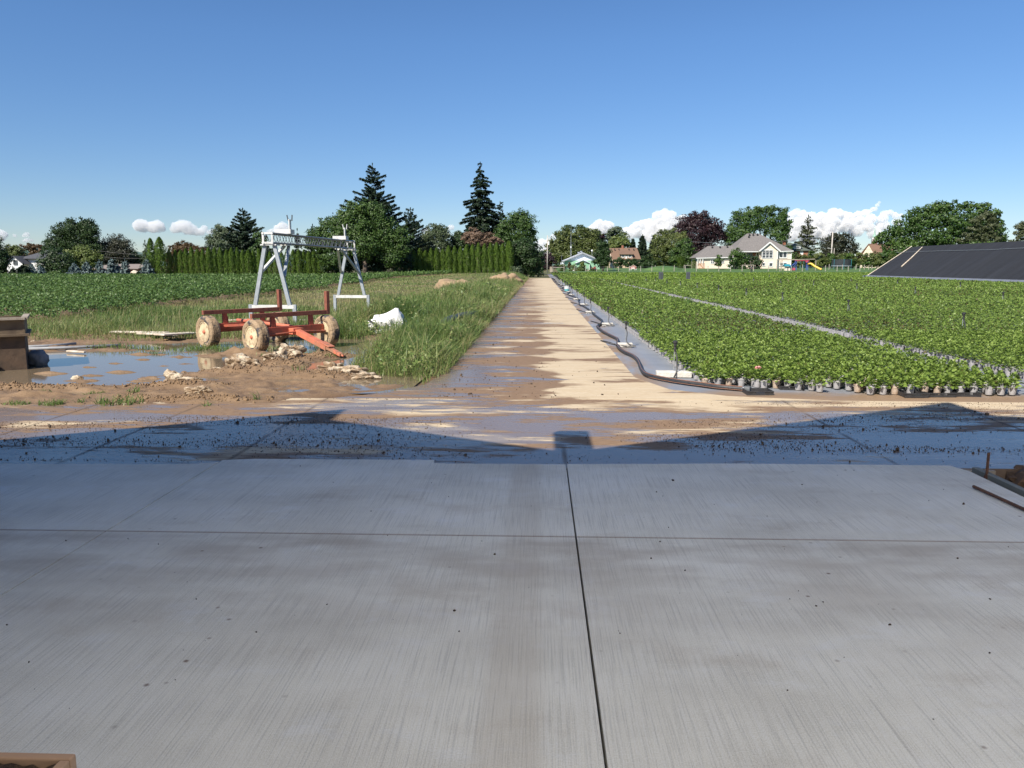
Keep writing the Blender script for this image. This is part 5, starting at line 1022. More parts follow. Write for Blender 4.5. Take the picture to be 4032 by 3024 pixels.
for P0, sgn in ((Pn, 1), (Pf, -1)):
    w = .61; lz = .55; up = Vector((0, 0, 1))
    mb = MB(); mb.bar(P0 - tx * .22 + up * (zb - .05), P0 + tx * .22 + up * (zb - .05), .22, .03); mb.build('saddle_plate', M_WHITE, gan)
    for s_ in (-1, 1):
        mb = MB(); mb.bar(P0 + tx * s_ * .13 + up * (zb - .06), P0 + tx * s_ * .48 + up * (lz + .04), .10, .075, up=tuple(td)); mb.build('leg', M_GREYSTEEL, gan, bevel=.004)
        mb = MB(); mb.bar(P0 + tx * s_ * w + up * (lz + .06), P0 + tx * s_ * w + up * -.03, .10, .075, up=tuple(td)); mb.build('foot', M_GREYSTEEL, gan, bevel=.004)
        mb = MB(); mb.bar(P0 + td * sgn * 1.15 + tx * s_ * .06 + up * (zb - .05), P0 + tx * s_ * .345 + td * sgn * .04 + up * (1.42 if s_ < 0 else 1.35), .08, .06); mb.build('diagonal_brace', M_GREYSTEEL if s_ > 0 else M_WHITE, gan, bevel=.004)
    mb = MB(); mb.bar(P0 - tx * w + up * lz, P0 + tx * w + up * lz, .075, .10); mb.build('crossbar', M_WHITE, gan, bevel=.004)
    mb = MB(); mb.bar(P0 + td * sgn * 1.0 - tx * .16 + up * (zb - .035), P0 + td * sgn * 1.0 + tx * .16 + up * (zb - .035), .3, .025); mb.build('saddle_plate', M_WHITE, gan)
for q, lab in ((Pn + td * 1.05, 0), (Pf - td * 1.0, 1)):
    mb = MB(); mb.box(q + Vector((0, 0, zt + .085)), (.46, .30, .12), rz=math.atan2(tx.y, tx.x)); mb.bar(q + tx * .16 + Vector((0, 0, zt + .14)), q + tx * .16 + Vector((0, 0, zt + .42)), .13, .03, up=tuple(tx)); mb.build('bracket', M_WHITE, gan, bevel=.004)
    mb = MB()
    for s_ in (-1, 1): mb.bar(q + tx * .16 + td * .03 + tx * s_ * .05 + Vector((0, 0, zt + .38)), q + tx * .16 + tx * s_ * .075 + Vector((0, 0, zt + .54)), .025, .025, up=tuple(td))
    mb.build('fork', M_DKGREY if lab == 0 else M_WHITE, gan)

# ------------------------------------------------------------------ bulk bag, pipes, planks, bin, rubble
p0 = G(1518, 1316); bag = thing('bulk_bag', 'crumpled white woven bulk bag with black strap half sunk in the puddle', 'bag', (p0.x, p0.y + .25, -.02))
M_BAG = mat('white_woven_plastic', (0.80, 0.79, 0.77), (0.72, 0.70, 0.67), 4, .6, bumps=.15)
bm = bmesh.new(); bmesh.ops.create_icosphere(bm, subdivisions=4, radius=1); rg = np.random.default_rng(4)
for v in bm.verts:
    q = v.co.copy(); fold = 0.13 * math.sin(q.x * 8 + q.z * 5) + .10 * math.sin(q.y * 9 - q.z * 6 + 1) + .16 * (vnoise(q.x * 2.2 + 9, q.z * 2.6 + q.y) - .5)
    sx = .42; top = .43 + .17 * math.exp(-((q.x - .30) / .38) ** 2) + .04 * math.exp(-((q.x + .72) / .3) ** 2)
    bx = math.copysign(abs(q.x) ** .62, q.x); by = math.copysign(abs(q.y) ** .7, q.y); z = max(q.z, -.55)
    v.co = (bx * sx * 1.02 * (1 + fold * .7), by * .34 * (1 + fold), (z + .55) / 1.55 * top * (1 + fold * .5))
me = bpy.data.meshes.new('sack'); bm.to_mesh(me); bm.free(); o = link_mesh('sack', me, M_BAG, bag)
mb = MB(); b0 = wloc(bag); mb.bar(b0 + Vector((-.40, -.24, .36)), b0 + Vector((-.20, -.335, .25)), .05, .012, up=(0, -1, 0)); mb.bar(b0 + Vector((-.20, -.337, .26)), b0 + Vector((-.19, -.315, .03)), .05, .012, up=(0, -1, 0)); mb.build('strap', M_BLACK, bag)
m = mat('dark_drain_pipe', (0.035, 0.04, 0.05), (0.06, 0.065, 0.075), 9, .45)
mb = MB(); c = [G(1715, 1310, .06), G(1735, 1290, .18), G(1765, 1268, .28), G(1815, 1252, .30), G(1850, 1245, .26), G(1875, 1242, .18)]; path = []
for a, b in zip(c[:-1], c[1:]): path += [a.lerp(b, t / 8) for t in range(8)]
mb.tube([Vector((p.x, p.y, p.z + .05)) for p in path], [.085 + .012 * (i % 2) for i in range(len(path))], 12); o = mb.build('drain_pipe', m); tag(o, 'black corrugated drain pipe arching through the tall grass', 'pipe')
M_PIPE = mat('grey_conduit', (0.30, 0.31, 0.32), (0.22, 0.22, 0.23), 8, .6)
for a, b, lb in (((60, 1368), (300, 1353), 'upper grey conduit lying on the bank beside the steel bin'), ((60, 1375), (475, 1359), 'longer lower grey conduit lying on the bank beside the steel bin')):
    A, B = G(*a, .05), G(*b, .05); mb = MB(); mb.tube([A, (A + B) / 2 + Vector((0, 0, -.01)), B], .030, 10); o = mb.build('conduit', M_PIPE, smooth=True); tag(o, lb, 'pipe', 'grey conduits on the bank')
for i, (a, b, w, z, tz, lb) in enumerate([((440, 1306), (660, 1309), .16, .09, .02, 'long bare board lying in the grass left of the wagon'), ((560, 1312), (700, 1316), .30, .10, .05, 'peeling white board pile leaning left of the rear wheel'), ((625, 1318), (765, 1310), .34, .16, -.03, 'wide white broken board beside the rear left wheel'), ((640, 1325), (700, 1322), .12, .06, 0, 'short white splinter under the wide broken board'),
        ((880, 1262), (985, 1258), .25, .12, .02, 'pale board behind the rear axle of the wagon'), ((1180, 1260), (1290, 1258), .25, .12, 0, 'pale board in the grass behind the gantry foot'), ((1345, 1320), (1395, 1318), .14, .02, 0, 'small white board floating beside the bulk bag'), ((265, 1382), (335, 1386), .06, .03, 0, 'pale stick at the water edge below the conduits')]):
    A, B = G(*a, z), G(*b, z + tz); mb = MB(); mb.bar(A, B, w, .035); o = mb.build('board', M_WOODP, bevel=.01); tag(o, lb, 'board', 'loose boards in the grass')
bx = G(122, 1452).x; by = G(60, 1455).y
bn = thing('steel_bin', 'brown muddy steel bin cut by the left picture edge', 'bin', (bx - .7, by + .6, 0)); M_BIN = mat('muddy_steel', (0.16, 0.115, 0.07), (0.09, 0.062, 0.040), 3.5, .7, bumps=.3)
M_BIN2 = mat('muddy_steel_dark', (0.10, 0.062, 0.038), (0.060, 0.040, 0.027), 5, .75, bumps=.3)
mb = MB(); TH = math.atan2(-bx, by); bn.location = (bx, by + .05, 0); x0, x1, y0, y1 = bx - 1.4, bx - .02, by + .08, by + 1.15
zt_ = .80
mb.box(((x0 + x1) / 2, y0 + .02, (.55 + zt_) / 2), (x1 - x0, .03, zt_ - .55)); mb.box((x1, (y0 + y1) / 2, (.55 + zt_) / 2), (.03, y1 - y0, zt_ - .55)); mb.box(((x0 + x1) / 2, y1, (.55 + zt_) / 2), (x1 - x0, .03, zt_ - .55)); mb.box((x0, (y0 + y1) / 2, (.55 + zt_) / 2), (.03, y1 - y0, zt_ - .55)); mb.build('upper_wall', M_BIN, bn)
mb = MB(); mb.box(((x0 + x1) / 2, y0 - .02, zt_ + .015), (x1 - x0 + .06, .10, .035)); mb.box((x1 + .02, (y0 + y1) / 2, zt_ + .015), (.09, y1 - y0, .034)); mb.build('rim', M_WOODG, bn)
mb = MB(); mb.box(((x0 + x1) / 2 + .02, y0 - .03, .555), (x1 - x0 + .10, .10, .035)); mb.box((x1 + .03, (y0 + y1) / 2, .555), (.08, y1 - y0, .034)); mb.build('ledge', M_BIN, bn)
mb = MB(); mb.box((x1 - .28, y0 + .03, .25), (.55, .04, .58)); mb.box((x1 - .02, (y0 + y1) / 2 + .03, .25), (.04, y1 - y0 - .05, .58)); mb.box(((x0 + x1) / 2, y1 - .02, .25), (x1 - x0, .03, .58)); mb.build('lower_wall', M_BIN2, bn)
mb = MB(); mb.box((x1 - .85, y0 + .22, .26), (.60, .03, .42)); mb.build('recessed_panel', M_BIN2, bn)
mb = MB(); mb.bar((x1 - .52, y0 - .01, .06), (x1 - .55, y0, .46), .05, .05, up=(0, 1, 0)); mb.bar((x1 - 1.2, y0, .46), (x1 - .50, y0, .46), .05, .04); mb.bar((x1 - 1.25, y0 - .03, .06), (x1 - .38, y0 - .03, .05), .06, .05); mb.bar((x1 - .86, y0 - .03, .20), (x1 - .70, y0 - .02, .06), .05, .03, up=(0, 1, 0)); mb.build('door_frame', M_BIN, bn); bn.rotation_euler = (0, 0, TH * .93)
mb = MB(); q = G(132, 1440); mb.lump((q.x - .02, q.y + .15, .10), (.17, .15, .17), 3, 3, .3); o = mb.build('sandbag', mat('grey_sandbag', (0.22, 0.23, 0.25), (0.14, 0.15, 0.165), 7, .8, bumps=.5), smooth=True); tag(o, 'slumped grey sandbag against the foot of the steel bin', 'sandbag')
M_RUBBLE = mat('broken_concrete', (0.52, 0.44, 0.33), (0.26, 0.18, 0.11), 8, .95, bumps=1.3, lo=.40, hi=.58)
for i, (px, py, sx, sy, sz, rz, lb) in enumerate([(940, 1437, .20, .13, .085, .1, 'flat pale concrete chunk, left one behind the mud heap'), (985, 1447, .15, .09, .06, -.1, 'small concrete chunk in front of the left flat one'), (1085, 1424, .20, .14, .08, .1, 'concrete chunk joined to the dark-sided slab'), (1150, 1410, .22, .15, .10, .12, 'largest concrete slab with dark shaded right side'), (855, 1455, .10, .07, .05, 0, 'fist-sized concrete lump left of the rubble pair'),
        (1310, 1458, .20, .12, .075, -.35, 'long rough concrete strip, thick left end'), (1375, 1474, .22, .10, .06, -.25, 'long rough concrete strip, middle piece'), (1445, 1488, .20, .09, .045, -.2, 'long rough concrete strip, low right end'), (690, 1495, .17, .10, .075, 0, 'white-topped concrete chunk by the big puddle'), (735, 1503, .18, .09, .04, .1, 'low crumbling piece right of the white-topped chunk'), (308, 1488, .09, .05, .045, 0, 'small white concrete lump on a mud islet in the puddle'), (785, 1552, .14, .07, .04, .2, 'brown stone slab in the mud near the road'), (840, 1565, .08, .04, .03, 0, 'small pale stone right of the brown slab'), (130, 1345, .05, .04, .04, 0, 'tiny stone on the bank below the bean rows')]):
    p = G(px, py); z = max(-.02, float(mud_h(np.array([p.x]), np.array([p.y]))[0])); mb = MB()
    big = sx > .12; mb.lump((p.x, p.y, z + sz * (.45 if big else .2)), (sx, sy, sz * (1.45 if big else .9)), 30 + i, 4, .5 if big else .3); o = mb.build('concrete_rubble', M_RUBBLE); tag(o, lb, 'rubble', 'broken concrete lying on the mud')
# earth heaps by the lane
M_EARTH = mat('dry_earth', (0.36, 0.255, 0.155), (0.25, 0.17, 0.10), 3, .95, bumps=.9)
for px, py, d, rx, rz, lb in ((1795, 1112, 46, 88, 56, 'tan heap of dry earth, nearer of the two beyond the grass'), (1990, 1098, 68, 56, 34, 'reddish heap of dry earth at the lane edge far off')):
    p = W(px, 1112, d); k = pxm(d); z = near_ground(p.x, d); mb = MB(); mb.lump((p.x, d, z - .1), (rx * k, 1.5, rz * k), int(px), 4, .32); o = mb.build('earth_heap', M_EARTH, smooth=True); tag(o, lb, 'earth heap', 'earth heaps in the grass')

# ------------------------------------------------------------------ hose, sprinklers, bucket, trays
zpts = [(2010, 1248), (1900, 1238), (1720, 1222), (1560, 1200), (1400, 1180), (1250, 1158), (1050, 1120), (960, 1092), (920, 1062), (895, 1020), (880, 975), (850, 925), (800, 885), (720, 848), (665, 810), (640, 775), (645, 735), (635, 705), (590, 680), (540, 655), (480, 622), (440, 590), (420, 570), (435, 553), (470, 530), (470, 505), (440, 480), (400, 450), (370, 425), (362, 405), (330, 385), (290, 360), (255, 342), (232, 335), (225, 310), (215, 290)]
path = [G(2200 + x * .36166, 1080 + y * .36166, .035) for x, y in zpts]
def smooth_path(p, n=4):
    out = []
    for i in range(len(p) - 1):
        a, b, c, d = p[max(0, i - 1)], p[i], p[i + 1], p[min(len(p) - 1, i + 2)]
        for k in range(n):
            t = k / n; out.append(0.5 * ((2 * b) + (c - a) * t + (2 * a - 5 * b + 4 * c - d) * t * t + (3 * b - a - 3 * c + d) * t ** 3))
    return out + [p[-1]]
y = path[-1].y; far_ = []
while y < 100: far_.append(Vector((1.75 + .16 * math.sin(y * .55), y + 1.0, .035))); y += 1.6
hose = thing('hose', 'thick black irrigation hose with orange stripes snaking along the weed mat', 'hose', tuple(path[0]))
mb = MB(); sp = smooth_path(path); mb.tube(sp + far_, .034, 10); mb.build('pipe', M_BLACK, hose, smooth=True)
mb = MB(); up_ = [Vector((p.x - .012, p.y - .012, p.z + .0315)) for p in sp[:90]]; mb.tube(up_, .0028, 5); lo_ = [Vector((p.x - .02, p.y - .03, p.z - .014)) for p in sp[:90]]; mb.tube(lo_, .0022, 5); mb.build('stripes', M_ORANGE, hose)
e0 = path[0]; dr = (path[0] - path[1]).normalized(); mb = MB(); mb.lathe(e0 - dr * .01, dr, [(.037, 0), (.040, .01), (.040, .03)], 14); mb.build('collar', M_ALU, hose); mb = MB(); mb.lathe(e0 + dr * .02, dr, [(.040, 0), (.046, .008), (.046, .07), (.038, .078)], 12); mb.build('end_cap', M_DKGREY, hose)
GSP = 'sprinklers along the hose beside the lane'
def sprinkler(x, y, hh, label, group, block=True, blk=(.36, .15, .085), coil=0.0, loc=None, thick=1.0):
    t = thing('sprinkler', label, 'sprinkler', (x, y, 0), group); z0 = 0.0
    if block: mb = MB(); mb.box((x, y, blk[2] / 2), blk, rz=.05 * math.sin(y)); mb.build('block', M_BLOCK, t, bevel=.012); z0 = blk[2]
    mb = MB(); mb.tube([(x, y, z0 - .02), (x, y, hh - .1)], .005 * thick, 6); mb.build('stake', M_GALV, t)
    mb = MB(); k = thick; mb.lathe((x + .01, y, hh - .16), (0, 0, 1), [(.010 * k, 0), (.017 * k, .01), (.017 * k, .05), (.011 * k, .055), (.012 * k, .085), (.021 * k, .09), (.021 * k, .125), (.030 * k, .13), (.030 * k, .155), (.018 * k, .165)], 10); mb.build('head', M_BLACK, t)
    pts = [Vector((x + .012, y, hh - .15)), Vector((x + .035, y - .03, hh * .55)), Vector((x + .03, y - .08, .10)), Vector((x - .02 + coil * .3, y - .16, .022))]
    if coil:
        c0 = Vector((x - .42 * coil, y - .14, .02)); pts += [c0 + Vector((.26 * coil * math.cos(a), .22 * coil * math.sin(a), (.02 + .05 * (1 - math.cos(a))))) for a in np.linspace(.6, 6.5, 12)]
    mb = MB(); mb.tube(smooth_path(pts, 4), .009 * thick, 6); mb.build('riser_tube', M_BLACK, t); return t
q = G(2652, 1484); sprinkler(q.x, q.y, .54, 'nearest sprinkler on a wide white block at the bed corner', GSP, blk=(.52, .17, .09), thick=1.25)
lab = ['second sprinkler from the bed corner, with a wide coil of tube on its left', 'third sprinkler from the bed corner beside a bend of the hose', 'fourth sprinkler from the bed corner with coiled tube on the right', 'fifth sprinkler from the bed corner', 'sixth sprinkler from the bed corner near the hose loop', 'seventh sprinkler from the bed corner beside the bucket']
for i, (px, py) in enumerate([(2461, 1366), (2392, 1283), (2323, 1234), (2298, 1203), (2270, 1181), (2250, 1164)]): q = G(px, py); sprinkler(q.x, q.y, .52, lab[i], GSP, coil=(.75, .7, .7, .8, .8, .7)[i], blk=(.30, .15, .085), thick=1.1 + .12 * i)
y = 47.5; i = 0
while y < 98: sprinkler(1.8 + .05 * math.sin(i), y, .52, 'small far sprinkler on a pale block, one of the receding row along the lane', GSP, coil=.7, thick=1.7 + .02 * y); y += 5.4; i += 1
GF = 'black sprinklers standing among the potted plants'
FIELD = [(9.9, y, 1) for y in (18.4, 25.2, 32.0, 37.6, 43.4, 49.3, 55.2, 61, 67, 73)] + [(19.3, y, 1) for y in (33, 40.6, 48, 55.5, 63, 71)] + [(27.6, y, 1) for y in (43, 52, 61, 70)] + [(9.9, y, 1) for y in (90, 100, 112, 125)] + [(19.3, y, 1) for y in (88, 98, 110, 124)] + [(28, y, 1) for y in (86, 96, 108, 122)] + [(37, y, 1) for y in (90, 104, 120)]
FL = {0: 'nearest field sprinkler, tall black head above the second bed at the right'}
for i, (x, y, k) in enumerate(FIELD): sprinkler(x, y, .56, FL.get(i, 'slim black sprinkler standing up out of the plants beyond the first aisle' if y < 80 else 'tiny sprinkler far off in the bright green bed'), GF, block=False, thick=1.2 + .016 * y)
q = G(2233, 1150); t = thing('bucket', 'small white bucket with teal band standing by the hose', 'bucket', (q.x, q.y, 0)); mb = MB(); mb.lathe((q.x, q.y, 0), (0, 0, 1), [(.15, 0), (.18, .36), (.19, .37), (.17, .37)], 18); mb.build('body', M_WHITE, t); mb = MB(); mb.lathe((q.x, q.y, .06), (0, 0, 1), [(.1575, 0), (.170, .14)], 18); mb.build('band', mat('teal_band', (.10, .35, .38), None, 5, .5), t)
GT_ = 'black nursery trays under the front pots'
for i, (pa, pb, lb) in enumerate([((2945, 1552), (3045, 1562), 'black tray under the corner plants nearest the hose end'), ((3075, 1537), (3165, 1537), 'black tray left of the gap in the front row'), ((3565, 1566), (3655, 1566), 'leftmost black tray right of the gap in the front row'), ((3660, 1565), (3762, 1564), 'middle black tray right of the gap in the front row'), ((3768, 1563), (3860, 1562), 'rightmost black tray at the bed front')]):
    A, B = G(*pa), G(*pb); w = (B - A).length; cx, cy = (A.x + B.x) / 2, (A.y + B.y) / 2 + .13; t_ = .006; h = .055; mb = MB()
    mb.box((cx, cy, .008), (w, .26, .008)); mb.box((cx, cy + .13, h / 2), (w, t_, h)); mb.box((cx - w / 2, cy, h / 2), (t_, .26, h)); mb.box((cx + w / 2, cy, h / 2), (t_, .26, h))
    mb.box((cx, cy - .13, .012), (w, t_, .024)); mb.box((cx - w * .33, cy - .13, h / 2 + .012), (w * .33, t_, h - .02)); mb.box((cx + w * .33, cy - .13, h / 2 + .012), (w * .33, t_, h - .02)); mb.box((cx, cy - .135, h - .005), (w + .01, .014, .012))
    o = mb.build('nursery_tray', M_BLACK); tag(o, lb, 'tray', GT_)
# stacks of grey trays, oddments on the cross path
for px, lb, sd in ((2600, 'tall grey stack of plastic trays, left of two in the far bed', 1), (2707, 'tall grey stack of plastic trays with loose ends, right of two in the far bed', 2)):
    p = W(px, 1105, 80.4); p.z = 0; t = thing('tray_stack', lb, 'tray stack', (p.x, p.y, 0), 'tray stacks in the far bed'); rg = random.Random(sd)
    M_TG = mat('blue_grey_plastic', (0.17, 0.185, 0.225), (0.12, 0.13, 0.16), 6, .5)
    for k in range(7): mb = MB(); mb.box((p.x - .12 + k * .055 + rg.uniform(-.02, .02), p.y + rg.uniform(-.05, .05), .50 + rg.uniform(-.02, .02)), (.022, .42, .96)); mb.build('tray', M_TG if k % 2 else M_DKGREY, t)
    mb = MB(); mb.box((p.x, p.y, .06), (.46, .5, .12)); mb.build('base', M_TG, t)
for i, (px, py, r, lb) in enumerate([(2651, 1101, .10, 'white blob on the cross path between the tray stacks'), (2886, 1096, .12, 'white blob on the cross path near the standing person'), (3125, 1091, .12, 'brighter white blob on the path far right'), (3140, 1093, .10, 'dull white blob beside the brighter one'), (3365, 1088, .15, 'white ball at the foot of the black shade roof'), (2421, 1105, .09, 'pale scrap on the cross path near the first aisle'), (2258, 1068, .16, 'white lump at the barn fence')]):
    p = G(px, py) if py > 1080 else W(px, py, 179); mb = MB(); mb.lump((p.x, p.y, max(p.z, 0) + r * .8), (r, r, r * .9), i, 2, .15); o = mb.build('white_scrap', M_WHITE, smooth=True); tag(o, lb, 'scrap', 'white scraps on the cross path')
p = G(2228, 1109); mb = MB(); mb.box((p.x, p.y, .18), (1.1, .4, .05)); mb.box((p.x, p.y, .06), (1.2, .5, .05)); mb.box((p.x - .4, p.y, .12), (.1, .4, .08)); mb.box((p.x + .4, p.y, .12), (.1, .4, .08)); o = mb.build('pallet', M_WOODP); tag(o, 'pale small pallet on the cross path beside the lane', 'pallet')
for i, (px, py, h, lb) in enumerate([(2712, 1222, .55, 'tall dark weed standing in the first aisle row, nearer one'), (2408, 1130, .6, 'tall dark weed leaning over the aisle farther off'), (2857, 1190, .35, 'dark weed poking out of the second bed'), (3163, 1205, .4, 'dark weed poking out of the second bed right of centre')]):
    p = G(px, py); rg = np.random.default_rng(i); n = 40; P = np.stack([rg.normal(0, .05, n), rg.normal(0, .05, n), rg.uniform(.02, .1, n)], 1); v, f, t = blades(P, h * rg.uniform(.5, 1.1, n), np.full(n, .014), np.clip(rg.normal(.95, .1, n), 0, 1), rg, .5); o = link_mesh('weed', mesh_np('weed', v, f, t), L_GRASS); o.location = p; tag(o, lb, 'weed', 'tall weeds in the beds')

# ------------------------------------------------------------------ near things: rebar, form boards, mulch box, clods
M_RUSTBAR = mat('rusty_bar', (0.16, 0.075, 0.045), (0.10, 0.05, 0.032), 30, .9, bumps=.6)
A, B = G(3833, 1915, .05), G(4060, 2018, .05); mb = MB(); n = 40; mb.tube([A.lerp(B, i / n) for i in range(n + 1)], [.011 + .0015 * (i % 2) for i in range(n + 1)], 8); o = mb.build('rebar', M_RUSTBAR); tag(o, 'rusty ribbed steel bar lying on the slab at the right edge', 'steel bar')
p = G(3882, 1900, -.02); top = W(3882, 1782, p.y); mb = MB(); n = 30; a, b = Vector((p.x, p.y, -.3)), Vector((p.x, p.y, top.z)); mb.tube([a.lerp(b, i / n) for i in range(n + 1)], [.010 + .0015 * (i % 2) for i in range(n + 1)], 8); mb.lathe((p.x, p.y, .0), (0, 0, 1), [(.017, 0), (.019, .02), (.017, .04)], 8); o = mb.build('form_stake', M_RUSTBAR); tag(o, 'upright rusty form stake at the pit corner', 'stake')
mb = MB(); mb.bar((3.52, -3, -.03), (3.50, 6.13, -.03), .05, .16); o = mb.build('form_board', mat('grey_green_board', (0.20, 0.20, 0.17), (0.14, 0.14, 0.12), 4, .85, stretch=(1, .1, 1))); tag(o, 'grey form board along the right edge of the slab', 'board')
mb = MB(); mb.bar((3.46, 6.245, -.055), (3.72, 6.245, -.055), .04, .10); o = mb.build('end_board', M_WOODG); tag(o, 'short brown board closing the pit against the wet road', 'board')
c = G(4010, 1885, -.05); mb = MB(); mb.lump((c.x + .1, c.y + .1, -.12), (.22, .14, .16), 8, 3, .35); o = mb.build('earth_clod', M_MUD2, smooth=False); tag(o, 'crumbly earth clod in the dark pit', 'clod')
# mulch-filled crate at the lower left corner
q = W(300, 2966, 1.62); zc = q.z; cr = thing('crate', 'tan wooden crate filled with dark bark mulch at the lower left corner', 'crate', (q.x - .5, 1.4, 0)); M_CRATE = mat('tan_crate_wood', (0.42, 0.27, 0.165), (0.33, 0.20, 0.12), 7, .8, bumps=.2, stretch=(.2, 1, 1))
x1, y1_ = q.x, 1.62; x0, y0_ = x1 - .95, .95
for nm, cc, sz in (('side_board', ((x0 + x1) / 2, y1_ - .012, zc / 2 + .018), (x1 - x0, .024, zc - .036)), ('side_board', ((x0 + x1) / 2, y0_ + .012, zc / 2 + .018), (x1 - x0, .024, zc - .036)), ('end_board', (x1 - .0125, (y0_ + y1_) / 2, zc / 2 + .018), (.024, y1_ - y0_ - .05, zc - .036)), ('end_board', (x0 + .0125, (y0_ + y1_) / 2, zc / 2 + .018), (.024, y1_ - y0_ - .05, zc - .036))):
    mb = MB(); mb.box(cc, sz); mb.build(nm, M_CRATE, cr, bevel=.004)
M_MULCH = mat('bark_mulch', (0.055, 0.032, 0.020), (0.14, 0.085, 0.05), 38, .95, bumps=1.5, lo=.45, hi=.7)
gx = np.linspace(x0 + .026, x1 - .027, 90); gy = np.linspace(y0_ + .026, y1_ - .027, 70); me = grid_mesh('mulch', gx, gy, lambda x, y: zc - .012 + .035 * fbm(x * 22, y * 22, 4) + .018 * fbm(x * 70, y * 70, 2)); me.transform(Matrix.Translation(-wloc(cr))); o = link_mesh('mulch', me, M_MULCH, cr)

# clods and grit over the road: countless
rng = np.random.default_rng(77); bm = bmesh.new(); bmesh.ops.create_icosphere(bm, subdivisions=1, radius=1); iv = np.array([v.co[:] for v in bm.verts]); jf = np.array([[v.index for v in f.verts] for f in bm.faces]); bm.free()
n = 70000; x = rng.uniform(-7.5, 7.5, n); y = 6.25 + 3.2 * rng.random(n) ** 1.15; dn = vnoise(x * .55 + 3, y * 2.6) ; dn2 = ss(.42, .82, dn) ** 1.3 + .03; dn2 = dn2 * (0.35 + 0.65 * (ss(.3, 1.2, np.abs(x - .2)))) * (1 - .55 * ss(8.0, 9.0, y)); k = rng.random(n) < dn2
x, y = x[k], y[k]; n = len(x); r = .0023 * np.exp(rng.normal(0, .42, n)); r[rng.random(n) < .010] *= 3.4
xa, ya = rng.uniform(-2.8, 3.4, 130), rng.uniform(2.4, 6.1, 130); ra = .0020 * np.exp(rng.normal(0, .5, 130)); zz = np.concatenate([np.full(n, .001), np.full(130, T + .001)]); x = np.concatenate([x, xa]); y = np.concatenate([y, ya]); r = np.concatenate([r, ra])
n2 = 700; xl = rng.uniform(-1.4, 1.1, n2); yl = 9.6 + 22 * rng.random(n2) ** 2.2; kk = rng.random(n2) < ss(1.1, -1.4, xl) + .1; xl, yl = xl[kk], yl[kk]; x = np.concatenate([x, xl]); y = np.concatenate([y, yl]); r = np.concatenate([r, .005 * np.exp(rng.normal(0, .5, len(xl)))]); zz = np.concatenate([zz, np.full(len(xl), .003)])
n = len(x); st = rng.uniform(.6, 1.5, (n, 3)); jit = 1 + .25 * rng.normal(size=(n, len(iv), 1)); v = iv[None] * jit * (r[:, None] * st)[:, None, :] + np.stack([x, y, zz + r * .5], 1)[:, None, :]; f = (jf[None] + (np.arange(n) * len(iv))[:, None, None]).reshape(-1, 3)
o = link_mesh('mud_clods', mesh_np('mud_clods', v.reshape(-1, 3), f), mat('dark_clods', (0.085, 0.055, 0.035), (0.045, 0.03, 0.02), 40, .8)); tag(o, 'dark crumbs of soil and grit strewn over the wet road', 'soil crumbs', kind='stuff')
# clods of the mud heaps
n = 5000; hs = [HEAPS[i] for i in (0, 1, 2, 3, 4, 5, 8, 9)]; P = []
for hx_, hy_, rx, ry, hh in hs: m_ = n // len(hs); P.append(np.stack([hx_ + rng.normal(0, rx * .6, m_), hy_ + rng.normal(0, ry * .75, m_)], 1))
P = np.concatenate(P); z = mud_h(P[:, 0], P[:, 1]); k = (z > -.005) & (P[:, 1] > 8.9); P, z = P[k], z[k]; n = len(P); r = np.minimum(.017, .0062 * np.exp(rng.normal(0, .6, n))); jit = 1 + .45 * rng.normal(size=(n, len(iv), 1)); v = iv[None] * jit * (r[:, None] * rng.uniform(.7, 1.4, (n, 3)))[:, None, :] + np.stack([P[:, 0], P[:, 1], z + r * .3], 1)[:, None, :]; f = (jf[None] + (np.arange(n) * len(iv))[:, None, None]).reshape(-1, 3)
o = link_mesh('mud_lumps', mesh_np('mud_lumps', v.reshape(-1, 3), f), M_MUD); tag(o, 'crumbly brown mud lumps heaped around the rubble', 'mud lumps', kind='stuff')

# ------------------------------------------------------------------ black shade roof at the right
sh = thing('shade_tunnel', 'long low tunnel covered with black shade cloth at the right edge', 'shade tunnel', (48.8, 85, 0))
m, nt = nt_new('black_shade_cloth'); v = coords(nt, 'World'); c = ramp(nt, noise(nt, coords(nt, 'World', (.15, 1.6, .15)), 1.0, 5, .65), [(.3, (0.010, 0.011, 0.014)), (.7, (0.019, 0.021, 0.027))]); sm = nd(nt, 'ShaderNodeTexWave', Vector=coords(nt, 'World', (0, .055, 0)), Scale=1.0, _bands_direction='Y').outputs['Fac']; c = mixc(nt, ramp(nt, sm, [(.994, 0.0), (1.0, .05)]), c, (.07, .07, .08)); finish(nt, pbsdf(nt, Base__Color=c, Roughness=.85, Normal=bump(nt, noise(nt, coords(nt, 'World', (1, .15, 1)), 1.2, 4), .4, .15))); M_SHADE = m
xl, xr, zr_ = 43.1, 48.9, 4.05; ysec = np.linspace(58, 104.5, 24); V, F = [], []
for j, yy in enumerate(ysec):
    sag = .10 * math.sin(j * 1.3) * .5; end = 1.0 if j < 23 else .98
    for t in np.linspace(0, 1, 9): V.append((xl + (xr - xl) * t + (.9 if j == 23 and False else 0), yy, zr_ * (t ** .92) * end + (.06 * math.sin(j * 2.1 + t * 3) * (t * (1 - t) * 4)) + .05))
    for t in np.linspace(0, 1, 9)[1:]: V.append((xr + (xr - xl) * t, yy, zr_ * ((1 - t) ** .92) * end + .05))
nn = 17
for j in range(23):
    for i in range(nn - 1): F.append([j * nn + i, (j + 1) * nn + i, (j + 1) * nn + i + 1, j * nn + i + 1])
F.append([23 * nn + i for i in range(nn)]); F.append([i for i in range(nn)][::-1]); mb = MB(); mb.add(V, F); mb.build('cover', M_SHADE, sh, smooth=False)
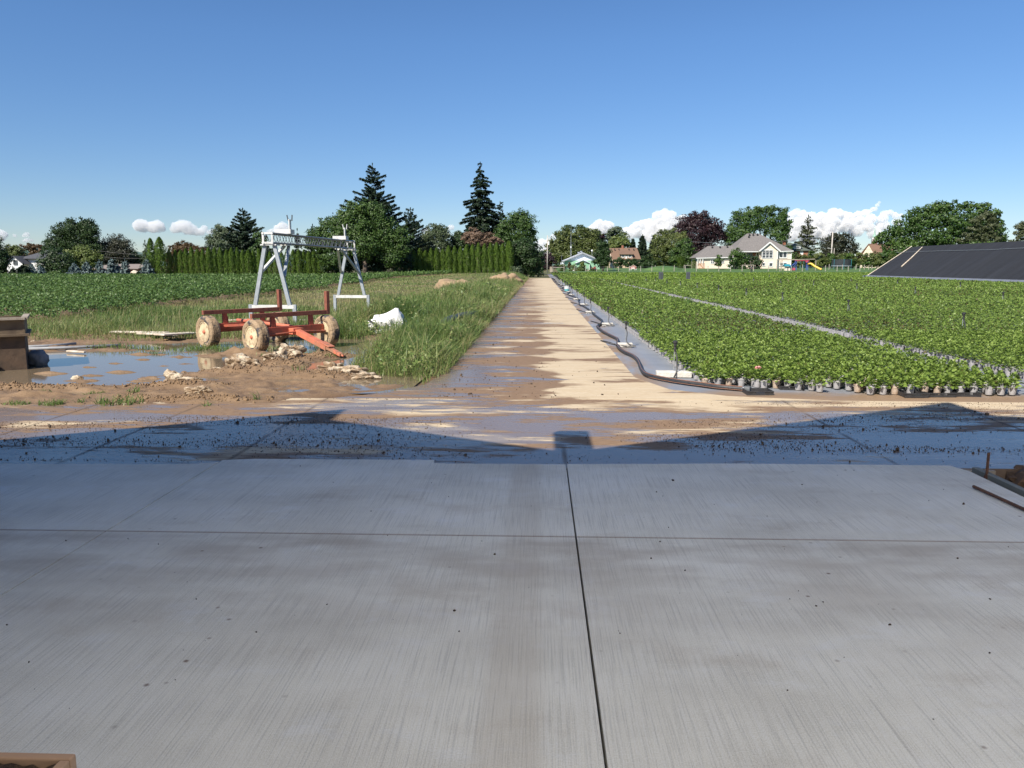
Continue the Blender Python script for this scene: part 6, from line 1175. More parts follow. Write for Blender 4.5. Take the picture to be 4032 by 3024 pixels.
def on_roof(px, py):
    d = ray(px, py); nrm = Vector((-zr_, 0, xr - xl)).normalized(); p0 = Vector((xl, 0, .05)); o_ = Vector((0, 0, CAM_H)); t = (p0 - o_).dot(nrm) / d.dot(nrm); return o_ + d * t + nrm * .16
mb = MB(); mb.tube([on_roof(3634, 977), on_roof(3590, 1020), on_roof(3552, 1054)], [.05, .07, .08], 8); mb.build('pole', M_WOODP, sh)
mb = MB(); mb.tube([(xl + .2, 104.7, .25), (xr, 104.7, zr_ + .10)], .055, 8); mb.build('edge_pole', M_WOODP, sh)
mb = MB(); mb.tube([on_roof(4060, 980), on_roof(3900, 988), on_roof(3700, 992), on_roof(3530, 998)], .02, 6); mb.build('cord', M_GALV, sh)
mb = MB(); mb.slab([(xl - .75, 58, .12), (xl + .25, 58, .36), (xl + .25, 105, .36), (xl - .95, 105, .12)], .03); mb.build('skirt', mat('grey_film', (.20, .215, .245), (.15, .16, .185), 2, .45), sh)
V = [(xl - 4.5, 103.4, .10), (xl - .2, 103.2, .13), (xl - .2, 105.6, .13), (xl - 4.5, 104.6, .10)]; mb = MB(); mb.slab(V, .04); o = mb.build('plastic_sheet', mat('crumpled_grey_film', (.42, .44, .48), (.30, .32, .36), 5, .35, bumps=.8)); tag(o, 'crumpled grey plastic sheet at the foot of the shade tunnel', 'plastic sheet')

# ------------------------------------------------------------------ houses
def fx(px, d): return W(px, 1045, d).x
def fz(py, d): return W(2016, py, d).z
class Fac:
    """builds on a front wall at distance d, given photo pixels; returns world points"""
    def __init__(s, d): s.d = d
    def p(s, px, py, dy=0.0): q = W(px, py, s.d); return Vector((q.x, s.d + dy, q.z))
    def rect(s, x0, y0, x1, y1, dy=0.0): return [s.p(x0, y1, dy), s.p(x1, y1, dy), s.p(x1, y0, dy), s.p(x0, y0, dy)]
    def block(s, x0, y0, x1, y1, dy0, dy1):
        a, b = s.p(x0, y1), s.p(x1, y0); mb = MB(); mb.box(((a.x + b.x) / 2, s.d + (dy0 + dy1) / 2, (a.z + b.z) / 2), (b.x - a.x, dy1 - dy0, b.z - a.z)); return mb
    def window(s, parent, x0, y0, x1, y1, cols=1, rows=1, dy=-.02, fr=M_TRIM, bar=.10, gl=M_GLASS):
        a, b = s.p(x0, y1), s.p(x1, y0); w, h = b.x - a.x, b.z - a.z; yc = s.d + dy; cx, cz = (a.x + b.x) / 2, (a.z + b.z) / 2; mb = MB()
        mb.box((a.x - bar / 2, yc - .05, cz), (bar, .12, h + bar * 2)); mb.box((b.x + bar / 2, yc - .05, cz), (bar, .12, h + bar * 2)); mb.box((cx, yc - .05, b.z + bar / 2), (w, .115, bar)); mb.box((cx, yc - .05, a.z - bar / 2), (w, .115, bar))
        for k in range(1, cols): mb.box((a.x + w * k / cols, yc - .045, cz), (bar * .8, .10, h))
        for k in range(1, rows): mb.box((cx, yc - .043, a.z + h * k / rows), (w, .09, bar * .5))
        wn_ = mb.build('window', fr, parent); mb = MB(); mb.box((cx, yc - .01, cz), (w, .03, h)); mb.build('pane', gl, wn_)
# cream house with the grey hipped roof
D = 200.0; F_ = Fac(D); h = thing('house', 'cream sided house with grey hipped roof and a tall gabled window bay', 'house', (fx(2950, D), D, near_ground(fx(2950, D), D)))
zg = near_ground(fx(2950, D), D) - .1; py0 = 1045 + (CAM_H - zg) / pxm(D)
F_.block(2989, 988, 3117, py0, 0.0, 11).build('wall', M_SIDING, h); F_.block(2900, 988, 2989, py0, 1.6, 11).build('wall', M_SIDING, h); F_.block(2996, 984, 3061, py0, -.9, 0).build('bay_wall', M_SIDING, h)
mb = MB(); mb.slab([F_.p(2996, 984, -.9), F_.p(3061, 984, -.9), F_.p(3027, 959, -.9)], .06); mb.build('gable', M_SIDING, h)
F_.block(2748, 1013, 2900, py0, .6, 9).build('wing_wall', M_SIDING, h)
def P_(px, py, dy): q = W(px, py, D); return Vector((q.x, D + dy, q.z))
mb = MB(); e = [P_(2884, 990, -.5), P_(3122, 987, -.5)]; eb = [Vector((e[0].x, D + 11.5, e[0].z)), Vector((e[1].x, D + 11.5, e[1].z))]; r1, r2_ = P_(2964, 916, 5.5), P_(3011, 916, 5.5)
mb.slab([e[0], e[1], r2_, r1], .12); mb.slab([e[1], eb[1], r2_], .12); mb.slab([eb[1], eb[0], r1, r2_], .12); mb.slab([eb[0], e[0], r1], .12); mb.build('roof', M_SHINGLE, h)
mb = MB(); ga, gb, gp = P_(2984, 989, -1.2), P_(3067, 989, -1.2), P_(3026, 954, -1.2); back = P_(3026, 956, 4.5); mb.slab([ga, gp, Vector((gp.x, D + 3.2, gp.z)), Vector((ga.x, D + .6, ga.z))], .1); mb.slab([gp, gb, Vector((gb.x, D + .6, gb.z)), Vector((gp.x, D + 3.2, gp.z))], .1); mb.build('gable_roof', M_SHINGLE, h)
mb = MB(); mb.bar(ga + Vector((0, -.12, -.05)), gp + Vector((0, -.12, -.05)), .08, .32, up=(0, 0, 1)); mb.bar(gp + Vector((0, -.14, -.05)), gb + Vector((0, -.14, -.05)), .08, .32, up=(0, 0, 1)); mb.bar(e[0] + Vector((0, -.06, -.1)), P_(2986, 989.5, -.56) + Vector((0, 0, -.1)), .06, .2); mb.bar(P_(3065, 989, -.56) + Vector((0, 0, -.1)), e[1] + Vector((0, -.06, -.1)), .06, .2); mb.build('fascia', M_TRIM, h)
mb = MB(); w0, w1 = P_(2741, 1015, .1), P_(2905, 1011, .1); wr0, wr1 = P_(2803, 967, 4.8), P_(2905, 966, 4.8); wb0, wb1 = Vector((w0.x, D + 9.5, w0.z)), Vector((w1.x, D + 9.5, w1.z)); mb.slab([w0, w1, wr1, wr0], .12); mb.slab([wb0, w0, wr0], .12); mb.slab([wb1, wb0, wr0, wr1], .12); mb.build('wing_roof', M_SHINGLE, h)
mb = MB(); mb.bar(w0 + Vector((0, -.06, -.12)), w1 + Vector((0, -.06, -.12)), .06, .2); mb.build('gutter', M_TRIM, h)
for px, dy in ((2772, .5), (3058, -1.0), (3116, -.1)): a, b = P_(px, 1014 if px < 2900 else 988, dy), P_(px, py0 - .5, dy); mb = MB(); mb.box(((a.x), D + dy, (a.z + b.z) / 2), (.14, .12, a.z - b.z)); mb.build('downspout', M_TRIM, h)
F2 = Fac(D - .9); F2.window(h, 3001, 994, 3042, 1015, 3, 2, bar=.16); F2.window(h, 3001, 986, 3042, 991, 3, 1, bar=.14); F_.window(h, 3069, 994, 3097, 1013, 2, 1, bar=.2)
F2.window(h, 3029, 1036, 3041, 1048, bar=.16); F2.window(h, 3003, 1036, 3011, 1046, bar=.14); F_.window(h, 3070, 1036, 3097, 1045, 2, 1, bar=.18)
F3 = Fac(D + 1.6); F3.window(h, 2944, 995, 2962, 1010, 2, 1, bar=.12, fr=M_WOODG); mb = MB(); a, b = F3.p(2963, 994), F3.p(2975, 1014); mb.box(((a.x + b.x) / 2, D + 1.57, (a.z + b.z) / 2), (b.x - a.x, .05, a.z - b.z)); mb.build('door', M_BRICK, h)
F4 = Fac(D + .6); F4.window(h, 2799, 1022, 2811, 1036, 2, 2, bar=.13); F4.window(h, 2838, 1020, 2850, 1035, 2, 2, bar=.13); mb = MB(); a, b = F4.p(2868, 1029), F4.p(2886, 1057); mb.box(((a.x + b.x) / 2, D + .57, (a.z + b.z) / 2), (b.x - a.x, .08, a.z - b.z)); mb.build('door', M_TRIM, h)
for px in (2749, 2758, 2768): a, b = P_(px, 1015, .2), P_(px, 1040, .2); mb = MB(); mb.box((a.x, D + .2, (a.z + b.z) / 2), (.16, .16, a.z - b.z)); mb.build('porch_post', M_TRIM, h)
M_CEDARW = mat('orange_decking', (0.50, 0.28, 0.16), (0.40, 0.21, 0.12), 5, .8); mb = MB(); a, b = P_(2748, 1037, -.8), P_(2771, 1058, -.8)
for k in range(6): mb.box((a.x + (b.x - a.x) * k / 5, D - .8, (a.z + b.z) / 2), (.09, .09, a.z - b.z))
mb.bar(P_(2748, 1038, -.86), P_(2771, 1038, -.86), .1, .1); mb.bar(P_(2750, 1039, -.9), P_(2769, 1057, -.9), .12, .25); mb.bar(P_(2748, 1056, -.86), P_(2771, 1056, -.86), .1, .12); mb.build('stairs', M_CEDARW, h)
for px, py in ((2971, 924), (2986, 923), (3003, 923), (2965, 932), (2818, 974), (2849, 974), (2879, 973)):
    t_ = (py - 916) / (988 - 916) if px > 2900 else (py - 967) / (1013 - 967); dyy = 5.5 - 6 * t_ if px > 2900 else 4.8 - 4.7 * t_; q = P_(px, py, 0); mb = MB(); mb.box((q.x, D + dyy - .2, q.z + .15), (.35, .35, .4)); mb.build('roof_vent', M_BLACK, h)
mb = MB(); a = P_(2995, 1008, .2); b = P_(2975, 1014, .2); mb.bar(P_(2958, 1011, -.2), P_(2994, 1011, -.2), .06, .08); mb.bar(P_(2958, 1018, -.2), P_(2994, 1018, -.2), .06, .08); mb.build('balcony_rail', M_DKGREY, h)
# red brick house with dark hip roof and dormer, behind
D = 246.0; F_ = Fac(D); h = thing('house', 'brick house with dark green hip roof, white dormer and tall chimney', 'house', (fx(3130, D), D, .8)); F_.block(3085, 984, 3183, 1050, 0, 9).build('wall', M_BRICK, h)
def PP(px, py, dy): q = W(px, py, D); return Vector((q.x, D + dy, q.z))
M_GROOF = mat('dark_green_shingles', (0.10, 0.125, 0.10), (0.075, 0.09, 0.078), 4, .9); mb = MB(); e0, e1 = PP(3075, 989, -.6), PP(3192, 986, -.6); ra, rb = PP(3090, 954, 4.5), PP(3130, 953, 4.5); e2, e3 = Vector((e1.x, D + 9.6, e1.z)), Vector((e0.x, D + 9.6, e0.z))
mb.slab([e0, e1, rb, ra], .12); mb.slab([e1, e2, rb], .12); mb.slab([e2, e3, ra, rb], .12); mb.slab([e3, e0, ra], .12); mb.build('roof', M_GROOF, h)
F_.block(3127, 966, 3152, 980, -.2, 3).build('dormer', M_TRIM, h); Fac(D - .2).window(h, 3131, 970, 3148, 977, 3, 1, bar=.12); mb = MB(); a, b, c_ = PP(3120, 966, -.5), PP(3156, 966, -.5), PP(3138, 956, 2.5); mb.slab([a, b, c_], .1); mb.slab([b, Vector((b.x, D + 4, b.z)), c_], .1); mb.slab([Vector((a.x, D + 4, a.z)), a, c_], .1); mb.build('dormer_roof', M_GROOF, h)
F_.block(3096, 940, 3107, 965, 3, 4.2).build('chimney', M_BRICK, h); F_.block(3150, 990, 3163, 1003, -.04, .02).build('white_panel', M_TRIM, h)
# hall with brown tiled roof and little steeple
D = 262.0; F_ = Fac(D); h = thing('hall', 'long hall with brown tiled roof, cream gable and slender copper steeple', 'hall', (fx(3520, D), D, .8)); Mw = mat('cream_plaster', (0.74, 0.64, 0.50), None, 3, .8); M_TILE = mat('brown_tiles', (0.27, 0.165, 0.115), (0.22, 0.13, 0.09), 6, .9, bumps=.4)
def PP(px, py, dy): q = W(px, py, D); return Vector((q.x, D + dy, q.z))
zg = .75; pyg = 1045 + (CAM_H - zg) / pxm(D)
# gable end faces the camera's left, ridge runs to the right and slightly away
g0, g1, gp = PP(3391, 1010, 0), PP(3438, 1010, -2.0), PP(3418, 961, -1.0); L = Vector((PP(3645, 960, 0).x - gp.x, 6.0, 0))
mb = MB(); mb.slab([Vector((g0.x, g0.y, zg - .2)), Vector((g1.x, g1.y, zg - .2)), g1, gp, g0], .2); mb.build('gable_wall', Mw, h)
mb = MB(); mb.slab([Vector((g1.x, g1.y, zg - .2)), Vector((g1.x, g1.y, zg - .2)) + L, g1 + L, g1], .2); mb.build('long_wall', Mw, h)
mb = MB(); o1 = Vector((.0, -.5, -.6)); ee = (g1 - gp).normalized() * 1.2; mb.slab([g1 + ee, g1 + ee + L, gp + L + Vector((0, 0, .1)), gp + Vector((-.3, -.1, .1))], .15); mb.slab([gp + Vector((-.3, -.1, .1)), gp + L + Vector((0, 0, .1)), g0 + L + Vector((-.8, 1, -.8)), g0 + Vector((-1.6, .3, -.9))], .15); mb.build('roof', M_TILE, h)
q = PP(3450, 953, .5); mb = MB(); k = pxm(D); mb.box((q.x - .4, D + .4, q.z), (1.45, 1.45, 1.9)); mb.build('tower_base', mat('plum_shingles', (.19, .10, .09), None, 5, .9), h)
mb = MB(); zz = fz(949, D); q = PP(3444, 949, .4); mb.lathe((q.x, D + .4, fz(951, D)), (0, 0, 1), [(.72, 0), (.68, .1), (.62, 1.35), (.78, 1.4)], 8); mb.build('belfry', M_TRIM, h); mb = MB(); mb.lathe((q.x, D + .4, fz(934, D)), (0, 0, 1), [(.80, 0), (.45, .5), (.22, 1.3), (.10, 2.6), (.02, 3.4)], 8); mb.build('spire', M_COPPER, h); mb = MB(); mb.tube([(q.x, D + .4, fz(906, D)), (q.x, D + .4, fz(898, D))], .04, 6); mb.build('finial', M_TRIM, h)
q = PP(3599, 955, 2.5); mb = MB(); mb.box((q.x, D + 4, q.z), (1.0, .8, 1.6)); mb.build('chimney', M_BRICK, h); Fac(D - .35).window(h, 3410, 995, 3420, 1008, 2, 2, bar=.14, fr=M_BROOF)
q = PP(3612, 972, -.5); mb = MB(); mb.slab([q + Vector((-.7, 0, -.2)), q + Vector((.7, 0, -.2)), q + Vector((0, 0, .7))], 1.2); mb.build('gablet', M_TILE, h)
# brown roofed house with dormer
D = 240.0; F_ = Fac(D); h = thing('house', 'tan house with steep brown roof and three-window dormer', 'house', (fx(2462, D), D, .8))
def PP(px, py, dy): q = W(px, py, D); return Vector((q.x, D + dy, q.z))
F_.block(2407, 1018, 2520, 1062, 0, 9).build('wall', M_TAN, h); mb = MB(); mb.slab([PP(2406.5, 1020, 9), PP(2406.5, 1020, 0), PP(2403, 976, 4.5)], .15); mb.build('gable', Mw, h)
F_.block(2404, 1020, 2412, 1050, -.15, 4).build('corner_wall', Mw, h)
mb = MB(); e0, e1 = PP(2411, 1022, -.7), PP(2523, 1020, -.7); ra, rb = PP(2402, 976, 4.5), PP(2515, 974, 4.5); mb.slab([e0, e1, rb, ra], .15); mb.slab([rb, ra, Vector((ra.x, D + 9.5, e0.z)), Vector((rb.x, D + 9.5, e0.z))][::-1], .15); mb.build('roof', M_BROOF, h)
F_.block(2440, 1000, 2491, 1021, -.3, 2.5).build('dormer', mat('tan_boards', (.46, .34, .26), (.40, .29, .22), 4, .85), h); mb = MB(); mb.slab([PP(2436, 1001, -.9), PP(2495, 1001, -.9), PP(2490, 985, 2.8), PP(2440, 985, 2.8)], .12); mb.build('dormer_roof', M_BROOF, h)
F5 = Fac(D - .3); F5.window(h, 2449, 1003, 2457, 1012, bar=.17); F5.window(h, 2476, 1003, 2484, 1012, bar=.17); F5.window(h, 2463, 1003, 2469, 1009, bar=.14); mb = MB(); a, b = F5.p(2463, 1011), F5.p(2469, 1020); mb.box(((a.x + b.x) / 2, D - .34, (a.z + b.z) / 2), (b.x - a.x, .08, a.z - b.z)); mb.build('door', M_TRIM, h)
q = PP(2457, 972, 4.5); mb = MB(); mb.box((q.x, q.y, q.z), (.6, .6, 1.1)); mb.build('chimney', M_BRICK, h)
for px in (2424, 2441, 2481, 2500): q = PP(px, 982, 3.2); mb = MB(); mb.box((q.x, q.y - .1, q.z + .1), (.3, .3, .4)); mb.build('roof_vent', M_BLACK, h)
# green barn with pale gable
D = 192.0; F_ = Fac(D); h = thing('barn', 'low green metal barn with pale gable and small matching annex', 'barn', (fx(2290, D), D, .8))
def PP(px, py, dy): q = W(px, py, D); return Vector((q.x, D + dy, q.z))
F_.block(2222, 1026, 2362, 1062, 0, 12).build('wall', M_GREEN, h); mb = MB(); mb.slab([PP(2222, 1026, 0), PP(2362, 1025, 0), PP(2294, 999, 0)], .2); mb.build('gable', M_PALESIDE, h)
mb = MB(); a, b, c_ = PP(2215, 1029, -.6), PP(2370, 1028, -.6), PP(2294, 996, -.6); bk = Vector((0, 13, 0)); mb.slab([a, c_, c_ + bk, a + bk][::-1], .12); mb.slab([c_, b, b + bk, c_ + bk][::-1], .12); mb.build('roof', M_PALESIDE, h)
mb = MB(); mb.bar(a + Vector((0, -.05, -.05)), c_ + Vector((0, -.05, -.05)), .08, .24); mb.bar(c_ + Vector((0, -.06, -.05)), b + Vector((0, -.06, -.05)), .08, .24); mb.build('bargeboard', mat('grey_trim', (.32, .33, .36), None, 3, .6), h)
F_.block(2220.5, 1028, 2223.5, 1062, -.14, 0).build('downspout', M_TRIM, h); F_.block(2209, 1033, 2222, 1062, .9, 6).build('lean_to', M_PALESIDE, h)
F6 = Fac(D - 3); F6.block(2271, 1036, 2321, 1064, 0, 3).build('annex_wall', M_GREEN, h)
def P6(px, py, dy): q = W(px, py, D - 3); return Vector((q.x, D - 3 + dy, q.z))
mb = MB(); mb.slab([P6(2271, 1036, -.02), P6(2321, 1035, -.02), P6(2296, 1027, -.02)], .1); mb.build('annex_gable', M_PALESIDE, h); mb = MB(); a, b, c_ = P6(2266, 1037, -.5), P6(2323, 1036, -.5), P6(2296, 1025, -.5); bk = Vector((0, 3.4, 0)); mb.slab([a, c_, c_ + bk, a + bk][::-1], .12); mb.slab([c_, b, b + bk, c_ + bk][::-1], .12); mb.build('annex_roof', M_PALESIDE, h)
for px in (2270, 2321): F6.block(px - .9, 1037, px + .9, 1064, -.1, 0).build('corner_trim', M_TRIM, h)
for px, py in ((2280, 997), (2290, 993)): q = PP(px, py, 1); mb = MB(); mb.lathe((q.x, D + 1.5, q.z - .4), (0, 0, 1), [(.2, 0), (.2, .35), (.34, .4), (.34, .62), (.15, .75)], 12); mb.build('roof_ventilator', M_GALV, h)
# white house with charcoal roof, far left
D = 128.0; F_ = Fac(D); h = thing('house', 'white house with charcoal hipped roof behind the dark evergreens', 'house', (fx(100, D), D, 0))
def PP(px, py, dy): q = W(px, py, D); return Vector((q.x, D + dy, q.z))
F_.block(60, 1018, 170, 1090, 2, 10).build('wall', M_TRIM, h); mb = MB(); e0, e1 = PP(48, 1017, 1.4), PP(175, 1018, 1.4); ra, rb = PP(96, 983, 6), PP(132, 983, 6); e2, e3 = Vector((e1.x, D + 11, e1.z)), Vector((e0.x, D + 11, e0.z)); mb.slab([e0, e1, rb, ra], .12); mb.slab([e1, e2, rb], .12); mb.slab([e2, e3, ra, rb], .12); mb.slab([e3, e0, ra], .12); mb.build('roof', M_DROOF, h)
mb = MB(); mb.slab([PP(28, 1090, 0), PP(76, 1090, 0), PP(76, 1050, 0), PP(92, 1042, 0), PP(56, 1012, 0), PP(28, 1035, 0)], 2.0); mb.build('gable_wall', M_TRIM, h); mb = MB(); a, b = PP(55, 1010, -.3), PP(95, 1042, -.3); bk = Vector((0, 3, 0)); mb.slab([a, b, b + bk + Vector((0, 0, 0)), a + bk][::-1], .15); c_ = PP(15, 1042, -.3); mb.slab([c_, a, a + bk, c_ + bk][::-1], .15); mb.build('gable_roof', M_DROOF, h)
F_.window(h, 56, 1026, 66, 1041, 1, 1, bar=.08, fr=M_DKGREY)
# brick bungalow
D = 122.0; F_ = Fac(D); h = thing('bungalow', 'low brick bungalow with grey-brown roof behind the blue spruces', 'bungalow', (fx(460, D), D, 0))
def PP(px, py, dy): q = W(px, py, D); return Vector((q.x, D + dy, q.z))
F_.block(372, 1058, 546, 1094, 0, 8).build('wall', M_BRICK, h); F_.block(372, 1082, 512, 1094, -.06, .0).build('base_panel', M_TRIM, h); mb = MB(); a, b = PP(362, 1058, -.7), PP(553, 1057, -.7); ra, rb = PP(375, 1040, 4), PP(552, 1039, 4); mb.slab([a, b, rb, ra], .12); mb.slab([ra, rb, Vector((b.x, D + 9, b.z)), Vector((a.x, D + 9, a.z))], .12); mb.build('roof', mat('grey_brown_shingles', (.26, .215, .19), (.20, .165, .145), 5, .95), h); F_.window(h, 500, 1078, 510, 1088, bar=.06)
q = PP(557, 1078, -2); mb = MB(); mb.lump((q.x, D - 2, q.z - .2), (.8, .5, .75), 2, 3, .1); o = mb.build('tent', M_WOODP, smooth=True); tag(o, 'pale rounded tent beside the brick bungalow', 'tent')
# distant grey roof over the tunnel
D = 300.0; h = thing('house', 'distant grey roof with white eaves just over the black tunnel', 'house', (fx(3930, D), D, .8))
def PP(px, py, dy): q = W(px, py, D); return Vector((q.x, D + dy, q.z))
Fac(D).block(3905, 962, 3950, 1050, 0, 8).build('wall', M_TRIM, h); mb = MB(); e0, e1 = PP(3890, 961, -.8), PP(3962, 959, -.8); ra, rb = PP(3905, 946, 4), PP(3940, 945, 4); e2, e3 = Vector((e1.x, D + 9, e1.z)), Vector((e0.x, D + 9, e0.z)); mb.slab([e0, e1, rb, ra], .2); mb.slab([e1, e2, rb], .2); mb.slab([e3, e0, ra], .2); mb.slab([e2, e3, ra, rb], .2); mb.build('roof', M_DROOF, h)

# ------------------------------------------------------------------ poles, wires, mast, lamps
def pole(px, top, base, d, label, r=3.0, wood=M_POST):
    x = fx(px, d); z0 = near_ground(x, d); t = thing('utility_pole', label, 'utility pole', (x, d, z0)); mb = MB(); mb.tube([(x, d, z0 - .2), (x, d, fz(top, d))], [r * pxm(d), r * .7 * pxm(d)], 8); mb.build('shaft', wood, t, smooth=True); return t, x
M_PALEWOOD = mat('bleached_pole', (0.50, 0.46, 0.42), (0.42, 0.38, 0.34), 2, .85); M_WIRE = mat('cable', (0.03, 0.03, 0.032), None, 5, .6)
t, x = pole(2155, 927, 1055, 166, 'bleached utility pole with white transformer at the lane end', 2.3, M_PALEWOOD); mb = MB(); mb.lathe((x + .28, 165.8, fz(965, 166)), (0, 0, 1), [(.16, 0), (.19, .03), (.19, .62), (.12, .7)], 12); mb.tube([(x + .28, 165.8, fz(952, 166)), (x + .28, 165.8, fz(946, 166))], .05, 6); mb.build('transformer', M_TRIM, t); mb = MB(); mb.tube([(x + .05, 166, fz(975, 166)), Vector((x + 1.4, 175, fz(992, 166) - .1)), (fx(2208, 191), 191, fz(1006, 191))], .022, 5); mb.build('cable', M_WIRE, t); 
t, x = pole(3271, 914, 1000, 232, 'thick pale utility pole right of the cream house', 3.0, M_PALEWOOD); mb = MB(); mb.tube([(x, 231.9, fz(982, 232)), (x - .6, 231.5, fz(980, 232)), (x - 1.1, 231.4, fz(978, 232))], .05, 6); mb.box((x - 1.2, 231.4, fz(978, 232)), (.5, .2, .12)); mb.build('street_light', M_TRIM, t)
t2, x2 = pole(3281, 978, 1002, 236, 'short thin pole just right of the thick utility pole', 1.3, M_PALEWOOD)
pole(3802, 950, 1000, 240, 'stubby pole top just above the black tunnel', 1.6, M_PALEWOOD)
for i, (pa, da, pb, db, sag, lb) in enumerate([((2714, 951), 226, (3268, 926), 230, 1.2, 'upper power line crossing in front of the trees'), ((3274, 974), 230, (3700, 982), 260, .6, 'power line running right from the thick pole'), ((3180, 975), 236, (3274, 971), 232, .2, 'short power line left of the thick pole'), ((3180, 992), 236, (3274, 993), 232, .2, 'lower short power line left of the thick pole'), ((395, 988), 140, (640, 1000), 140, .3, 'left power line in front of the round dark tree'), ((395, 1010), 140, (640, 1012), 140, .3, 'lower left power line above the bungalow')]):
    a, b = W(*pa, da), W(*pb, db); mb = MB(); pts = [a.lerp(b, k / 14) - Vector((0, 0, sag * 4 * (k / 14) * (1 - k / 14))) for k in range(15)]; mb.tube(pts, .028, 5); o = mb.build('power_line', M_WIRE if i else M_GALV); tag(o, lb, 'power line', 'power lines')
D = 196; x = fx(2247, D); t = thing('antenna_mast', 'slim lattice antenna mast with white ball beside the barn', 'mast', (x, D, .8)); mb = MB(); k = pxm(D)
for a in range(3): q = a * 2.094; mb.tube([(x + .22 * math.cos(q), D + .22 * math.sin(q), .7), (x + .16 * math.cos(q), D + .16 * math.sin(q), fz(968, D))], .03, 5)
for j in range(14):
    z0 = 1 + j * .45; 
    if z0 + .45 < fz(968, D): mb.tube([(x - .2, D, z0), (x + .2, D, z0 + .22), (x - .2, D, z0 + .45)], .018, 4)
mb.tube([(x, D, fz(970, D)), (x, D, fz(884, D))], [.05, .02], 6); mb.build('lattice', M_GALV, t); mb = MB(); mb.lump((x, D - .3, fz(974, D)), (.2, .2, .2), 1, 2, 0); mb.build('dish', M_TRIM, t)
x = fx(2330, D); t = thing('globe_lamp', 'white globe lamp on a thin post behind the barn roof', 'lamp', (x, D, .8)); mb = MB(); mb.tube([(x, D, .7), (x, D, fz(990, D))], .035, 6); mb.build('post', M_GALV, t); mb = MB(); mb.lump((x, D, fz(987, D)), (.23, .23, .23), 1, 3, 0); mb.build('globe', M_TRIM, t, smooth=True)
x = fx(2211, 190); mb = MB(); mb.tube([(x, 190, .7), (x, 190, fz(1004, 190))], .07, 6); o = mb.build('service_post', M_DKGREY); tag(o, 'short dark post holding the cable at the barn corner', 'post')

# ------------------------------------------------------------------ fence posts, goals, yard things
GPST = 'wooden posts of the fence behind the plants'
fp = [(2177, 1054, 1076, 172), (2221, 1053, 1074, 174), (2263, 1053, 1073, 176), (2306, 1051, 1073, 177), (2350, 1052, 1072, 177), (2392, 1052, 1072, 177), (2436, 1052, 1072, 177), (2478, 1051, 1072, 177), (2523, 1050, 1071, 177), (2567, 1049, 1070, 177), (2611, 1049, 1069, 177), (2655, 1045, 1069, 177), (2699, 1048, 1069, 177), (2743, 1046, 1068, 177), (2788, 1046, 1067, 177), (2831, 1046, 1067, 177), (2877, 1046, 1066, 177), (3026, 1041, 1065, 178), (3072, 1025, 1066, 178), (3117, 1043, 1063, 179), (3160, 1036, 1062, 179), (3251, 1040, 1063, 179), (3297, 1040, 1062, 179), (3341, 1040, 1061, 179), (3387, 1038, 1060, 179), (3317, 1037, 1056, 190), (3371, 1037, 1057, 190), (3404, 1038, 1057, 190), (3421, 1038, 1055, 190), (3434, 1038, 1055, 190), (3265, 1037, 1058, 190), (2580, 1046, 1060, 195), (2500, 1049, 1061, 193)]
for i, (px, t_, b_, d) in enumerate(fp):
    x = fx(px, d); z = near_ground(x, d); mb = MB(); mb.tube([(x, d, z - .15), (x + .02, d, z + (b_ - t_) * pxm(d))], [.075, .065], 7); o = mb.build('fence_post', M_POST); tag(o, 'grey wooden fence post standing in the line behind the potted plants' if d < 185 else 'small grey fence post in the farther line across the lawn', 'fence post', GPST if d < 185 else 'posts of the farther fence')
for nm, zf, lb in (('fence_wire', .55, 'lower wire of the fence behind the plants'), ('fence_wire', 1.0, 'upper wire of the fence behind the plants')):
    mb = MB(); mb.tube([(fx(px, d), d - .08, near_ground(fx(px, d), d) + zf) for px, t_, b_, d in fp[:25]], .008, 4); o = mb.build(nm, M_GALV); tag(o, lb, 'wire', 'fence wires')
def goal(px0, px1, top, d, label):
    x0, x1 = fx(px0, d), fx(px1, d); z = near_ground(x0, d); zt_ = fz(top, d); t = thing('goal', label, 'goal', ((x0 + x1) / 2, d, z), 'wooden goal frames on the lawn'); mb = MB(); mb.tube([(x0, d, z - .1), (x0, d, zt_)], .08, 7); mb.build('post', M_POST, t); mb = MB(); mb.tube([(x1, d, z - .1), (x1, d, zt_)], .08, 7); mb.build('post', M_POST, t); mb = MB(); mb.tube([(x0, d - .02, zt_ - .08), (x1, d - .02, zt_ - .05)], .065, 7); mb.build('crossbar', M_POST, t)
goal(2923, 2968, 1043, 178.5, 'grey wooden frame with crossbar behind the standing person'); goal(2694, 2736, 1044, 205, 'grey wooden frame with crossbar between the cedars near the stairs'); goal(2177.5, 2221.5, 1052, 174.3, 'grey wooden rail frame at the lane end beside the barn')
D = 186; x0, x1 = fx(2482, D), fx(2506, D); zb_ = near_ground(x0, D); t = thing('sign', 'small red and white gabled sign on four white legs on the lawn', 'sign', ((x0 + x1) / 2, D, zb_)); q = lambda px, py, dy=0: Vector((fx(px, D), D + dy, fz(py, D) )); M_SRED = mat('dull_red_board', (0.36, 0.10, 0.085), None, 5, .6); M_SPINK = mat('pale_pink_board', (0.78, 0.62, 0.58), None, 5, .6)
mb = MB(); mb.slab([q(2481, 1057.5), q(2506, 1057.5), q(2505, 1050), q(2500.5, 1047.5), q(2494, 1043.5), q(2486, 1047.5), q(2480.5, 1051)], .06); mb.build('board', M_SRED, t); mb = MB(); mb.box(((q(2486, 1050).x + q(2500, 1050).x) / 2, D - .03, (fz(1050, D) + fz(1059, D)) / 2), (q(2500, 0).x - q(2486, 0).x, .05, fz(1050, D) - fz(1059, D))); pn = mb.build('panel', M_SPINK, t)
mb = MB()
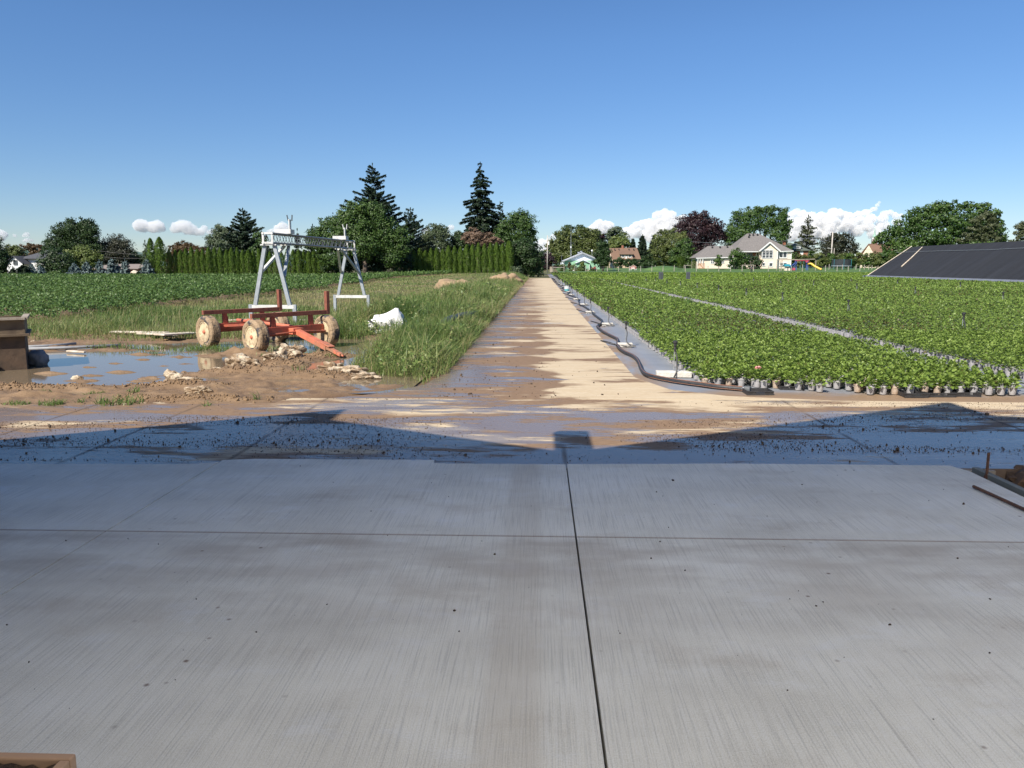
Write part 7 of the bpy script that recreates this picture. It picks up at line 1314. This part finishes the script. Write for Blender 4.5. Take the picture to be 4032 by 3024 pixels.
for px in (2490, 2497): mb.box((fx(px, D), D - .06, fz(1053.5, D)), (.30, .01, .06)); mb.box((fx(px + 1, D), D - .06, fz(1054.3, D)), (.22, .01, .05))
mb.build('faint_marks', M_SRED, pn)
for px in (2481, 2486, 2500, 2505): mb = MB(); mb.box((fx(px, D), D + .04, (zb_ + fz(1050, D)) / 2), (.09, .07, fz(1050, D) - zb_ + .1)); mb.build('leg', M_TRIM, t)
mb = MB(); mb.bar(q(2480.5, 1050.5, -.05), q(2494, 1043, -.05), .06, .07); mb.bar(q(2494, 1043, -.06), q(2506, 1050, -.06), .06, .07); mb.build('cap', M_WOODP, t)
x = fx(2418, 184); z = near_ground(x, 184); t = thing('lawn_chair', 'white lawn chair standing on the grass left of the small sign', 'chair', (x, 184, z)); mb = MB(); mb.box((x, 184, z + .36), (.5, .5, .06)); mb.build('seat', M_TRIM, t); mb = MB(); mb.bar((x - .22, 184.0, z + .38), (x - .40, 184.1, z + .95), .5, .05, up=(1, 0, 0)); mb.build('backrest', M_TRIM, t)
for dx in (-.2, .2):
    for dy in (-.2, .2): mb = MB(); mb.box((x + dx, 184 + dy, z + .165), (.05, .05, .33)); mb.build('leg', M_TRIM, t)
# playground
D = 186; M_BLUE = mat('blue_paint', (.045, .09, .30), (.06, .11, .34), 4, .5); M_YEL = mat('yellow_slide', (.80, .50, .055), (.74, .44, .05), 3, .4); M_PINKP = mat('pink_red_paint', (.50, .07, .13), None, 4, .5); M_TEAL = mat('teal_roof', (.03, .22, .28), (.035, .25, .31), 4, .45)
zg = near_ground(fx(3140, D), D); q = lambda px, py, dy=0: Vector((fx(px, D), D + dy, fz(py, D)))
t = thing('climbing_frame', 'blue and pink climbing frame with a yellow slide', 'climbing frame', (fx(3150, D), D, zg))
for px in (3131, 3136, 3175, 3181): mb = MB(); mb.tube([(fx(px, D), D, zg - .1), q(px, 1027)], .10, 7); mb.build('post', M_BLUE, t)
mb = MB(); mb.bar(q(3129, 1027), q(3186, 1026), .12, .14); mb.build('top_beam', M_PINKP, t); mb = MB(); mb.bar(q(3116, 1045, -.5), q(3134, 1029, -.5), .15, .2); mb.bar(q(3122, 1050, -.5), q(3134, 1036, -.5), .1, .1); mb.build('ladder', M_BLUE, t); mb = MB(); mb.slab([q(3171, 1033, -.1), q(3181, 1033, -.1), q(3181, 1026, -.1), q(3171, 1026, -.1)], .1); mb.build('panel', M_PINKP, t)
mb = MB(); mb.tube(smooth_path([q(3180, 1039), q(3188, 1037.5, -.2), q(3194, 1040, -.4), q(3203, 1048, -.8), q(3213, 1054, -1.2), q(3219, 1058, -1.5), q(3225, 1060.5, -1.8)], 5), .24, 10); mb.build('slide', M_YEL, t, smooth=True)
mb = MB()
for px in (3150, 3163): mb.tube([q(px, 1027), q(px, 1052)], .02, 4); mb.tube([q(px + 3, 1027), q(px + 3, 1052)], .02, 4); mb.box(q(px + 1.5, 1052), (.35, .2, .06))
mb.build('swings', M_TEAL, t)
t = thing('swing_frame', 'long wooden beam on posts left of the climbing frame', 'swing frame', (fx(3090, D), D - 1, zg)); mb = MB(); mb.bar(q(3053, 1023, -1), q(3139, 1022.5, -1), .14, .2); mb.bar(q(3139, 1022, -1), q(3202, 1020.5, -1), .14, .16); mb.build('beam', M_WOODG, t)
for px in (3054, 3073, 3206): mb = MB(); mb.tube([(fx(px, D), D - 1, zg - .1), q(px, 1022 if px < 3200 else 1025, -1)], .09, 7); mb.build('post', M_WOODG, t)
x0 = fx(3089, D); t = thing('playhouse', 'little cream playhouse with teal roof', 'playhouse', (x0, D - 2, zg)); mb = MB(); a, b = q(3077, 1048, -2), q(3102, 1061, -2); mb.box(((a.x + b.x) / 2 + .15, D - 1.5, zg + .40), (b.x - a.x - .3, 1.0, .9)); mb.build('wall', M_SIDING, t); mb = MB(); mb.slab([q(3076, 1048, -2.4), q(3104, 1048, -2.4), q(3101, 1040, -1.5), q(3081, 1040, -1.5)], .08); mb.slab([q(3104, 1048, -.6), q(3076, 1048, -.6), q(3081, 1040, -1.5), q(3101, 1040, -1.5)], .08); mb.build('roof', M_TEAL, t); mb = MB(); mb.box((fx(3092, D), D - 2.01, zg + .42), (.22, .06, .8)); mb.build('door', M_DKGREY, t)
t = thing('toy_climber', 'low blue and red plastic toy between playhouse and climbing frame', 'toy', (fx(3112, D), D - .6, zg)); mb = MB(); mb.lump((fx(3109, D), D - .6, zg + .75), (.45, .35, .45), 3, 2, .1); mb.build('tub', M_BLUE, t); mb = MB(); mb.box((fx(3122, D), D - .6, zg + .3), (.6, .5, .55)); mb.build('base', M_PINKP, t)
t = thing('trampoline', 'round trampoline with dark net enclosure behind the fence', 'trampoline', (fx(3312, 193), 193, near_ground(fx(3312, 193), 193))); D = 193; zt_ = near_ground(fx(3312, D), D); xc = fx(3313, D); rr = 36 * pxm(D); M_NET = mat('dark_net', (.018, .022, .026), (.03, .035, .04), 3, .8)
mb = MB(); mb.lathe((xc, D, zt_ + .72), (0, 0, 1), [(rr, 0), (rr + .08, .03), (rr + .08, .12), (rr - .25, .13)], 28); mb.build('ring', mat('pale_ring', (.45, .52, .58), None, 3, .4), t); mb = MB(); mb.lathe((xc, D, zt_ + .86), (0, 0, 1), [(rr - .1, 0), (rr - .05, 1.5), (rr - .09, 1.5), (rr - .14, .02)], 28); mb.build('net', M_NET, t)
for k in range(6):
    a = k * 1.047 + .4; mb = MB(); mb.tube([(xc + rr * math.cos(a), D + rr * math.sin(a), zt_ - .05), (xc + rr * math.cos(a), D + rr * math.sin(a), zt_ + 2.45)], .035, 6); mb.build('pole', M_TEAL, t)
# things heaped at the barn fence
D = 181; z = near_ground(fx(2300, D), D)
mb = MB(); mb.bar((fx(2272, D), D, z + .75), (fx(2300, D), D + .3, z + .55), .2, .2); mb.bar((fx(2285, D), D + .5, z + .2), (fx(2318, D), D, z + .5), .2, .2); mb.bar((fx(2290, D), D - .2, z + .1), (fx(2320, D), D - .4, z + .12), .3, .2); o = mb.build('log_pile', M_WOODG); tag(o, 'untidy heap of brown logs in the weeds before the barn', 'log pile')
t = thing('tractor_mower', 'small dark red garden machine in the shade of the barn annex', 'garden machine', (fx(2337, 185), 185, z)); mb = MB(); x = fx(2337, 185); mb.box((x, 185, z + .55), (1.1, .7, .5)); mb.box((x + .3, 185, z + .9), (.4, .6, .3)); mb.build('body', mat('dark_red', (.22, .03, .025), None, 4, .5), t, bevel=.05)
for dx in (-.5, .5): mb = MB(); mb.lathe((x + dx, 184.6, z + .3), (0, 1, 0), [(.1, -.1), (.3, -.1), (.3, .1), (.1, .1)], 14); mb.build('wheel', M_BLACK, t)
x = fx(2172, 172); mb = MB()
for j in range(3): mb.box((x - .15 + j * .0, 172.4, near_ground(x, 172) + .5 + j * .0), (.5, .1, 1.3)); break
o = mb.build('gate_panel', M_WOODG); tag(o, 'dark wooden gate panel at the end of the lane', 'gate')

# ------------------------------------------------------------------ the standing person (seen from behind)
def skinmesh(name, joints, edges, m, parent, root=0, sub=2):
    me = bpy.data.meshes.new(name); me.from_pydata([j[:3] for j in joints], edges, []); o = link_mesh(name, me, m, parent); sk = o.modifiers.new('skin', 'SKIN'); sk.use_smooth_shade = True
    for i, j in enumerate(joints): me.skin_vertices[0].data[i].radius = (j[3], j[4] if len(j) > 4 else j[3]); me.skin_vertices[0].data[i].use_root = (i == root)
    s_ = o.modifiers.new('sub', 'SUBSURF'); s_.levels = 1; s_.render_levels = sub; return o
pp = G(2958, 1076); pr = thing('person', 'person in dark grey t-shirt and dark trousers seen from behind, head bowed', 'person', (pp.x, pp.y, 0)); M_SKIN = mat('skin', (0.56, 0.38, 0.29), (0.52, 0.34, 0.26), 8, .6); M_SHIRT = mat('dark_grey_cotton', (0.070, 0.068, 0.080), (0.055, 0.053, 0.064), 12, .85); M_TROU = mat('dark_trousers', (0.025, 0.026, 0.030), (0.035, 0.036, 0.042), 12, .85); M_HAIR = mat('dark_hair', (0.05, 0.038, 0.03), None, 20, .7)
J = [(0, 0, .93, .13, .10), (0, 0, 1.12, .125, .09), (0, .02, 1.32, .15, .10), (0, .04, 1.43, .075, .07), (0, .09, 1.50, .055), (0, .15, 1.555, .085, .095), (0, .19, 1.63, .080, .090), (0, .16, 1.70, .05, .055), (-.17, .03, 1.39, .055), (-.25, .02, 1.15, .042), (-.27, .16, .98, .034), (-.26, .20, .93, .030, .02), (.17, .03, 1.39, .055), (.24, .0, 1.14, .042), (.25, .06, .90, .034), (.25, .08, .84, .030, .02), (-.09, 0, .86, .085), (-.11, .01, .48, .06), (-.12, -.02, .09, .042), (-.12, .12, .04, .04, .03), (.09, 0, .86, .085), (.10, .02, .48, .06), (.11, -.02, .09, .042), (.11, .12, .04, .04, .03)]
E = [(0, 1), (1, 2), (2, 3), (3, 4), (4, 5), (5, 6), (6, 7), (2, 8), (8, 9), (9, 10), (10, 11), (2, 12), (12, 13), (13, 14), (14, 15), (0, 16), (16, 17), (17, 18), (18, 19), (0, 20), (20, 21), (21, 22), (22, 23)]
for hand, sx in ((11, -1), (15, 1)):
    hx_, hy_, hz_ = J[hand][:3]
    for k in range(5):
        a = len(J); ox = (-.03 + .015 * k) if k < 4 else .0; J.append((hx_ + ox * .8, hy_ + .02 + (.02 if k == 4 else 0), hz_ - (.05 if k < 4 else .0), .009)); J.append((hx_ + ox, hy_ + .045 + (.025 if k == 4 else 0), hz_ - (.095 + (.01 if k in (1, 2) else 0) if k < 4 else .03), .008)); E += [(hand, a), (a, a + 1)]
J.append((0, .285, 1.60, .018)); E.append((6, len(J) - 1)); J.append((-.085, .17, 1.62, .016)); E.append((6, len(J) - 1)); J.append((.085, .17, 1.62, .016)); E.append((6, len(J) - 1))
skinmesh('body', J, E, M_SKIN, pr, 0, 1)
skinmesh('shirt', [(0, 0, .80, .175, .135), (0, 0, 1.12, .155, .115), (0, .02, 1.31, .175, .120), (0, .04, 1.43, .10, .085), (-.17, .03, 1.385, .085), (-.225, .025, 1.22, .072), (.17, .03, 1.385, .085), (.215, .01, 1.21, .072)], [(0, 1), (1, 2), (2, 3), (2, 4), (4, 5), (2, 6), (6, 7)], M_SHIRT, pr, 0, 1)
skinmesh('trousers', [(0, 0, .90, .155, .125), (-.09, 0, .82, .105), (-.11, .01, .48, .082), (-.12, -.02, .06, .074), (.09, 0, .82, .105), (.10, .02, .48, .082), (.11, -.02, .06, .074), (0, 0, 1.06, .145, .11)], [(0, 1), (1, 2), (2, 3), (0, 4), (4, 5), (5, 6), (0, 7)], M_TROU, pr, 0, 1)
for sx in (-.12, .11): mb = MB(); mb.lump((pp.x + sx, pp.y + .06, .045), (.052, .145, .05), 3, 2, .05, .3); mb.build('shoe', M_BLACK, pr, smooth=True)
mb = MB(); mb.lump((pp.x, pp.y + .15, 1.66), (.095, .105, .085), 5, 3, .10); mb.build('hair', M_HAIR, pr, smooth=True)
